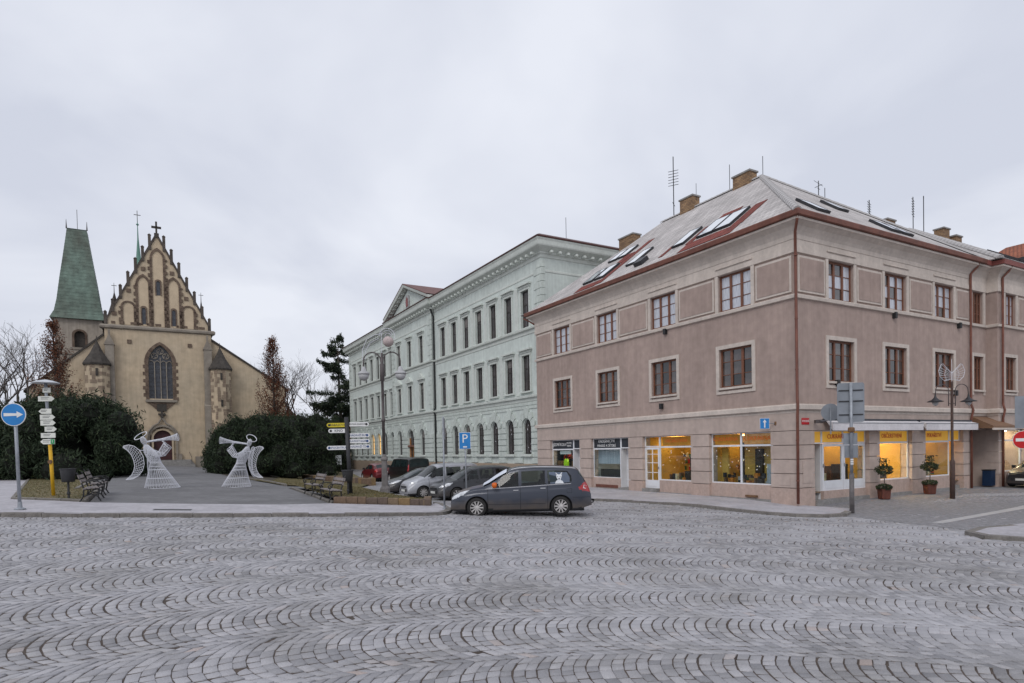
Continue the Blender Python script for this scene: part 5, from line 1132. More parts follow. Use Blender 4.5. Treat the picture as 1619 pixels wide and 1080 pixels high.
# stair turrets
for x, r in ((-6.7, 1.36), (6.95, 1.32)):
    t = MB(); t.lathe([(r, -.5), (r, 13.45)], 8, (x, -.55), math.pi / 8); to = t.build('stair_turret', M_cp, ch)
    q = MB(); q.lathe([(r + .2, 13.35), (r + .24, 13.55), (r * .55, 14.9), (.08, 16.3), (.03, 17.0)], 8, (x, -.55), math.pi / 8); q.build('turret_roof', M_slate, to)
    s = MB(); rr = r * math.cos(math.pi / 8) + .02
    for k in range(8):
        a0 = math.pi / 8 + k * math.pi / 4
        if math.sin(a0) > .5: continue
        z = .5; i = k
        while z < 13.2:
            h = random.uniform(.3, .5); px, py = x + (r + .012) * math.cos(a0), -.55 + (r + .012) * math.sin(a0)
            for sg in (-1, 1):
                if random.random() < .62:
                    tx = Vector((-math.sin(a0 + sg * math.pi / 8), math.cos(a0 + sg * math.pi / 8))) * sg; l = random.uniform(.2, .55); nx = Vector((math.cos(a0 + sg * math.pi / 8), math.sin(a0 + sg * math.pi / 8))) * .03
                    p0 = Vector((px, py)); p1 = p0 + tx * l
                    s.add([(p0.x + nx.x, p0.y + nx.y, z), (p1.x + nx.x, p1.y + nx.y, z), (p1.x + nx.x, p1.y + nx.y, z + h), (p0.x + nx.x, p0.y + nx.y, z + h)], [(0, 1, 2, 3)])
            z += h + .05; i += 1
    kind(s.build('turret_quoins', M_tq, to), 'stuff')
    for z in (12.0, 8.5, 5.0): MB().box(x - .12, x + .12, -.6 - r, -.55 - r + .15, z, z + .9).build('slit_window', M_slate, to)
# nave roof, fleche and small spires
m = MB(); m.add([(-6.2, .6, 18.2), (6.3, .6, 18.2), (.05, .6, 28.4), (-6.2, 38, 18.2), (6.3, 38, 18.2), (.05, 38, 28.4)], [(0, 2, 5, 3), (1, 4, 5, 2), (0, 1, 2), (3, 5, 4)]); nr_ = m.build('nave_roof', M_slate, ch)
M_verd = mat('verdigris', (.085, .20, .165), .6, .3, .5, c2=(.14, .27, .215), stretch=(1, 1, .25))
q = MB(); q.lathe([(1.0, 27), (.85, 30), (.42, 31.5), (.10, 35.6), (.05, 37.6), (.22, 37.75), (.05, 38.0), (.04, 38.9)], 8, (-2.3, 20)); q.build('fleche', M_verd, nr_)
q = MB(); q.box(-2.34, -2.26, 19.96, 20.04, 38, 39.9); q.box(-2.75, -1.85, 19.96, 20.04, 39.2, 39.28); q.build('fleche_cross', M_slate, nr_)
for x, y, z0, z1, r in ((-5.0, 6, 20.3, 24.4, .80), (5.3, 6, 19.6, 24.2, .62)):
    q = MB(); q.lathe([(r * .8, z0 - 3), (r * .8, z0 + .6), (r, z0 + .7), (r * .45, z0 + 2.2), (.05, z1 - .5), (.02, z1 + .8)], 8, (x, y)); q.build('roof_spire', M_slate, nr_)
    q = MB(); q.box(x - .3, x + .3, y - .03, y + .03, z1 + .4, z1 + .46); q.build('spire_cross', M_slate, nr_)
# ================================================================ bell tower
bt = thing('bell_tower', 'square bell tower with tall tapering green copper roof beside the church', 'tower', (KX - 9.35 * CT - 9 * ST, KY - 9.35 * ST + 9 * CT, 0), TH)
M_tw = mat('tower_render', (.43, .375, .31), .93, .15, .4, .3, 12, c2=(.35, .305, .26), dirt=.15, streak=.2)
mb = MB(FR); facade_wall(mb, -2.55, 2.75, -.5, 20.6, [(-.45, .75, 16.85, 19.05, 'arch')], .5); mb.fm = None
for q in (((-2.55, 0), (-2.55, 5.3)), ((2.75, 0), (2.75, 5.3)), ((-2.55, 5.3), (2.75, 5.3))): mb.quad((*q[0], -.5), (*q[1], -.5), (*q[1], 20.6), (*q[0], 20.6))
mb.build('tower_wall', M_tw, bt); MB(FR).box(-.45, .75, -.5, -.45, 16.85, 19.0).build('louvre', M_slate, bt)
s = MB(FR); ar = [(-.45, 16.85)] + arch_pts(-.45, .75, 19.05, 'arch', 10) + [(.75, 16.85)]
for p, q in zip(ar[:-1], ar[1:]): s.ext([p, q, (.15 + (q[0] - .15) * 1.4, 16.85 + (q[1] - 16.85) * 1.1), (.15 + (p[0] - .15) * 1.4, 16.85 + (p[1] - 16.85) * 1.1)], 0, .07, 'y')
s.build('window_surround', M_cs, bt); MB(FR).box(-.9, 1.2, 0, .12, 16.55, 16.85).build('window_sill', M_cg, bt); MB().box(-2.7, 2.9, -.15, 5.45, 15.9, 16.1).build('string_course', M_cg, bt)
bands = [(3.12, 20.6), (2.66, 21.6), (2.36, 23.2), (2.0, 26.2), (1.62, 29.0), (1.28, 31.6), (1.10, 33.05)]
rt = MB(); cxm, cym = .1, 2.65
for h, z in bands: rt.v += [(cxm - h, cym - h, z), (cxm + h, cym - h, z), (cxm + h, cym + h, z), (cxm - h, cym + h, z)]
for i in range(len(bands) - 1):
    for k in range(4): rt.f.append((i * 4 + k, i * 4 + (k + 1) % 4, i * 4 + 4 + (k + 1) % 4, i * 4 + 4 + k))
rt.f.append((24, 25, 26, 27)); rt.f.append((3, 2, 1, 0))
M_cu = mat('copper_patina', (.085, .095, .075), .6, .3, .30, .35, 6, c2=(.17, .245, .20), stretch=(1, 1, .45), dirt=.35, mix=(.32, .62)); tr = rt.build('tower_roof', M_cu, bt)
for i in range(1, 26):     # standing seams of the copper sheets
    z = 20.9 + i * .47; h = float(np.interp(z, [b[1] for b in bands], [b[0] for b in bands])) + .012
    MB().add([(cxm - h, cym - h, z), (cxm + h, cym - h, z), (cxm + h, cym + h, z), (cxm - h, cym + h, z), (cxm - h, cym - h, z + .05), (cxm + h, cym - h, z + .05), (cxm + h, cym + h, z + .05), (cxm - h, cym + h, z + .05)], [(0, 1, 5, 4), (1, 2, 6, 5), (2, 3, 7, 6), (3, 0, 4, 7)]).build('copper_seam', M_cu, tr)
MB().box(cxm - 1.12, cxm + 1.12, cym - 1.12, cym + 1.12, 31.9, 33.0).build('ridge_lantern', mat('dark_patina', (.05, .065, .06), .7, .3, 3), tr)
for x in (-1.05, 1.25): MB().lathe([(.09, 33), (.05, 33.6), (.02, 34.2)], 6, (x, cym - 1.0)).build('roof_finial', M_slate, tr)
MB().tube([(cxm, cym, 33), (cxm, cym, 36)], .03, 4).build('lightning_rod', M_slate, tr)
# ================================================================ vegetation
def leaf_quads(P, size, aspect=1.6, up=None, spread=1.0):
    """one small quad per point with a random orientation"""
    n = len(P); a = rng.normal(size=(n, 3)); a /= np.linalg.norm(a, axis=1)[:, None]
    if up is not None: a = a * spread + up; a /= np.linalg.norm(a, axis=1)[:, None]
    b = np.cross(a, rng.normal(size=(n, 3))); b /= np.linalg.norm(b, axis=1)[:, None]; s = (size * rng.uniform(.6, 1.35, n))[:, None]
    A = a * s * aspect; B = b * s
    return np.stack([P - A, P - B * .55, P + A, P + B * .55], 1).reshape(-1, 3)
def cloud(name, P, size, m, parent, aspect=1.6, up=None, spread=1., tint=None):
    n = len(P); return raw_mesh(name, leaf_quads(P, size, aspect, up, spread), np.arange(4 * n).reshape(-1, 4), m, parent, rng.random(n) if tint is None else tint)
M_yew = attr_mat('yew_needles', 'tint', (.013, .024, .012), (.046, .066, .034), .75, (.085, .105, .048), 0, 20, spec=.25)
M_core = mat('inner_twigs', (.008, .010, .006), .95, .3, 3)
M_bark = mat('bark', (.075, .062, .052), .95, .3, 4, .6, 20)
M_twig = mat('grey_twigs', (.085, .072, .066), .95, .25, 5)
M_rust_leaf = attr_mat('withered_leaves', 'tint', (.075, .028, .016), (.17, .068, .036), .85, (.23, .115, .065), 0, 20, spec=.2)
M_pine = attr_mat('pine_needles', 'tint', (.016, .028, .020), (.048, .064, .038), .8, (.075, .088, .045), 0, 20, spec=.25)
def yew(label, x, y, rx, ry, h, seed, n=26000, group='dark yew shrubs in the park'):
    n = int(n * 1.7)
    r = np.random.default_rng(seed); z0 = float(gz(x, y)); t = thing('yew_shrub', label, 'shrub', (x, y, z0), 0, group)
    # lumps: many rounded sprays around an ellipsoid
    L = []; k = 85
    for i in range(k):
        a = r.uniform(0, 6.283); v = r.uniform(.02, 1) ** .8; e = math.sqrt(max(0, 1 - (v * .94) ** 2.4))
        q = r.uniform(.72, .98); L.append((rx * e * q * math.cos(a), ry * e * q * math.sin(a), h * v * r.uniform(.80, .98), r.uniform(.6, 1.25) * min(rx, h) * .26))
    L = np.array(L); idx = r.integers(0, k, n); d = r.normal(size=(n, 3)); d /= np.linalg.norm(d, axis=1)[:, None]
    rad = L[idx, 3] * r.uniform(.55, 1.10, n) ** .5
    P = L[idx, :3] + d * rad[:, None]
    # upright shoots sticking out of the outline
    m_ = n // 5; j = r.integers(0, n, m_); sh = P[j] + np.c_[r.normal(0, .07, (m_, 2)), r.uniform(0, .45, m_)] + d[j] * r.uniform(.0, .22, m_)[:, None]
    P = np.concatenate([P, sh]); P = P[P[:, 2] > .08]
    tint = np.clip(r.normal(.42, .24, len(P)), 0, 1)
    cloud('crown', P, .062, M_yew, t, 2.7, np.array([0, 0, .75]), 1., tint)
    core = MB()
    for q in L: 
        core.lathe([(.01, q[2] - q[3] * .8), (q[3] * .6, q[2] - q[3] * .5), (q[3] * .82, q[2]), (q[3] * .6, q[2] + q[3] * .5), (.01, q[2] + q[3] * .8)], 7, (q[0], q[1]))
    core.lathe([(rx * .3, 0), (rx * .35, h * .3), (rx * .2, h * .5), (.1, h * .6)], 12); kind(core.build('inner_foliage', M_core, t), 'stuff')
    tr = MB(); tr.tube([(0, 0, -.2), (.05, 0, h * .4)], [.16, .08], 6); tr.build('trunk', M_bark, t)
    return t
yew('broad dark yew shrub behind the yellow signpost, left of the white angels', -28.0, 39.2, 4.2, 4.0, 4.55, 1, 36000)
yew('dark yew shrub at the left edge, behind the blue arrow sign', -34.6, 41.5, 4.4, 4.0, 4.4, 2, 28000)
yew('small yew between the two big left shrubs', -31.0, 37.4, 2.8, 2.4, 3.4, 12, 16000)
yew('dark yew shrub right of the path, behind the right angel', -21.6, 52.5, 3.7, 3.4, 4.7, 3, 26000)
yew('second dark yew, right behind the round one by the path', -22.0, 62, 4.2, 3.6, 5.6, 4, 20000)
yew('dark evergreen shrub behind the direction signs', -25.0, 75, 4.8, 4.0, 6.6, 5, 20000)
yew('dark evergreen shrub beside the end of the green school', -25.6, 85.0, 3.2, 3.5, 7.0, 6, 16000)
yew('far evergreen shrub left of the church', -56.0, 66, 5.0, 4.0, 5.0, 8, 12000)
def columnar(label, x, y, h, w, seed, n=15000):
    r = np.random.default_rng(seed); z0 = float(gz(x, y)); t = thing('hornbeam_tree', label, 'tree', (x, y, z0), 0, 'columnar trees with withered brown leaves')
    tr = MB(); tr.tube([(0, 0, -.3), (.03, 0, h * .4), (0, .03, h * .75), (0, 0, h * .98)], [.22, .15, .07, .015], 7); BR = []
    tr.build('trunk', M_bark, t); br = MB()
    P = []
    for i in range(230):
        z = h * (.08 + .88 * r.random() ** .85); a = r.uniform(0, 6.283); u = z / h
        R = w * (np.interp(u, [0, .12, .35, .6, .85, 1], [.55, .9, 1., .72, .36, .06])) * r.uniform(.55, 1.12)
        up = r.uniform(1.1, 2.0) * R; p0 = Vector((0, 0, max(.6, z - up))); p2 = Vector((R * math.cos(a), R * math.sin(a), z + .15 * R)); p1 = (p0 + p2) / 2 + Vector((.16 * R * math.cos(a), .16 * R * math.sin(a), -.2 * R))
        br.tube([p0, p1, p2], [.032, .02, .006], 4)
        k = int(n / 230 * (1.3 if u < .45 else .5 if u < .7 else .28)); s = r.uniform(.25, 1.03, k)
        for q in s:
            c = p0 * (1 - q) ** 2 + p1 * 2 * q * (1 - q) + p2 * q * q; P.append((c.x + r.normal(0, .15), c.y + r.normal(0, .15), c.z + r.normal(0, .17)))
    br.build('branches', M_twig, t); cloud('crown', np.array(P), .068, M_rust_leaf, t, 1.3)
    return t
columnar('columnar tree with rusty withered leaves left of the church', -42.4, 58, 14.6, 2.5, 21, 34000)
columnar('columnar tree with rusty withered leaves right of the church', -25.5, 67, 15.4, 2.4, 22, 34000)
def bare_tree(label, x, y, h, spread, seed, lean=0., trunk=.28, depth=6, split0=.25):
    r = random.Random(seed); z0 = float(gz(x, y)); t = thing('bare_tree', label, 'tree', (x, y, z0), 0, 'leafless trees behind the park')
    big = MB(); tw = MB()
    def grow(p, d, l, rad, lev):
        pts = [p]; q = p; dd = d.copy(); k = 3
        for i in range(k):
            dd = (dd + Vector((r.gauss(0, .13), r.gauss(0, .13), r.gauss(.03, .08)))).normalized(); q = q + dd * l / k; pts.append(q)
        (big if lev < 2 else tw).tube(pts, [rad, rad * .87, rad * .76, rad * .64], 6 if lev < 2 else (4 if lev < 4 else 3))
        if lev >= depth: return
        n = 3 if lev < 3 else r.choice((2, 3, 3))
        for i in range(n):
            ax = Vector((r.gauss(0, 1), r.gauss(0, 1), r.gauss(0, .5))); ang = r.uniform(.30, .75) * spread
            nd = (dd + ax.normalized() * math.tan(ang)).normalized(); st = pts[r.choice((2, 3, 3))]
            grow(st, nd, l * r.uniform(.62, .86), max(.006, rad * r.uniform(.48, .66)), lev + 1)
    grow(Vector((0, 0, -.3)), Vector((lean, 0, 1)).normalized(), h * split0, trunk, 0)
    big.build('trunk', M_bark, t); kind(tw.build('crown', M_twig, t), 'stuff')
    return t
bare_tree('leafless tree with crooked limbs at the left edge, left of the church', -56.3, 70, 21.0, .95, 31, -.10, .36)
bare_tree('leafless tree nearest the left picture edge behind the yews', -66.0, 78, 22.0, 1.0, 36, .1, .34)
bare_tree('leafless tree between the rusty tree and the pine, centre one', -33.0, 104, 27, .85, 33, .05, .36)
bare_tree('leafless tree just right of the rusty columnar tree', -37.5, 108, 23, .95, 34, -.1, .30)
bare_tree('leafless tree beside the pine, partly behind its branches', -29.5, 108, 24, .9, 35, .15, .30)
def pine(label, x, y, h, seed):
    r = np.random.default_rng(seed); z0 = float(gz(x, y)); t = thing('pine_tree', label, 'tree', (x, y, z0)); tr = MB(); tr.tube([(0, 0, -.3), (.1, 0, h * .4), (-.1, .1, h * .75), (0, 0, h)], [.34, .26, .14, .03], 8); tr.build('trunk', M_bark, t)
    br = MB(); P = []
    for i in range(78):
        z = h * r.uniform(.12, .99); u = z / h; a = r.uniform(0, 6.283); R = np.interp(u, [0, .3, .6, .85, 1], [5.2, 5.0, 4.3, 2.6, .9]) * r.uniform(.55, 1.1)
        d = Vector((math.cos(a), math.sin(a), 0)); e = Vector((0, 0, z)) + d * R + Vector((0, 0, r.uniform(-.2, .5))); mid = Vector((0, 0, z)) + d * R * .5 + Vector((0, 0, -.15))
        br.tube([(0, 0, z), mid, e], [.08, .05, .015], 4); k = int(120 * R)
        s = r.uniform(.18, 1.05, k); side = np.array([-d.y, d.x, 0]); w = .16 + .55 * R / 4
        c = np.array(mid)[None] * (2 * s * (1 - s))[:, None] + np.array(e)[None] * (s ** 2)[:, None] + np.array((0, 0, z))[None] * ((1 - s) ** 2)[:, None]
        P.append(c + side[None] * (r.normal(0, w * .6, k) * (1.15 - s * .6))[:, None] + np.c_[np.zeros((k, 2)), r.normal(.10, .20, k)])
    br.build('branches', M_bark, t); cloud('crown', np.concatenate(P), .11, M_pine, t, 1.7, np.array([0, 0, .4]))
pine('tall dark pine with tiered branches at the left end of the green school', -26.4, 96, 20.3, 41)
# distant backdrop: low wooded rise and a small house seen between the trees
hl = MB(); xs = np.linspace(-150, 10, 60)
prev = None
for i, x in enumerate(xs):
    y = 170 - .1 * x; z = 3.2 + 1.6 * math.sin(x * .06) + random.uniform(-.5, .5); hl.v += [(x, y, -2), (x, y, z), (x, y + 40, z + 2)]
for i in range(len(xs) - 1): b = i * 3; hl.f += [(b, b + 3, b + 4, b + 1), (b + 1, b + 4, b + 5, b + 2)]
kind(hl.build('hills', mat('far_wood', (.085, .075, .07), .95, .4, .25, .6, 1.5)), 'structure')
bh = thing('distant_house', 'small distant house with brown roof seen between the bare trees', 'house', (-33, 128, -.2), .3)
MB().box(-5, 5, 0, 8, -1, 5.5).build('wall', mat('ochre_wall', (.36, .28, .19), .9, .1, 1), bh)
MB().ext([(-.5, 5.3), (8.5, 5.3), (4, 9.2)], -5.4, 5.4, 'x').build('roof', mat('brown_roof', (.17, .085, .055), .85, .2, 1), bh)
for x in (-2.5, 1.5): MB().box(x, x + 1.1, -.04, .0, 2.2, 3.8).build('window', M_dark, bh)
# ================================================================ vehicles
def paint(name, c, dirt=(.13, .105, .085), d=.75, rough=.28, metal=.35):
    m = bpy.data.materials.new(name); m.use_nodes = True; nt = m.node_tree; N = nt.nodes; L = nt.links; b = N['Principled BSDF']
    tc = N.new('ShaderNodeTexCoord'); sx = N.new('ShaderNodeSeparateXYZ'); L.new(tc.outputs['Object'], sx.inputs[0])
    n = N.new('ShaderNodeTexNoise'); n.inputs['Scale'].default_value = 3; n.inputs['Detail'].default_value = 6; L.new(tc.outputs['Object'], n.inputs['Vector'])
    ad = N.new('ShaderNodeMath'); ad.operation = 'MULTIPLY_ADD'; L.new(n.outputs[0], ad.inputs[0]); ad.inputs[1].default_value = .35; L.new(sx.outputs[2], ad.inputs[2])
    mr = N.new('ShaderNodeMapRange'); mr.inputs[1].default_value = .42; mr.inputs[2].default_value = .80; mr.inputs[3].default_value = d; mr.inputs[4].default_value = .06; L.new(ad.outputs[0], mr.inputs[0])
    mx = N.new('ShaderNodeMix'); mx.data_type = 'RGBA'; L.new(mr.outputs[0], mx.inputs[0]); mx.inputs[6].default_value = lin(c); mx.inputs[7].default_value = lin(dirt); L.new(mx.outputs[2], b.inputs['Base Color'])
    rr = N.new('ShaderNodeMapRange'); rr.inputs[3].default_value = rough; rr.inputs[4].default_value = .75; L.new(mr.outputs[0], rr.inputs[0]); L.new(rr.outputs[0], b.inputs['Roughness'])
    b.inputs['Metallic'].default_value = metal; b.inputs['Coat Weight'].default_value = .3; b.inputs['Coat Roughness'].default_value = .12
    return m
M_cglass = mat('car_glass', (.016, .026, .027), .05, .3, 2, spec=.35)
M_cgl2 = glass_mat('clear_car_glass', (.34, .42, .40)); M_seat = mat('seat_cloth', (.03, .03, .035), .9, .2, 8)
M_tyre = mat('tyre_rubber', (.022, .021, .021), .85, .3, 6); M_rim = mat('alloy_rim', (.50, .48, .47), .4, .2, 5, metal=.25); M_rimd = mat('rim_shadow_gap', (.02, .02, .02), .7, .1, 3)
M_trimb = mat('black_plastic', (.018, .018, .02), .55, .15, 5); M_chr = mat('chrome_strip', (.62, .62, .64), .25, .1, 4, metal=.8)
M_hl = mat('headlamp', (.55, .57, .60), .12, .3, 9, coat=1., spec=.7); M_tl = mat('tail_lamp', (.36, .012, .015), .2, .2, 9, coat=.8); M_seam = mat('panel_gap', (.006, .006, .007), .8, 0)
M_amb = mat('amber', (.60, .12, .01), .4, .1, 5); M_plate = mat('number_plate', (.65, .65, .62), .5, .05, 3)
def wheel_meshes(r, w, spokes, plain=False):
    ty = MB(); pr = [(r * .66, -w / 2), (r * .9, -w / 2), (r * .985, -w * .36), (r, -w * .2), (r, w * .2), (r * .985, w * .36), (r * .9, w / 2), (r * .66, w / 2)]
    ty.lathe(pr, 28); ty.f = ty.f[:-2]; ty.v = [(x, z, y) for x, y, z in ty.v]
    rm = MB(); rm.lathe([(r * .60, .0), (r * .67, .015), (r * .68, .10), (r * .64, .10)], 28); rm.f = rm.f[:-2]; rm.v = [(x, -z - w / 2 + .1, y) for x, y, z in rm.v]
    bk = MB(); bk.lathe([(.02, 0), (r * .62, 0), (r * .62, .02)], 24); bk.v = [(x, -w / 2 + .07 - z, y) for x, y, z in bk.v]  # near-black disc stands in for the shade between the spokes
    sp = MB()
    for k in range(spokes):
        a = 2 * math.pi * k / spokes; wd = .62 / spokes * r * (1.5 if plain else 1.15); ca, sa = math.cos(a), math.sin(a)
        for p0, p1, y0 in ((r * .08, r * .65, -w / 2 + .01),):
            q = [(p0, -wd * .7), (p1, -wd), (p1, wd), (p0, wd * .7)]
            sp.add([(x * ca - t * sa, y0, x * sa + t * ca) for x, t in q] + [(x * ca - t * sa, y0 + .04, x * sa + t * ca) for x, t in q], [(0, 1, 2, 3), (0, 1, 5, 4), (1, 2, 6, 5), (2, 3, 7, 6), (3, 0, 4, 7)])
    h = MB(); h.lathe([(r * .17, 0), (r * .15, .02), (.01, .025)], 14); h.v = [(x, -w / 2 + .015 - z, y) for x, y, z in h.v]; sp.add(h.v, h.f)
    out = []
    for b, m in ((ty, M_tyre), (rm, M_rim), (bk, M_rimd), (sp, M_rim)):
        me = b.mesh('wheel_part'); me.materials.append(m); out.append(me)
    return out
def car(name, label, cat, loc, rot, L, W, top, belt, sill, wheels, r, body_m, side_win, ws, rw, hl, tl, doors, roofw=.74, spokes=9, res=.03, group=None, plain=False, nose=.72, tail=.84, rails=False, glass_m=None, hood_m=None, seats=(1.95, 2.85, 3.6)):
    t = thing(name, label, cat, loc, rot, group)
    xs = set(np.round(np.concatenate([np.linspace(0, .3, 16), np.arange(.3, L - .3, res), np.linspace(L - .3, L, 20)]), 4))
    for d in doors: xs |= {round(d - .007, 4), round(d + .007, 4)}
    for xw in wheels:
        for a in np.linspace(0, math.pi, 25): xs.add(round(xw + (r + .055) * math.cos(a), 4))
    xs = np.array(sorted(xs)); tx, tz = zip(*top); bx, bz = zip(*belt)
    def geo(x):
        zt = float(np.interp(x, tx, tz)); zb = min(float(np.interp(x, bx, bz)), zt - .05); zs = sill
        if x < .35: zs = sill + .03 * (1 - x / .35)
        if x > L - .5: zs = sill + .14 * (x - L + .5) / .5
        for xw in wheels:
            q = (r + .055) ** 2 - (x - xw) ** 2
            if q > 0: zs = max(zs, r + math.sqrt(q) * 1.0)
        zs = min(zs, zb - .02); f = 1.
        if x < .9: f *= 1 - (1 - nose) * (1 - x / .9) ** 2.6
        if x > L - .8: f *= 1 - (1 - tail) * ((x - L + .8) / .8) ** 2.6
        w = W / 2 * f; g = min(1, max(0, (zt - zb - .05) / .35)); zsh = zt - .035 - .06 * g; wr = w * (.86 * (1 - g) + roofw * g)
        return zt, zb, zs, w, g, max(zsh, zb + .005), wr
    n1, n2, n3 = 16, 16, 10
    def section(x):
        zt, zb, zs, w, g, zsh, wr = geo(x); P = []
        for i in range(n1 + 1):
            q = i / n1; z = zs + (zb - zs) * q; hh = (z - sill) / max(.05, zb - sill); P.append((w * (.945 + .055 * math.sin(math.pi * min(1, max(0, hh)) ** .8) - .02 * hh - .012 * float(sstep(.80, .86, hh)) - .006 * float(sstep(.30, .27, abs(hh - .27) * 10 + .1))), z))
        y0 = P[-1][0]
        for i in range(1, n2 + 1):
            q = i / n2; P.append((y0 + (wr - y0) * (q ** 1.25), zb + (zsh - zb) * q))
        for i in range(1, n3 + 1):
            q = i / n3; P.append((wr * (1 - q), zsh + (zt - zsh) * (1 - (1 - q) ** 2.3)))
        return P
    S = [section(x) for x in xs]; rows = len(S[0]); cls = {}
    def add(c, sg, i, j):
        key = (c, sg if c in ('side', 'hl', 'tl') else (sg, int(np.argmin([abs(xs[i] - d) for d in doors])) + 1) if c == 'seam' else 0); mb = cls.setdefault(key, MB()); q = [(xs[i], S[i][j]), (xs[i + 1], S[i + 1][j]), (xs[i + 1], S[i + 1][j + 1]), (xs[i], S[i][j + 1])]
        vs = [(x, sg * p[0], p[1]) for x, p in q]; mb.add(vs, [(0, 1, 2, 3) if sg < 0 else (3, 2, 1, 0)])
    for i in range(len(xs) - 1):
        xc = (xs[i] + xs[i + 1]) / 2; g = geo(xc)
        for j in range(rows - 1):
            yc = (S[i][j][0] + S[i + 1][j + 1][0]) / 2; zc = (S[i][j][1] + S[i + 1][j + 1][1]) / 2; c = 'body'
            if j < n1:
                if zc < sill + .07 and not any(abs(xc - xw) < r for xw in wheels): c = 'lower'
                if any(inpoly(np.array([xc]), np.array([zc]), h)[0] for h in hl): c = 'hl'
                elif any(inpoly(np.array([xc]), np.array([zc]), h)[0] for h in tl): c = 'tl'
                elif any(abs(xc - d) < .008 for d in doors) and zc > sill + .06: c = 'seam'
            elif j < n1 + n2:
                if any(inpoly(np.array([xc]), np.array([zc]), h)[0] for h in side_win): c = 'side'
                elif any(inpoly(np.array([xc]), np.array([zc]), h)[0] for h in tl): c = 'tl'
                elif any(inpoly(np.array([xc]), np.array([zc]), h)[0] for h in hl): c = 'hl'
                elif ws[0] < xc < ws[1] and j > n1 + n2 - 3: c = 'ws'
                elif rw[0] < xc < rw[1] and j > n1 + n2 - 4: c = 'rw'
            else:
                if ws[0] < xc < ws[1] and yc < g[6] - .03: c = 'ws'
                elif rw[0] < xc < rw[1] and yc < g[6] - .05: c = 'rw'
                elif hood_m and xc < ws[0] - .04 and xc > .22: c = 'hood'
            for sg in (-1, 1): add(c, sg, i, j)
    nm = {'body': ('body', body_m), 'lower': ('sill_trim', M_trimb), 'seam': ('door_gap', M_seam), 'side': ('side_window', glass_m or M_cglass), 'ws': ('windscreen', glass_m or M_cglass), 'rw': ('rear_window', glass_m or M_cglass), 'hl': ('headlight', M_hl), 'tl': ('taillight', M_tl), 'hood': ('bonnet', hood_m)}
    cap = cls[('body', 0)]
    for i in (0, -1):
        loop = [(xs[i], -p[0], p[1]) for p in S[i]] + [(xs[i], p[0], p[1]) for p in S[i][::-1]][1:]; cap.poly(loop)
    for (c, sg), mb in cls.items():
        o = mb.build(nm[c][0], nm[c][1], t)
        bm = bmesh.new(); bm.from_mesh(o.data); bmesh.ops.remove_doubles(bm, verts=bm.verts, dist=.0005); bm.to_mesh(o.data); bm.free()
        for p in o.data.polygons: p.use_smooth = len(p.vertices) == 4
    MB().box(.25, L - .25, -W / 2 + .26, W / 2 - .26, sill - .06, min(.9, r * 2 + .12)).build('underbody', M_trimb, t)
    if glass_m:
        for xr in seats:
            for yy in (-.42, .42):
                MB().ext([(xr, .6), (xr + .18, .6), (xr + .36, 1.18), (xr + .24, 1.2)], yy - .23, yy + .23, 'y').build('seat', M_seat, t); MB().box(xr + .28, xr + .38, yy - .13, yy + .13, 1.22, 1.40).build('headrest', M_seat, t)
        MB().box(ws[0] + .12, ws[0] + .5, -W / 2 + .2, W / 2 - .2, .7, .98).build('dashboard', M_seat, t)
    MB().box(-.012, .05, -W * .26, W * .26, sill + .16, sill + .30).build('lower_grille', M_trimb, t); MB().box(-.015, .06, -W * .2, W * .2, sill + .36, sill + .45).build('grille', M_trimb, t)
    MB().box(-.03, .0, -.26, .26, sill + .17, sill + .28).build('number_plate', M_plate, t); MB().box(L - .02, L + .015, -.26, .26, .72, .83).build('number_plate', M_plate, t)
    wm = wheel_meshes(r, .21, spokes, plain)
    for xw in wheels:
        for sg in (-1, 1):
            w_ = put('wheel', wm[0], None, t, True, loc=(xw, sg * (W / 2 - .125), r), rot=0 if sg < 0 else math.pi)
            for k, nme in ((1, 'rim'), (2, 'spoke_shade_disc'), (3, 'spokes')): put(nme, wm[k], None, w_)
    def sy(x, z):
        P = section(x)
        return float(np.interp(z, [p[1] for p in P[:n1 + n2 + 1]], [p[0] for p in P[:n1 + n2 + 1]]))
    mx_, mz = ws[0] + .42, float(np.interp(ws[0] + .42, bx, bz)) + .03
    for sg in (-1, 1):
        m = MB(); y0 = sy(mx_, mz) * sg; m.add([(mx_ - .08, y0 + sg * .04, mz), (mx_ + .08, y0 + sg * .04, mz), (mx_ + .09, y0 + sg * .22, mz + .02), (mx_ - .05, y0 + sg * .22, mz + .02), (mx_ - .07, y0 + sg * .05, mz + .13), (mx_ + .07, y0 + sg * .05, mz + .15), (mx_ + .07, y0 + sg * .21, mz + .17), (mx_ - .04, y0 + sg * .21, mz + .15)], [(0, 1, 2, 3), (4, 5, 6, 7), (0, 1, 5, 4), (1, 2, 6, 5), (2, 3, 7, 6), (3, 0, 4, 7)]); m.build('side_mirror', t.get('mm') and M_amb or M_trimb, t)
        for d in doors[1:]:
            if d > wheels[1]: continue
            z = float(np.interp(d, bx, bz)) - .10; y1 = sy(d - .15, z) * sg; MB().box(d - .24, d - .06, min(y1, y1 + sg * .025), max(y1, y1 + sg * .025), z - .015, z + .015).build('door_handle', M_chr if rails else body_m, t)
    if rails:
        for sg in (-1, 1):
            pts = [(x, sg * (geo(x)[6] - .02), geo(x)[5] + .05) for x in np.linspace(ws[1] + .1, rw[0] - .1, 12)]; MB().tube(pts, .018, 5).build('roof_rail', M_chr, t)
    return t, sy, geo
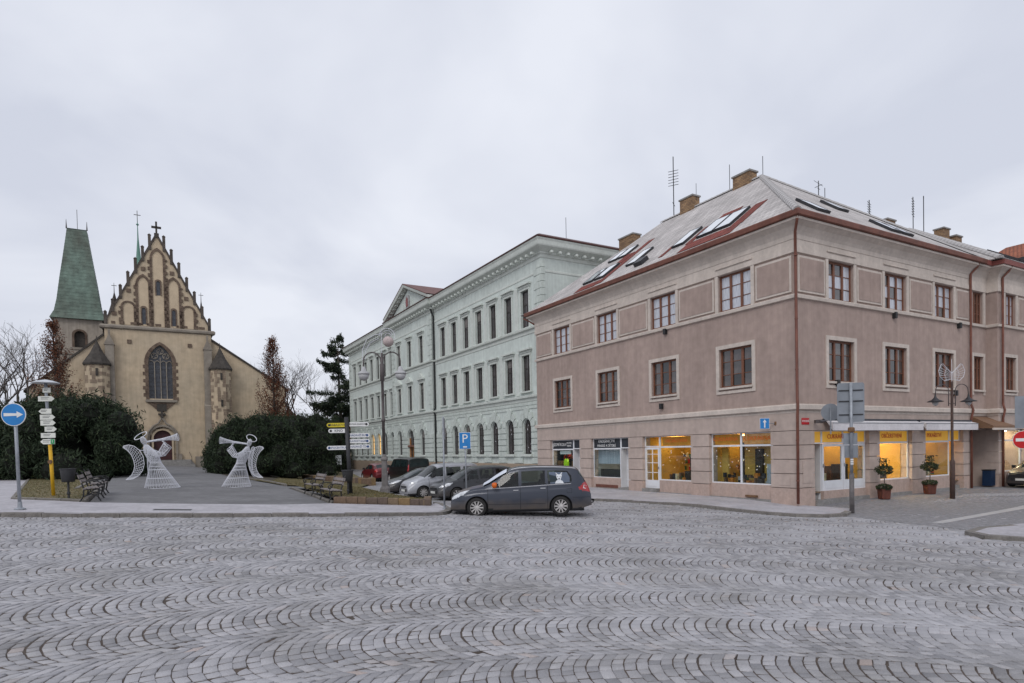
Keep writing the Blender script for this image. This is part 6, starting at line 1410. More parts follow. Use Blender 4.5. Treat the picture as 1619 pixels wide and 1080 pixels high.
# --- the estate / people carrier in front
PG = paint('slate_metallic', (.028, .036, .056), d=.8); PGh = paint('bonnet_red_reflection', (.075, .030, .042), d=.2)  # bonnet colour carries a painted red reflection over the slate
gtop = [(0, .56), (.03, .70), (.12, .79), (.35, .90), (.7, 1.0), (1.0, 1.06), (1.12, 1.085), (1.2, 1.12), (1.5, 1.33), (1.8, 1.51), (2.05, 1.63), (2.35, 1.69), (2.9, 1.715), (3.6, 1.70), (4.1, 1.665), (4.32, 1.63), (4.40, 1.56), (4.55, 1.32), (4.66, 1.12), (4.74, .95), (4.79, .72), (4.80, .55)]
gbelt = [(0, .5), (.35, .82), (.9, .93), (1.2, .945), (2.4, 1.0), (3.4, 1.06), (4.1, 1.09), (4.5, 1.08), (4.8, .7)]
gwin = [[(1.42, 1.0), (1.86, 1.40), (2.02, 1.47), (2.32, 1.53), (2.33, 1.02)], [(2.43, 1.03), (2.43, 1.54), (3.22, 1.555), (3.24, 1.07)], [(3.33, 1.075), (3.30, 1.555), (3.98, 1.53), (4.12, 1.36), (4.13, 1.18), (4.05, 1.11)]]
gx0, gy0 = -2.12, 21.83
gal, gsy, ggeo = car('people_carrier', 'dark slate grey people carrier parked broadside on the cobbles, white sheet on windscreen', 'car', (gx0, gy0, float(gz(.3, 21)) - .075), 0, 4.80, 1.86, gtop, gbelt, .21, (.90, 3.74), .335, PG, gwin, (1.14, 1.98), (4.38, 4.62),
    [[(.0, .70), (.06, .60), (.45, .77), (.66, .93), (.40, .90), (.12, .78)]], [[(4.33, .92), (4.42, .86), (4.80, .78), (4.80, 1.0), (4.62, 1.16), (4.52, 1.10)]], [1.28, 2.38, 3.30], rails=True, spokes=10, res=.025, hood_m=PGh, glass_m=M_cgl2)
ch_ = MB()
for a, b in zip(np.arange(1.2, 4.1, .1), np.arange(1.3, 4.2, .1)):
    za, zb = np.interp(a, [1.2, 2.4, 3.4, 4.1], [.965, 1.02, 1.07, 1.10]) - .01, np.interp(b, [1.2, 2.4, 3.4, 4.1], [.965, 1.02, 1.07, 1.10]) - .01
    ch_.add([(a, -gsy(a, za) - .008, za - .012), (b, -gsy(b, zb) - .008, zb - .012), (b, -gsy(b, zb) - .008, zb + .012), (a, -gsy(a, za) - .008, za + .012)], [(0, 1, 2, 3)])
ch_.build('chrome_belt_strip', M_chr, gal)
# orange cap over the near mirror
mo = MB(); y0 = -gsy(1.58, 1.0); mo.lathe([(.03, -.09), (.075, -.07), (.10, 0), (.085, .08), (.03, .10)], 10); mo.build('orange_mirror_cover', M_amb, gal, True, loc=(1.52, y0 - .16, 1.08))
def dec(pts, m, name, off=.006):
    q = MB(); q.poly([(x, -gsy(x, z) - off, z) for x, z in pts]); return q.build(name, m, gal)
M_dogw = mat('decal_white', (.55, .58, .62), .5, .25, 14, c2=(.75, .76, .78)); M_dogd = mat('decal_dark', (.05, .055, .065), .5, .1, 5)
dec([(3.40, 1.09), (3.36, 1.49), (3.97, 1.47), (4.06, 1.30), (4.06, 1.14)], mat('decal_blue_film', (.075, .10, .15), .35, .2, 3), 'window_film', .004)
dec([(3.56, 1.10), (3.60, 1.19), (3.66, 1.22), (3.62, 1.30), (3.61, 1.37), (3.59, 1.47), (3.66, 1.41), (3.70, 1.40), (3.74, 1.41), (3.81, 1.48), (3.80, 1.37), (3.78, 1.30), (3.75, 1.22), (3.82, 1.18), (3.86, 1.10)], M_dogw, 'dog_sticker', .008)
for q in ([(3.675, 1.25), (3.70, 1.22), (3.735, 1.25), (3.72, 1.28), (3.69, 1.28)], [(3.64, 1.32), (3.66, 1.345), (3.68, 1.32)], [(3.72, 1.32), (3.745, 1.345), (3.76, 1.32)], [(3.605, 1.44), (3.63, 1.40), (3.612, 1.38)], [(3.80, 1.45), (3.78, 1.40), (3.795, 1.38)]): dec(q, M_dogd, 'dog_sticker_mark', .010)
dec([(4.50, .93), (4.60, .90), (4.64, 1.0), (4.54, 1.04)], mat('reversing_lamp', (.6, .6, .6), .2, .1, 5), 'reversing_lamp', .006)
for x0, x1, z0, z1, nm_ in ((.10, .34, .40, .44, 'fog_lamp_trim'), (.62, .86, .90, .905, 'wing_crease'), (3.95, 4.12, .78, .93, 'fuel_flap')):
    if nm_ == 'fuel_flap':
        for q in ([(x0, z0), (x1, z0), (x1, z0 + .008), (x0, z0 + .008)], [(x0, z1 - .008), (x1, z1 - .008), (x1, z1), (x0, z1)], [(x0, z0), (x0 + .008, z0), (x0 + .008, z1), (x0, z1)], [(x1 - .008, z0), (x1, z0), (x1, z1), (x1 - .008, z1)]): dec(q, M_seam, 'fuel_flap_gap', .003)
for x0, x1, z in ((.02, .50, .56), (4.15, 4.74, .62)):
    n_ = 8
    for k in range(n_): a_, b_ = x0 + (x1 - x0) * k / n_, x0 + (x1 - x0) * (k + 1) / n_; dec([(a_, z), (b_, z), (b_, z + .009), (a_, z + .009)], M_seam, 'bumper_gap', .003)
for k in range(12): a_, b_ = 1.30 + .16 * k, 1.46 + .16 * k; dec([(a_, .43), (b_, .43), (b_, .445), (a_, .445)], M_trimb, 'side_moulding', .004)
tow = MB(); tow.tube([(4.6, 0, .36), (4.85, 0, .34), (4.95, 0, .38), (4.95, 0, .45)], .022, 6); tow.build('tow_bar', M_trimb, gal)
# white sheet on the windscreen
sh = MB(); 
def wsp(x, y): g = ggeo(x); s_ = abs(y) / max(.1, g[6]); return (gx0 + x, gy0 + y, gal.location.z + g[5] + (g[0] - g[5]) * (1 - min(1, s_) ** 2.3) + .03)
row = [(1.12, -.72, .70), (1.3, -.78, .70), (1.5, -.70, .70), (1.62, -.66, .70), (1.78, -.74, .70), (1.93, -.70, .70)]
for i in range(len(row) - 1):
    a, b = row[i], row[i + 1]
    for k in range(6): 
        ya0, ya1 = a[1] + (a[2] - a[1]) * k / 6, a[1] + (a[2] - a[1]) * (k + 1) / 6; yb0, yb1 = b[1] + (b[2] - b[1]) * k / 6, b[1] + (b[2] - b[1]) * (k + 1) / 6; wob = .012 * math.sin(i * 2.1 + k)
        for dz in (0, .006): sh.add([tuple(Vector(wsp(x, y)) + Vector((0, 0, dz))) for x, y in ((a[0], ya0), (a[0], ya1), (b[0], yb1), (b[0], yb0))], [(0, 1, 2, 3)])
tag(sh.build('windscreen_sheet', mat('white_sheet', (.66, .69, .74), .8, .1, 6, c2=(.56, .60, .70))), 'white frost sheet lying over the windscreen of the slate people carrier', 'sheet')
# --- parked row
PM = paint('graphite', (.030, .033, .040), d=.4); PS = paint('silver', (.42, .43, .46), d=.25, metal=.5); PB = paint('black_blue', (.018, .020, .026), d=.35); PV = paint('black_paint', (.010, .010, .011), d=.2); PR = paint('wine_red', (.16, .012, .018), d=.15)
mtop = [(0, .56), (.04, .72), (.2, .85), (.8, 1.02), (.95, 1.06), (1.4, 1.34), (1.9, 1.58), (2.3, 1.64), (3.0, 1.66), (3.8, 1.62), (4.1, 1.56), (4.3, 1.25), (4.42, 1.0), (4.46, .6)]
mbelt = [(0, .5), (.4, .80), (.9, .92), (4.0, 1.06), (4.46, .8)]
mwin = [[(1.25, 1.0), (1.75, 1.38), (2.05, 1.47), (2.1, 1.02)], [(2.2, 1.03), (2.17, 1.48), (3.0, 1.49), (3.0, 1.06)], [(3.1, 1.07), (3.1, 1.48), (3.65, 1.45), (3.85, 1.12)]]
mhl = [[(.02, .66), (.5, .74), (.72, .90), (.3, .86), (.04, .76)]]; mtl = [[(4.15, .95), (4.46, .9), (4.46, 1.1), (4.3, 1.25), (4.2, 1.2)]]
row_g = 'cars parked side by side in front of the green school'
def park(name, label, cat, nx, ny, *a, **k): return car(name, label, cat, (nx, ny, float(gz(nx, ny)) - .064), TH, *a, **k)
park('compact_van', 'dark graphite people carrier parked behind the slate one, nose to the left', 'car', -3.88, 30.30, 4.46, 1.82, mtop, mbelt, .2, (.88, 3.6), .32, PM, mwin, (.97, 1.85), (4.05, 4.32), mhl, mtl, [1.25, 2.14, 3.05], res=.04, spokes=7, group=row_g, glass_m=M_cgl2)
stop_ = [(0, .56), (.04, .74), (.2, .90), (.75, 1.07), (.85, 1.10), (1.2, 1.38), (1.55, 1.66), (1.8, 1.74), (2.6, 1.80), (3.7, 1.78), (3.98, 1.72), (4.06, 1.4), (4.12, .9), (4.13, .6)]
swin = [[(1.05, 1.10), (1.55, 1.52), (1.95, 1.58), (1.98, 1.12)], [(2.12, 1.12), (2.1, 1.58), (2.95, 1.58), (2.95, 1.14)], [(3.1, 1.14), (3.1, 1.58), (3.8, 1.54), (3.85, 1.16)]]
park('compact_van', 'silver high-roofed van car second in the parked row', 'car', -5.65, 32.14, 4.13, 1.72, stop_, [(0, .52), (.35, .86), (.85, 1.02), (4.13, 1.08)], .2, (.78, 3.47), .315, PS, swin, (.88, 1.6), (4.0, 4.08), [[(.03, .72), (.42, .80), (.55, .98), (.25, .93), (.05, .84)]], [[(3.95, .95), (4.13, .95), (4.13, 1.35), (3.98, 1.35)]], [1.1, 2.05, 3.02], res=.04, spokes=9, plain=True, roofw=.80, group=row_g, glass_m=M_cgl2, seats=(1.6, 2.6))
htop = [(0, .54), (.04, .68), (.2, .78), (.9, .95), (1.1, 1.0), (1.6, 1.26), (2.05, 1.44), (2.4, 1.48), (3.0, 1.46), (3.7, 1.36), (4.05, 1.14), (4.3, 1.0), (4.38, .9), (4.42, .6)]
hwin = [[(1.4, .97), (1.95, 1.28), (2.3, 1.33), (2.3, .98)], [(2.4, .98), (2.4, 1.33), (3.0, 1.31), (3.3, 1.18), (3.4, 1.02)]]
hargs = (4.42, 1.77, htop, [(0, .5), (.5, .74), (1.1, .88), (3.5, .97), (4.42, .8)], .19, (.88, 3.5), .315)
h2 = (hwin, (1.12, 1.95), (3.68, 4.1), [[(.03, .62), (.5, .69), (.75, .84), (.35, .80), (.05, .72)]], [[(3.95, .80), (4.42, .75), (4.42, .95), (4.1, 1.0)]], [1.35, 2.35, 3.25])
park('hatchback', 'black hatchback third in the parked row, beside the silver car', 'car', -7.24, 35.24, *hargs, PB, *h2, res=.04, spokes=7, group=row_g)
vtop = [(0, .6), (.04, .82), (.2, 1.0), (.7, 1.2), (.8, 1.25), (1.15, 1.55), (1.5, 1.84), (1.75, 1.90), (3, 1.93), (4.6, 1.90), (4.82, 1.84), (4.90, 1.45), (4.94, 1.0), (4.95, .5)]
vwin = [[(1.05, 1.22), (1.5, 1.66), (1.95, 1.72), (1.95, 1.22)], [(2.05, 1.22), (2.05, 1.72), (3.2, 1.73), (3.2, 1.24)], [(3.3, 1.24), (3.3, 1.73), (4.6, 1.72), (4.6, 1.25)]]
car('passenger_van', 'black passenger van parked by the school, red tail lamp towards us', 'van', (-9.15, 49.2, -.265), TH - math.pi / 2, 4.95, 1.92, vtop, [(0, .55), (.4, .95), (.8, 1.12), (4.95, 1.2)], .22, (.9, 4.1), .33, PV, vwin, (.82, 1.5), (4.83, 4.92), [[(.03, .78), (.4, .86), (.55, 1.05), (.2, 1.0)]], [[(4.82, .95), (4.95, .95), (4.95, 1.4), (4.85, 1.4)]], [1.0, 2.0, 3.25], res=.05, roofw=.82, tail=.95, group=row_g)
car('hatchback', 'wine red car parked ahead of the black van, left of the lamp post', 'car', (-12.2, 53.0, -.265), TH - math.pi / 2, *hargs, PR, *h2, res=.05, spokes=7, group=row_g)
car('hatchback', 'black car at the right picture edge by the boutique window', 'car', (25.25, 30.75, float(gz(22.9, 29.4)) - .05), TH, *hargs, PB, *h2, res=.05, spokes=7)
# ================================================================ street furniture
M_wire = mat('white_wire', (.66, .67, .72), .6, .05, 4)
M_blue = mat('sign_blue', (.022, .20, .52), .4, .08, 3); M_wsign = mat('sign_white', (.72, .72, .72), .5, .05, 3); M_alu = mat('sign_back_grey', (.24, .26, .29), .5, .12, 2, metal=.3)
M_galv = mat('galvanised_post', (.30, .32, .35), .5, .15, 5, metal=.4); M_yel = mat('yellow_post', (.62, .36, .015), .55, .12, 4); M_lampm = mat('lamp_metal', (.10, .085, .085), .6, .2, 4); M_pole = mat('dark_post', (.028, .028, .032), .5, .15, 5)
M_signred = mat('sign_red', (.50, .01, .012), .4, .05, 3)
def disc(mb, cx, cz, r, y0, y1, n=28): return mb.ext([(cx + r * math.cos(2 * math.pi * k / n), cz + r * math.sin(2 * math.pi * k / n)) for k in range(n)], y0, y1, 'y')
# blue arrow sign
x, y = -14.11, 17.70; t = thing('traffic_sign', 'round blue sign with white right arrow on grey post at left edge', 'road sign', G(x, y, .03), .12)
MB().tube([(.04, 0, -.1), (.02, 0, 1.5), (0, 0, 3.0)], .045, 10).build('post', M_galv, t, True); MB().lathe([(.14, 0), (.14, .03), (.06, .06), (.05, .22)], 12, (.04, 0)).build('post_foot', M_galv, t)
d = disc(MB(), .0, 2.70, .325, -.065, -.045).build('sign_plate', M_wsign, t); disc(MB(), .0, 2.70, .305, -.07, -.064).build('blue_face', M_blue, d)
MB().ext([(-.25, 2.655), (.09, 2.665), (.09, 2.61), (.255, 2.70), (.09, 2.79), (.09, 2.735), (-.25, 2.745)], -.076, -.069, 'y').build('arrow', M_wsign, d)
# hiking signpost
x, y = -16.31, 21.96; t = thing('hiking_signpost', 'yellow post carrying small white arrow boards under a tin hood', 'signpost', G(x, y, .05), .1)
MB().tube([(.06, 0, -.1), (0, 0, 1.82)], .058, 10).build('post', M_yel, t, True); MB().tube([(0, 0, 1.82), (-.06, 0, 3.6), (-.07, 0, 4.0)], .05, 10).build('upper_post', M_galv, t, True)
MB().lathe([(.42, 3.97), (.41, 3.99), (.22, 4.06), (.03, 4.10)], 24, (-.07, 0)).build('tin_hood', mat('tin', (.50, .52, .55), .5, .15, 3), t)
M_board = mat('white_board', (.64, .65, .60), .6, .08, 4); M_txt = mat('small_print', (.10, .10, .11), .7, .0)
def arrow_board(cx, z, w, h, dr, parent, m=M_board, y=-.07, txt=True, tip=.10):
    P = [(-w / 2, -h / 2), (w / 2 - tip, -h / 2), (w / 2, 0), (w / 2 - tip, h / 2), (-w / 2, h / 2)]
    if dr < 0: P = [(-a, b) for a, b in P][::-1]
    if dr == 0: P = [(-w / 2, -h / 2), (w / 2, -h / 2), (w / 2, h / 2), (-w / 2, h / 2)]
    o = MB().ext([(cx + a, z + b) for a, b in P], y - .012, y, 'y').build('arrow_board', m, parent)
    if txt:
        for k, zz in enumerate((.03, -.02)): MB().box(cx - w * .32, cx + w * (.18 - .08 * k), y - .014, y - .0125, z + zz, z + zz + .018).build('small_print', M_txt, o)
    return o
for cx, z, w, h, dr in ((.0, 3.72, .26, .17, 0), (-.02, 3.42, .54, .18, 1), (-.08, 2.98, .42, .18, -1), (.0, 2.77, .50, .18, 1), (.01, 2.57, .50, .18, 1), (.09, 2.35, .40, .18, 1), (.0, 2.13, .48, .17, 0), (-.03, 1.91, .48, .18, -1)): arrow_board(cx, z, w, h, dr, t)
MB().box(.08, .20, -.09, -.083, 1.83, 1.99).build('green_mark', mat('trail_green', (.03, .28, .10), .5, 0), t); lettering('1', .13, M_lett, t, (.14, -.095, 1.91)); disc(MB(), .03, 1.20, .07, -.1, -.06).build('trail_badge', M_wood, t)
# litter bins
M_bin = mat('bin_grey', (.045, .046, .05), .6, .2, 5)
def litter_bin(label, x, y, dz, s=1.):
    t = thing('litter_bin', label, 'litter bin', G(x, y, dz), 0, 'litter bins in the park')
    b = MB(); b.lathe([(.17, .55), (.19, .56), (.225, .98), (.23, 1.0), (.20, 1.0), (.19, .9), (.16, .6)], 16); b.build('bin_body', M_bin, t, True); MB().lathe([(.245, .975), (.245, 1.01), (.21, 1.01)], 16).build('bin_rim', M_pole, t)
    MB().tube([(0, 0, -.15), (0, 0, .56)], .035, 8).build('post', M_bin, t); MB().lathe([(.035, .12), (.055, .14), (.055, .2), (.035, .22)], 8).build('post_collar', M_bin, t); return t
litter_bin('dark grey round bin on the lawn beside the yellow signpost', -15.11, 21.12, .05); litter_bin('dark grey round bin in front of the black direction post', -6.68, 25.2, .16)
# benches
def bench_proto():
    t = thing('park_bench', 'bench', 'bench')
    M_slat = mat('weathered_slat', (.21, .185, .18), .8, .25, 5, stretch=(1, 12, 1))
    for k in range(4): MB().box(-.85, .85, -.02 + k * .115, .075 + k * .115, .43 - (.008 * k), .465 - (.008 * k)).build('seat_slat', M_slat, t)
    for k in range(2): MB().add([(-.85, .44 + .06 * k, .62 + .15 * k), (.85, .44 + .06 * k, .62 + .15 * k), (.85, .475 + .06 * k, .73 + .15 * k), (-.85, .475 + .06 * k, .73 + .15 * k), (-.85, .47 + .06 * k, .61 + .15 * k), (.85, .47 + .06 * k, .61 + .15 * k), (.85, .505 + .06 * k, .72 + .15 * k), (-.85, .505 + .06 * k, .72 + .15 * k)], [(0, 1, 2, 3), (4, 5, 6, 7), (3, 2, 6, 7), (0, 1, 5, 4), (0, 3, 7, 4), (1, 2, 6, 5)]).build('back_slat', M_slat, t)
    for sx in (-.74, .74):
        m = MB()
        m.tube([(sx, -.06, 0), (sx, .02, .16), (sx, -.01, .30), (sx, -.02, .42)], .028, 6); m.tube([(sx, .52, 0), (sx, .42, .18), (sx, .40, .42), (sx, .47, .66), (sx, .57, .93), (sx, .60, .95)], .026, 6)
        m.tube([(sx, -.03, .42), (sx, .40, .40)], .026, 6); m.tube([(sx, .46, .64), (sx, .2, .68), (sx, .02, .66), (sx, -.07, .60), (sx, -.06, .52), (sx, .02, .50), (sx, .05, .56), (sx, .0, .59)], .022, 6)
        m.tube([(sx, -.02, .42), (sx, .0, .55)], .02, 5); m.tube([(sx, .0, .14), (sx, .2, .24), (sx, .44, .16)], .02, 5); m.build('iron_end', M_black, t)
    return t
bp_ = bench_proto(); first = True
for lab, e, n, ang in (('iron and wood bench at the left lawn corner, nearest the kerb', -7.15, 2.35, TH + math.pi / 2), ('iron and wood bench behind the nearest left one', -7.15, 4.7, TH + math.pi / 2), ('bench on the right of the path nearest the kerb', .12, 1.0, TH - math.pi / 2), ('bench on the right of the path, second from the kerb', .12, 4.0, TH - math.pi / 2)):
    b = bp_ if first else copy_tree(bp_); first = False; px, py = EN(e, n); off = Vector((math.sin(ang), -math.cos(ang))) * -.0
    b.location = G(px, py, .02); b.rotation_euler = (0, 0, ang); tag(b, lab, 'bench', 'park benches along the path')
# angels of white wire
def angel(label, x, y, mir, rot):
    t = thing('wire_angel', label, 'decoration', G(x, y, .012), rot, 'white wire angels with trumpets'); t.scale = (.86 if mir > 0 else .80, 1, 1); m_ = mir; r = .0085
    def X(p): return (p[0] * m_, p[1], p[2])
    sk = MB()
    axis = [(0, 0, .0, .82, .60), (-.10, 0, .42, .60, .46), (-.20, 0, .80, .40, .34), (-.28, 0, 1.10, .26, .24), (-.40, 0, 1.36, .29, .25), (-.52, 0, 1.58, .28, .22), (-.64, 0, 1.78, .17, .15), (-.70, 0, 1.90, .09, .09)]
    n = 34
    def ringp(a, k, n=34): th = 2 * math.pi * k / n; return X((a[0] + a[3] * math.cos(th), a[1] + a[4] * math.sin(th), a[2]))
    for k in range(n): sk.tube([ringp(a, k) for a in axis[:4]], r, 4)
    for a in axis[:4]: sk.tube([ringp(a, k) for k in range(n)], r * 1.3, 4, True)
    for z in (.14, .95):
        a = [float(np.interp(z, [q[2] for q in axis], [q[i] for q in axis])) for i in range(5)]; sk.tube([ringp(a, k) for k in range(n)], r, 4, True)
    sk.build('skirt', M_wire, t)
    bd = MB()
    for k in range(26): bd.tube([ringp(a, k, 26) for a in axis[3:]], r, 4)
    for z in np.arange(1.15, 1.92, .085):
        a = [float(np.interp(z, [q[2] for q in axis], [q[i] for q in axis])) for i in range(5)]; bd.tube([ringp(a, k, 18) for k in range(18)], r * .9, 4, True)
    for k in range(0, 18, 1): bd.tube([ringp(axis[3 + i], k + i, 18) for i in range(5)], r * .8, 4)
    bd.build('torso', M_wire, t)
    hd = MB(); hc = (-.80, 0, 2.08)
    for k in range(10): th = math.pi * k / 10; hd.tube([X((hc[0] + .13 * math.cos(p) * math.cos(th) - .3 * .17 * math.sin(p), .13 * math.cos(p) * math.sin(th), hc[2] + .18 * math.sin(p))) for p in np.linspace(0, 2 * math.pi, 17)[:-1]], r * .9, 4, True)
    for p in np.linspace(-1.1, 1.1, 7): hd.tube([X((hc[0] + .13 * math.cos(p) * math.cos(th) - .3 * .17 * math.sin(p), .13 * math.cos(p) * math.sin(th), hc[2] + .18 * math.sin(p))) for th in np.linspace(0, 2 * math.pi, 15)[:-1]], r * .9, 4, True)
    hd.build('head', M_wire, t)
    hl_ = MB(); hl_.tube([X((-.93 + .27 * math.cos(a), .27 * math.sin(a), 2.30 + .27 * math.cos(a) * .35 + .15 * math.sin(a))) for a in np.linspace(0, 2 * math.pi, 25)[:-1]], .018, 6, True); hl_.build('halo', M_wire, t)
    tp = MB(); A = Vector((-.66, 0, 2.03)); B = Vector((.80, -.06, 2.22)); ax = (B - A).normalized(); s1 = ax.cross(Vector((0, 1, 0))).normalized(); s2 = Vector((0, 1, 0))
    prof = [(0, .03), (.5, .045), (.75, .085), (.92, .13), (1, .165)]
    for k in range(14): th = 2 * math.pi * k / 14; tp.tube([X(A.lerp(B, u) + s1 * q * math.cos(th) + s2 * q * math.sin(th)) for u, q in prof], r * .9, 4)
    for u in list(np.arange(.04, .7, .07)) + [.75, .83, .9, .96, 1.0]:
        q = float(np.interp(u, [p[0] for p in prof], [p[1] for p in prof])); tp.tube([X(A.lerp(B, u) + s1 * q * math.cos(th) + s2 * q * math.sin(th)) for th in np.linspace(0, 6.283, 13)[:-1]], r * (1.5 if u == 1 else .9), 4, True)
    tp.build('trumpet', M_wire, t)
    for sy_ in (-.18, .18):
        am = MB(); path = [(-.48, sy_, 1.62), (-.15, sy_ * 1.6, 1.46), (.02, sy_ * 1.5, 1.50), (.28, sy_ * .9, 1.84)]; rad = [.09, .11, .12, .17]
        rings = []
        for i, p in enumerate(path):
            a = Vector(path[max(0, i - 1)]); b = Vector(path[min(3, i + 1)]); d = (b - a).normalized(); u1 = d.cross(Vector((0, 1, 0))).normalized(); u2 = d.cross(u1); rings.append([X(Vector(p) + u1 * rad[i] * math.cos(th) + u2 * rad[i] * .6 * math.sin(th)) for th in np.linspace(0, 6.283, 11)[:-1]])
        for k in range(10): am.tube([q[k] for q in rings], r * .9, 4)
        for q in rings: am.tube(q, r * 1.2, 4, True)
        am.tube([X((.28, sy_ * .9, 1.84)), X((.1, sy_ * .4, 2.08)), X((-.1, 0, 2.10))], r * 1.4, 4); am.tube([X((.28, sy_ * .9, 1.84)), X((.12, sy_ * .5, 2.0)), X((0, 0, 2.10))], r, 4); am.build('arm', M_wire, t)
    OUT = [(-1.60, 1.86), (-1.40, 1.90), (-1.15, 1.84), (-.92, 1.66), (-.77, 1.38), (-.74, 1.05), (-.82, .78), (-1.0, .56), (-1.25, .43), (-1.55, .40)]; INN = [(-1.64, 1.80), (-1.44, 1.66), (-1.28, 1.46), (-1.19, 1.22), (-1.15, 1.0), (-1.20, .78), (-1.30, .60), (-1.44, .48), (-1.55, .40)]
    for yy, th, fx in ((-.20, -.10, 1.), (.20, .9, .22)):
        w = MB(); W3 = lambda p: X((-.72 + (p[0] + .72) * fx, yy + (-.75 - p[0]) * th * 1.0, p[1]))
        w.tube([W3(p) for p in OUT], r * 2.0, 5); w.tube([W3(p) for p in INN], r * 2.0, 5); w.tube([W3(OUT[0]), W3(INN[0])], r * 2, 5)
        def at_(C, u): L_ = len(C) - 1; i = min(int(u * L_), L_ - 1); f = u * L_ - i; return (C[i][0] * (1 - f) + C[i + 1][0] * f, C[i][1] * (1 - f) + C[i + 1][1] * f)
        for u in np.arange(.04, 1, .05): w.tube([W3(at_(OUT, u)), W3(at_(INN, u))], r * .9, 4)
        for v in (.2, .4, .6, .8): w.tube([W3(tuple(at_(OUT, u)[i] * (1 - v) + at_(INN, u)[i] * v for i in (0, 1))) for u in np.linspace(0, 1, 20)], r * .9, 4)
        w.tube([X((-.62, yy * .4, 1.66)), W3(OUT[3])], r * 1.5, 4); w.build('wing', M_wire, t)
angel('white wire angel left of the path, blowing its trumpet to the right', -15.42, 27.35, 1, .25); angel('white wire angel right of the path, blowing its trumpet to the left', -13.15, 29.55, -1, .25)
# black direction post
x, y = -6.76, 25.74; t = thing('direction_post', 'black post with white and yellow pointing name boards beside the bin', 'signpost', G(x, y, .16), .10)
MB().tube([(.05, 0, -.3), (-.06, 0, 3.18)], .085, 12).build('post', M_pole, t, True)
M_ylw = mat('board_yellow', (.62, .50, .03), .5, .1, 4); M_bltx = mat('board_blue', (.03, .07, .20), .5, 0)
def finger(z, w, h, dr, m, txt, tm, size):
    x0 = .075 if dr > 0 else -.075; P = [(x0, z - h / 2), (x0 + dr * (w - h / 2), z - h / 2)] + [(x0 + dr * (w - h / 2 + h / 2 * math.sin(a)), z - h / 2 * math.cos(a)) for a in np.linspace(.3, math.pi - .3, 6)] + [(x0 + dr * (w - h / 2), z + h / 2), (x0, z + h / 2)]
    o = MB().ext(P if dr > 0 else P[::-1], -.02, .02, 'y').build('pointing_board', m, t); disc(MB(), x0 + dr * (w - .10), z, h * .30, -.026, -.021, 14).build('direction_mark', tm, o)
    lettering(txt, size, tm, o, (x0 + dr * (w * .42), -.024, z), 0, .9)
finger(2.86, .78, .17, -1, M_ylw, 'RABASOVA', M_pole, .14); finger(2.62, .72, .17, -1, M_wsign, 'KINO', M_pole, .15); finger(1.92, .80, .17, -1, M_wsign, 'INFOCENTRUM', M_bltx, .12)
finger(2.88, .78, .17, 1, M_wsign, 'MĚSTSKÁ KNIHOVNA', M_pole, .09); finger(2.42, .80, .17, 1, M_wsign, 'NÁDRAŽÍ BUS', M_bltx, .12); finger(2.18, .80, .17, 1, M_wsign, 'PLAVECKÝ BAZÉN', M_bltx, .10); finger(1.95, .82, .17, 1, M_wsign, 'NÁDRAŽÍ ČD', M_bltx, .12)
# twin lamp with winter ornament by the parked cars
M_opal = mat('opal_lamp', (.42, .42, .43), .4, .1, 3)
def arc(c, r, a0, a1, n=12, sx=1, y=0): return [(c[0] + sx * r * math.cos(a), y, c[1] + r * math.sin(a)) for a in np.linspace(a0, a1, n)]
x, y = -5.69, 27.68; t = thing('street_lamp', 'tall twin-armed street lamp on a thick pedestal beside the parked cars', 'street lamp', G(x, y, .15), .05)
MB().lathe([(.22, -.3), (.22, .22), (.19, .28), (.15, .34), (.13, .9), (.125, 1.45), (.16, 1.50), (.16, 1.56), (.11, 1.64), (.08, 1.75)], 8).build('pedestal', mat('lamp_pedestal', (.20, .185, .18), .8, .2, 4, .3, 30), t)
MB().lathe([(.075, 1.6), (.065, 3.2), (.095, 3.22), (.095, 3.3), (.065, 3.34), (.06, 5.0), (.10, 5.02), (.10, 5.75), (.06, 5.8), (.05, 6.25)], 10).build('pole', M_lampm, t, True)
for sg in (-1, 1):
    a = MB(); a.tube([(0, 0, 5.5)] + [(sg * (.05 + .38 - .38 * math.cos(q)), 0, 5.9 + .38 * math.sin(q)) for q in np.linspace(0, math.pi, 12)] + [(sg * .81, 0, 5.62)], .03, 7); a.build('lamp_arm', M_lampm, t, True)
    l = MB(); l.lathe([(.03, 5.66), (.09, 5.6), (.12, 5.47), (.26, 5.37), (.27, 5.32), (.25, 5.31)], 18, (sg * .81, 0)); l.build('lamp_shade', M_opal, t, True); g = MB(); g.lathe([(.24, 5.31), (.21, 5.16), (.12, 5.06), (.02, 5.03)], 18, (sg * .81, 0)); g.build('lamp_bowl', M_opal, t, True)
o = MB(); o.lathe([(.01, -.24), (.13, -.2), (.22, -.1), (.245, 0), (.22, .1), (.13, .2), (.01, .24)], 16, (.30, 0)); o.v = [(x_, y_, z_ + 6.75) for x_, y_, z_ in o.v]; o.build('ornament_ball', mat('ornament_net', (.46, .38, .37), .8, .2, 20), t, True)
w = MB(); w.tube([(0, 0, 5.8), (0, 0, 7.2)], .012, 4); w.tube(arc((.25, 7.0), .34, math.pi, -.2 * math.pi, 16), .012, 4); w.tube(arc((.25, 7.0), .24, math.pi, .1, 14), .010, 4); w.tube(arc((.3, 6.98), .14, math.pi, .2, 10), .010, 4); w.tube([(-.85, 0, 5.95), (-.84, 0, 6.4), (-.65, 0, 6.85), (-.3, 0, 7.05), (0, 0, 7.1)], .012, 4); w.tube([(-.72, 0, 5.95), (-.7, 0, 6.35), (-.5, 0, 6.7), (-.1, 0, 6.9)], .010, 4)
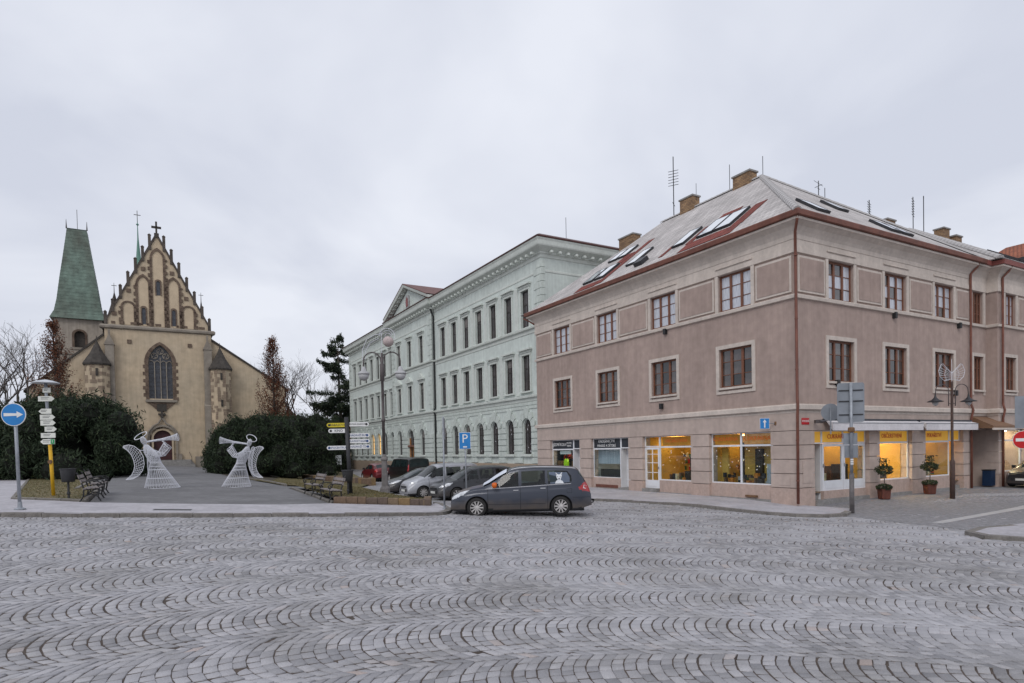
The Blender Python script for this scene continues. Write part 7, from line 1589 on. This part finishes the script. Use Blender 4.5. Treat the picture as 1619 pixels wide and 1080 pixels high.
for u in np.linspace(.05, .95, 12): w.tube([(-.85 + .8 * u ** 2, 0, 5.95 + 1.12 * u ** .6), (-.72 + .62 * u ** 2, 0, 5.95 + .94 * u ** .6)], .006, 3)
w.build('wire_ornament', M_wire, t)
# parking sign, edge-on sign
x, y = -2.19, 29.18; t = thing('traffic_sign', 'blue square parking sign with white P above the parked cars', 'road sign', G(x, y, -.02), .05)
MB().tube([(.03, 0, -.1), (0, 0, 3.28)], .038, 8).build('post', M_galv, t, True); s = MB().box(-.27, .27, -.06, -.045, 2.46, 3.24).build('sign_plate', M_wsign, t); MB().box(-.255, .255, -.066, -.0605, 2.475, 3.225).build('blue_face', M_blue, s)
lettering('P', .58, M_lett, s, (0, -.07, 2.93)); MB().box(-.09, .09, -.072, -.067, 2.53, 2.59).build('car_pictogram', M_lett, s)
x, y = -2.42, 21.94; t = thing('traffic_sign', 'slim grey post with a sign seen edge-on, before the slate car', 'road sign', G(x, y, .03), 0)
MB().tube([(0, 0, -.1), (.02, 0, 3.25)], .032, 8).build('post', M_galv, t, True); MB().lathe([(.07, 0), (.07, .03), (.04, .05), (.035, .15)], 10).build('post_foot', M_galv, t); MB().box(.045, .06, -.25, .25, 2.45, 3.2).build('sign_plate', M_alu, t)
# backs of signs at the corner
x, y = 12.59, 23.02; t = thing('sign_post', 'tall grey post at the corner with sign boards seen from behind', 'road sign', G(x, y, .0), -.25)
MB().tube([(0, 0, -.2), (0, 0, 1.42)], .085, 12).build('post_sleeve', mat('rust_brown_sleeve', (.12, .11, .11), .6, .25, 6), t, True); MB().tube([(0, 0, 1.4), (0, 0, 4.78)], .055, 10).build('post', M_galv, t, True)
b = MB().ext([(-.40, 3.32), (.42, 3.32), (.47, 3.38), (.47, 4.72), (.42, 4.78), (-.40, 4.78), (-.45, 4.72), (-.45, 3.38)], .08, .10, 'y').build('sign_board', M_alu, t)
for z in (3.6, 4.1, 4.5): MB().box(-.40, .42, .05, .08, z - .02, z + .02).build('clamp_rail', M_pole, b)
MB().box(-.25, .22, .07, .085, 2.50, 2.92).build('sign_board', M_alu, t); MB().box(-.22, .24, .07, .085, 2.00, 2.46).build('sign_board', M_alu, t); MB().lathe([(.09, 2.94), (.12, 2.97), (.12, 3.1), (.09, 3.13)], 10).build('post_clamp', M_wood, t)
for z in (1.75, 1.83, 1.91): MB().box(-.05, .05, -.062, -.057, z, z + .05).build('sticker', M_lett, t)
# wall bracket signs of the corner house (fixed to the wall)
ws_ = thing('wall_sign', 'blue one-way sign with white arrow sticking out of the corner house wall', 'road sign', (CX - .45 * CT - 1.15 * ST, CY - .45 * ST + 1.15 * CT, 0), -.10)
MB().box(-.19, .19, -.02, 0, 2.73, 3.17).build('sign_plate', M_wsign, ws_); MB().box(-.178, .178, -.026, -.021, 2.742, 3.158).build('blue_face', M_blue, ws_); MB().ext([(-.025, 2.78), (.025, 2.78), (.025, 3.0), (.075, 3.0), (0, 3.12), (-.075, 3.0), (-.025, 3.0)], -.032, -.027, 'y').build('arrow', M_wsign, ws_); MB().tube([(.15, .02, 2.96), (.50, .10, 2.95)], .018, 6).build('bracket', M_galv, ws_); MB().box(.42, .56, .03, .2, 2.88, 3.02).build('bracket_box', M_wood, ws_)
wx = CX + .75 * CT + .95 * ST; wy = CY + .75 * ST - .95 * CT
w2 = thing('wall_sign', 'round sign seen from behind on a bracket over the confectioner entrance', 'road sign', (wx, wy, 0), -.25)
disc(MB(), 0, 3.30, .34, 0, .015).build('sign_plate', M_alu, w2); MB().tube([(0, -.03, 2.45), (0, -.03, 3.5)], .028, 8).build('tube', M_galv, w2); MB().tube([(-.30, .75, 2.98), (0, -.03, 3.0)], .03, 6).build('bracket', M_alu, w2); MB().box(-.42, -.14, .55, .80, 2.9, 3.04).build('bracket_box', M_lampm, w2)
# no-entry sign, right edge
t = thing('traffic_sign', 'round red no entry sign with white bar at right picture edge', 'road sign', G(19.78, 24.2, .0), -.3)
MB().tube([(.30, .05, -.1), (.30, .05, 4.3)], .04, 8).build('post', M_galv, t); s = disc(MB(), .12, 2.55, .35, -.02, 0).build('sign_plate', M_wsign, t); disc(MB(), .12, 2.55, .335, -.026, -.021).build('red_face', M_signred, s); MB().box(-.13, .37, -.032, -.027, 2.49, 2.61).build('white_bar', M_wsign, s); MB().box(-.14, .6, .0, .02, 3.0, 4.25).build('sign_board', M_alu, t)
# lamp in front of the bakery
x, y = 18.85, 26.58; t = thing('street_lamp', 'brown twin-armed street lamp with wheel ornament before the bakery window', 'street lamp', G(x, y, -.05), .12)
MB().lathe([(.10, -.2), (.10, 1.55), (.085, 1.6), (.055, 1.66), (.05, 4.9), (.055, 5.0)], 10).build('pole', mat('brown_pole', (.075, .045, .038), .6, .2, 5), t, True)
for sg in (-1, 1):
    a = MB(); a.tube([(sg * .16, 0, 3.95), (sg * .16, 0, 4.55)] + [(sg * (.16 + .30 - .30 * math.cos(q)), 0, 4.62 + .26 * math.sin(q)) for q in np.linspace(.1, math.pi * .95, 10)] + [(sg * .78, 0, 4.40)], .018, 6); a.tube([(0, 0, 4.05), (sg * .16, 0, 4.05)], .016, 5); a.tube([(0, 0, 4.5), (sg * .16, 0, 4.5)], .016, 5); a.build('lamp_arm', M_lampm, t, True)
    l = MB(); l.lathe([(.025, 4.45), (.05, 4.32), (.14, 4.22), (.31, 4.15), (.31, 4.13), (.12, 4.13)], 16, (sg * .78, 0)); l.build('lamp_shade', M_zincd, t, True); g = MB(); g.lathe([(.12, 4.13), (.11, 4.04), (.05, 3.97), (.01, 3.96)], 12, (sg * .78, 0)); g.build('lamp_glass', M_opal, t, True)
w = MB()
for sg in (-1, 1):
    P = [(0, 0, 5.1), (sg * .35, 0, 5.02), (sg * .55, 0, 5.2), (sg * .62, 0, 5.45), (sg * .5, 0, 5.72), (sg * .42, 0, 5.75), (0, 0, 5.35)]; w.tube(P, .011, 4)
    for k in range(7): q = .15 * k; w.tube([(0, 0, 5.15 + .03 * k), (sg * (.36 + .26 * math.sin(q * 3)), 0, 5.05 + .11 * k)], .006, 3)
    w.tube([(sg * .25, 0, 5.06), (sg * .35, 0, 5.3), (sg * .25, 0, 5.55)], .007, 3)
w.tube([(0, 0, 4.9), (0, 0, 5.95)], .012, 4); w.build('wire_ornament', M_wire, t)
# potted trees at the shop front
M_leaf = attr_mat('laurel_leaf', 'tint', (.018, .030, .012), (.05, .07, .03), .6, None, 0, 20); M_pot = mat('terracotta_pot', (.12, .04, .028), .8, .2, 5)
def potted(label, x, y, seed):
    r = np.random.default_rng(seed); t = thing('potted_tree', label, 'potted plant', G(x, y, -.04), 0, 'small potted trees before the shops'); MB().lathe([(.22, -.02), (.24, .02), (.27, .38), (.29, .38), (.29, .44), (.25, .44), (.25, .38)], 4, a0=.8).build('pot', M_pot, t)
    MB().tube([(0, 0, .35), (.02, 0, .8), (0, 0, 1.15)], .018, 6).build('stem', M_bark, t)
    d = r.normal(size=(520, 3)); d /= np.linalg.norm(d, axis=1)[:, None]; P = d * (r.uniform(.3, 1.0, 520) ** .5)[:, None] * np.array([.38, .38, .22]) + np.array([0, 0, 1.24]); q = d[:420] * np.array([.30, .30, .12]) + np.array([0, 0, .50]); s_ = np.c_[r.normal(0, .10, (160, 2)), r.uniform(1.3, 1.75, 160)]
    cloud('foliage', np.concatenate([P, q, s_]), .035, M_leaf, t, 1.7)
potted('small potted tree in red pot before the snack bar window', 16.05, 26.80, 51); potted('small potted tree in red pot before the bakery window', 19.14, 28.46, 52)
# small things further off
for lab, x, y in (('left of two short stone bollards before the dark evergreens', -28.6, 83.0), ('right of two short stone bollards before the dark evergreens', -25.4, 81.0)):
    t = thing('stone_bollard', lab, 'bollard', G(x, y, 0), .5, 'short stone bollards'); MB().box(-.28, .28, -.28, .28, -.2, .95).build('shaft', M_sand[1], t); MB().ext([(-.36, -.36), (.36, -.36), (.36, .36), (-.36, .36)], .95, 1.15).build('cap', M_sand[0], t)
t = thing('notice_board', 'pale framed notice board standing before the dark evergreens', 'notice board', G(-20.3, 72.5, 0), .45)
MB().box(-.38, .38, -.03, .03, .9, 2.0).build('panel', mat('notice_pale', (.42, .44, .46), .6, .25, 4), t); MB().box(-.42, .42, .03, .06, .85, 2.05).build('frame', M_pole, t)
for sx in (-.36, .36): MB().box(sx - .03, sx + .03, .06, .12, -.2, 2.05).build('leg', M_pole, t)
sheet('drain_cover', [(-10.9, 18.75), (-9.9, 19.05), (-10.0, 19.35), (-11.0, 19.05)], .038, M_bin, 3, kindv='structure')
t = thing('refuse_bin', 'blue plastic bin in the passage beside the porch', 'bin', (CX + 15.1 * CT + .25 * ST, CY + 15.1 * ST - .25 * CT, float(gz(24, 32))), TH)
MB().ext([(-.22, -.2), (.22, -.2), (.22, .2), (-.22, .2)], .0, .78).build('bin_body', mat('shaded_bin_blue', (.008, .025, .065), .5, .1, 4), t); MB().box(-.25, .25, -.23, .22, .78, .84).build('lid', M_black, t)  # bin blue darkened: the passage shadow is put into the colour
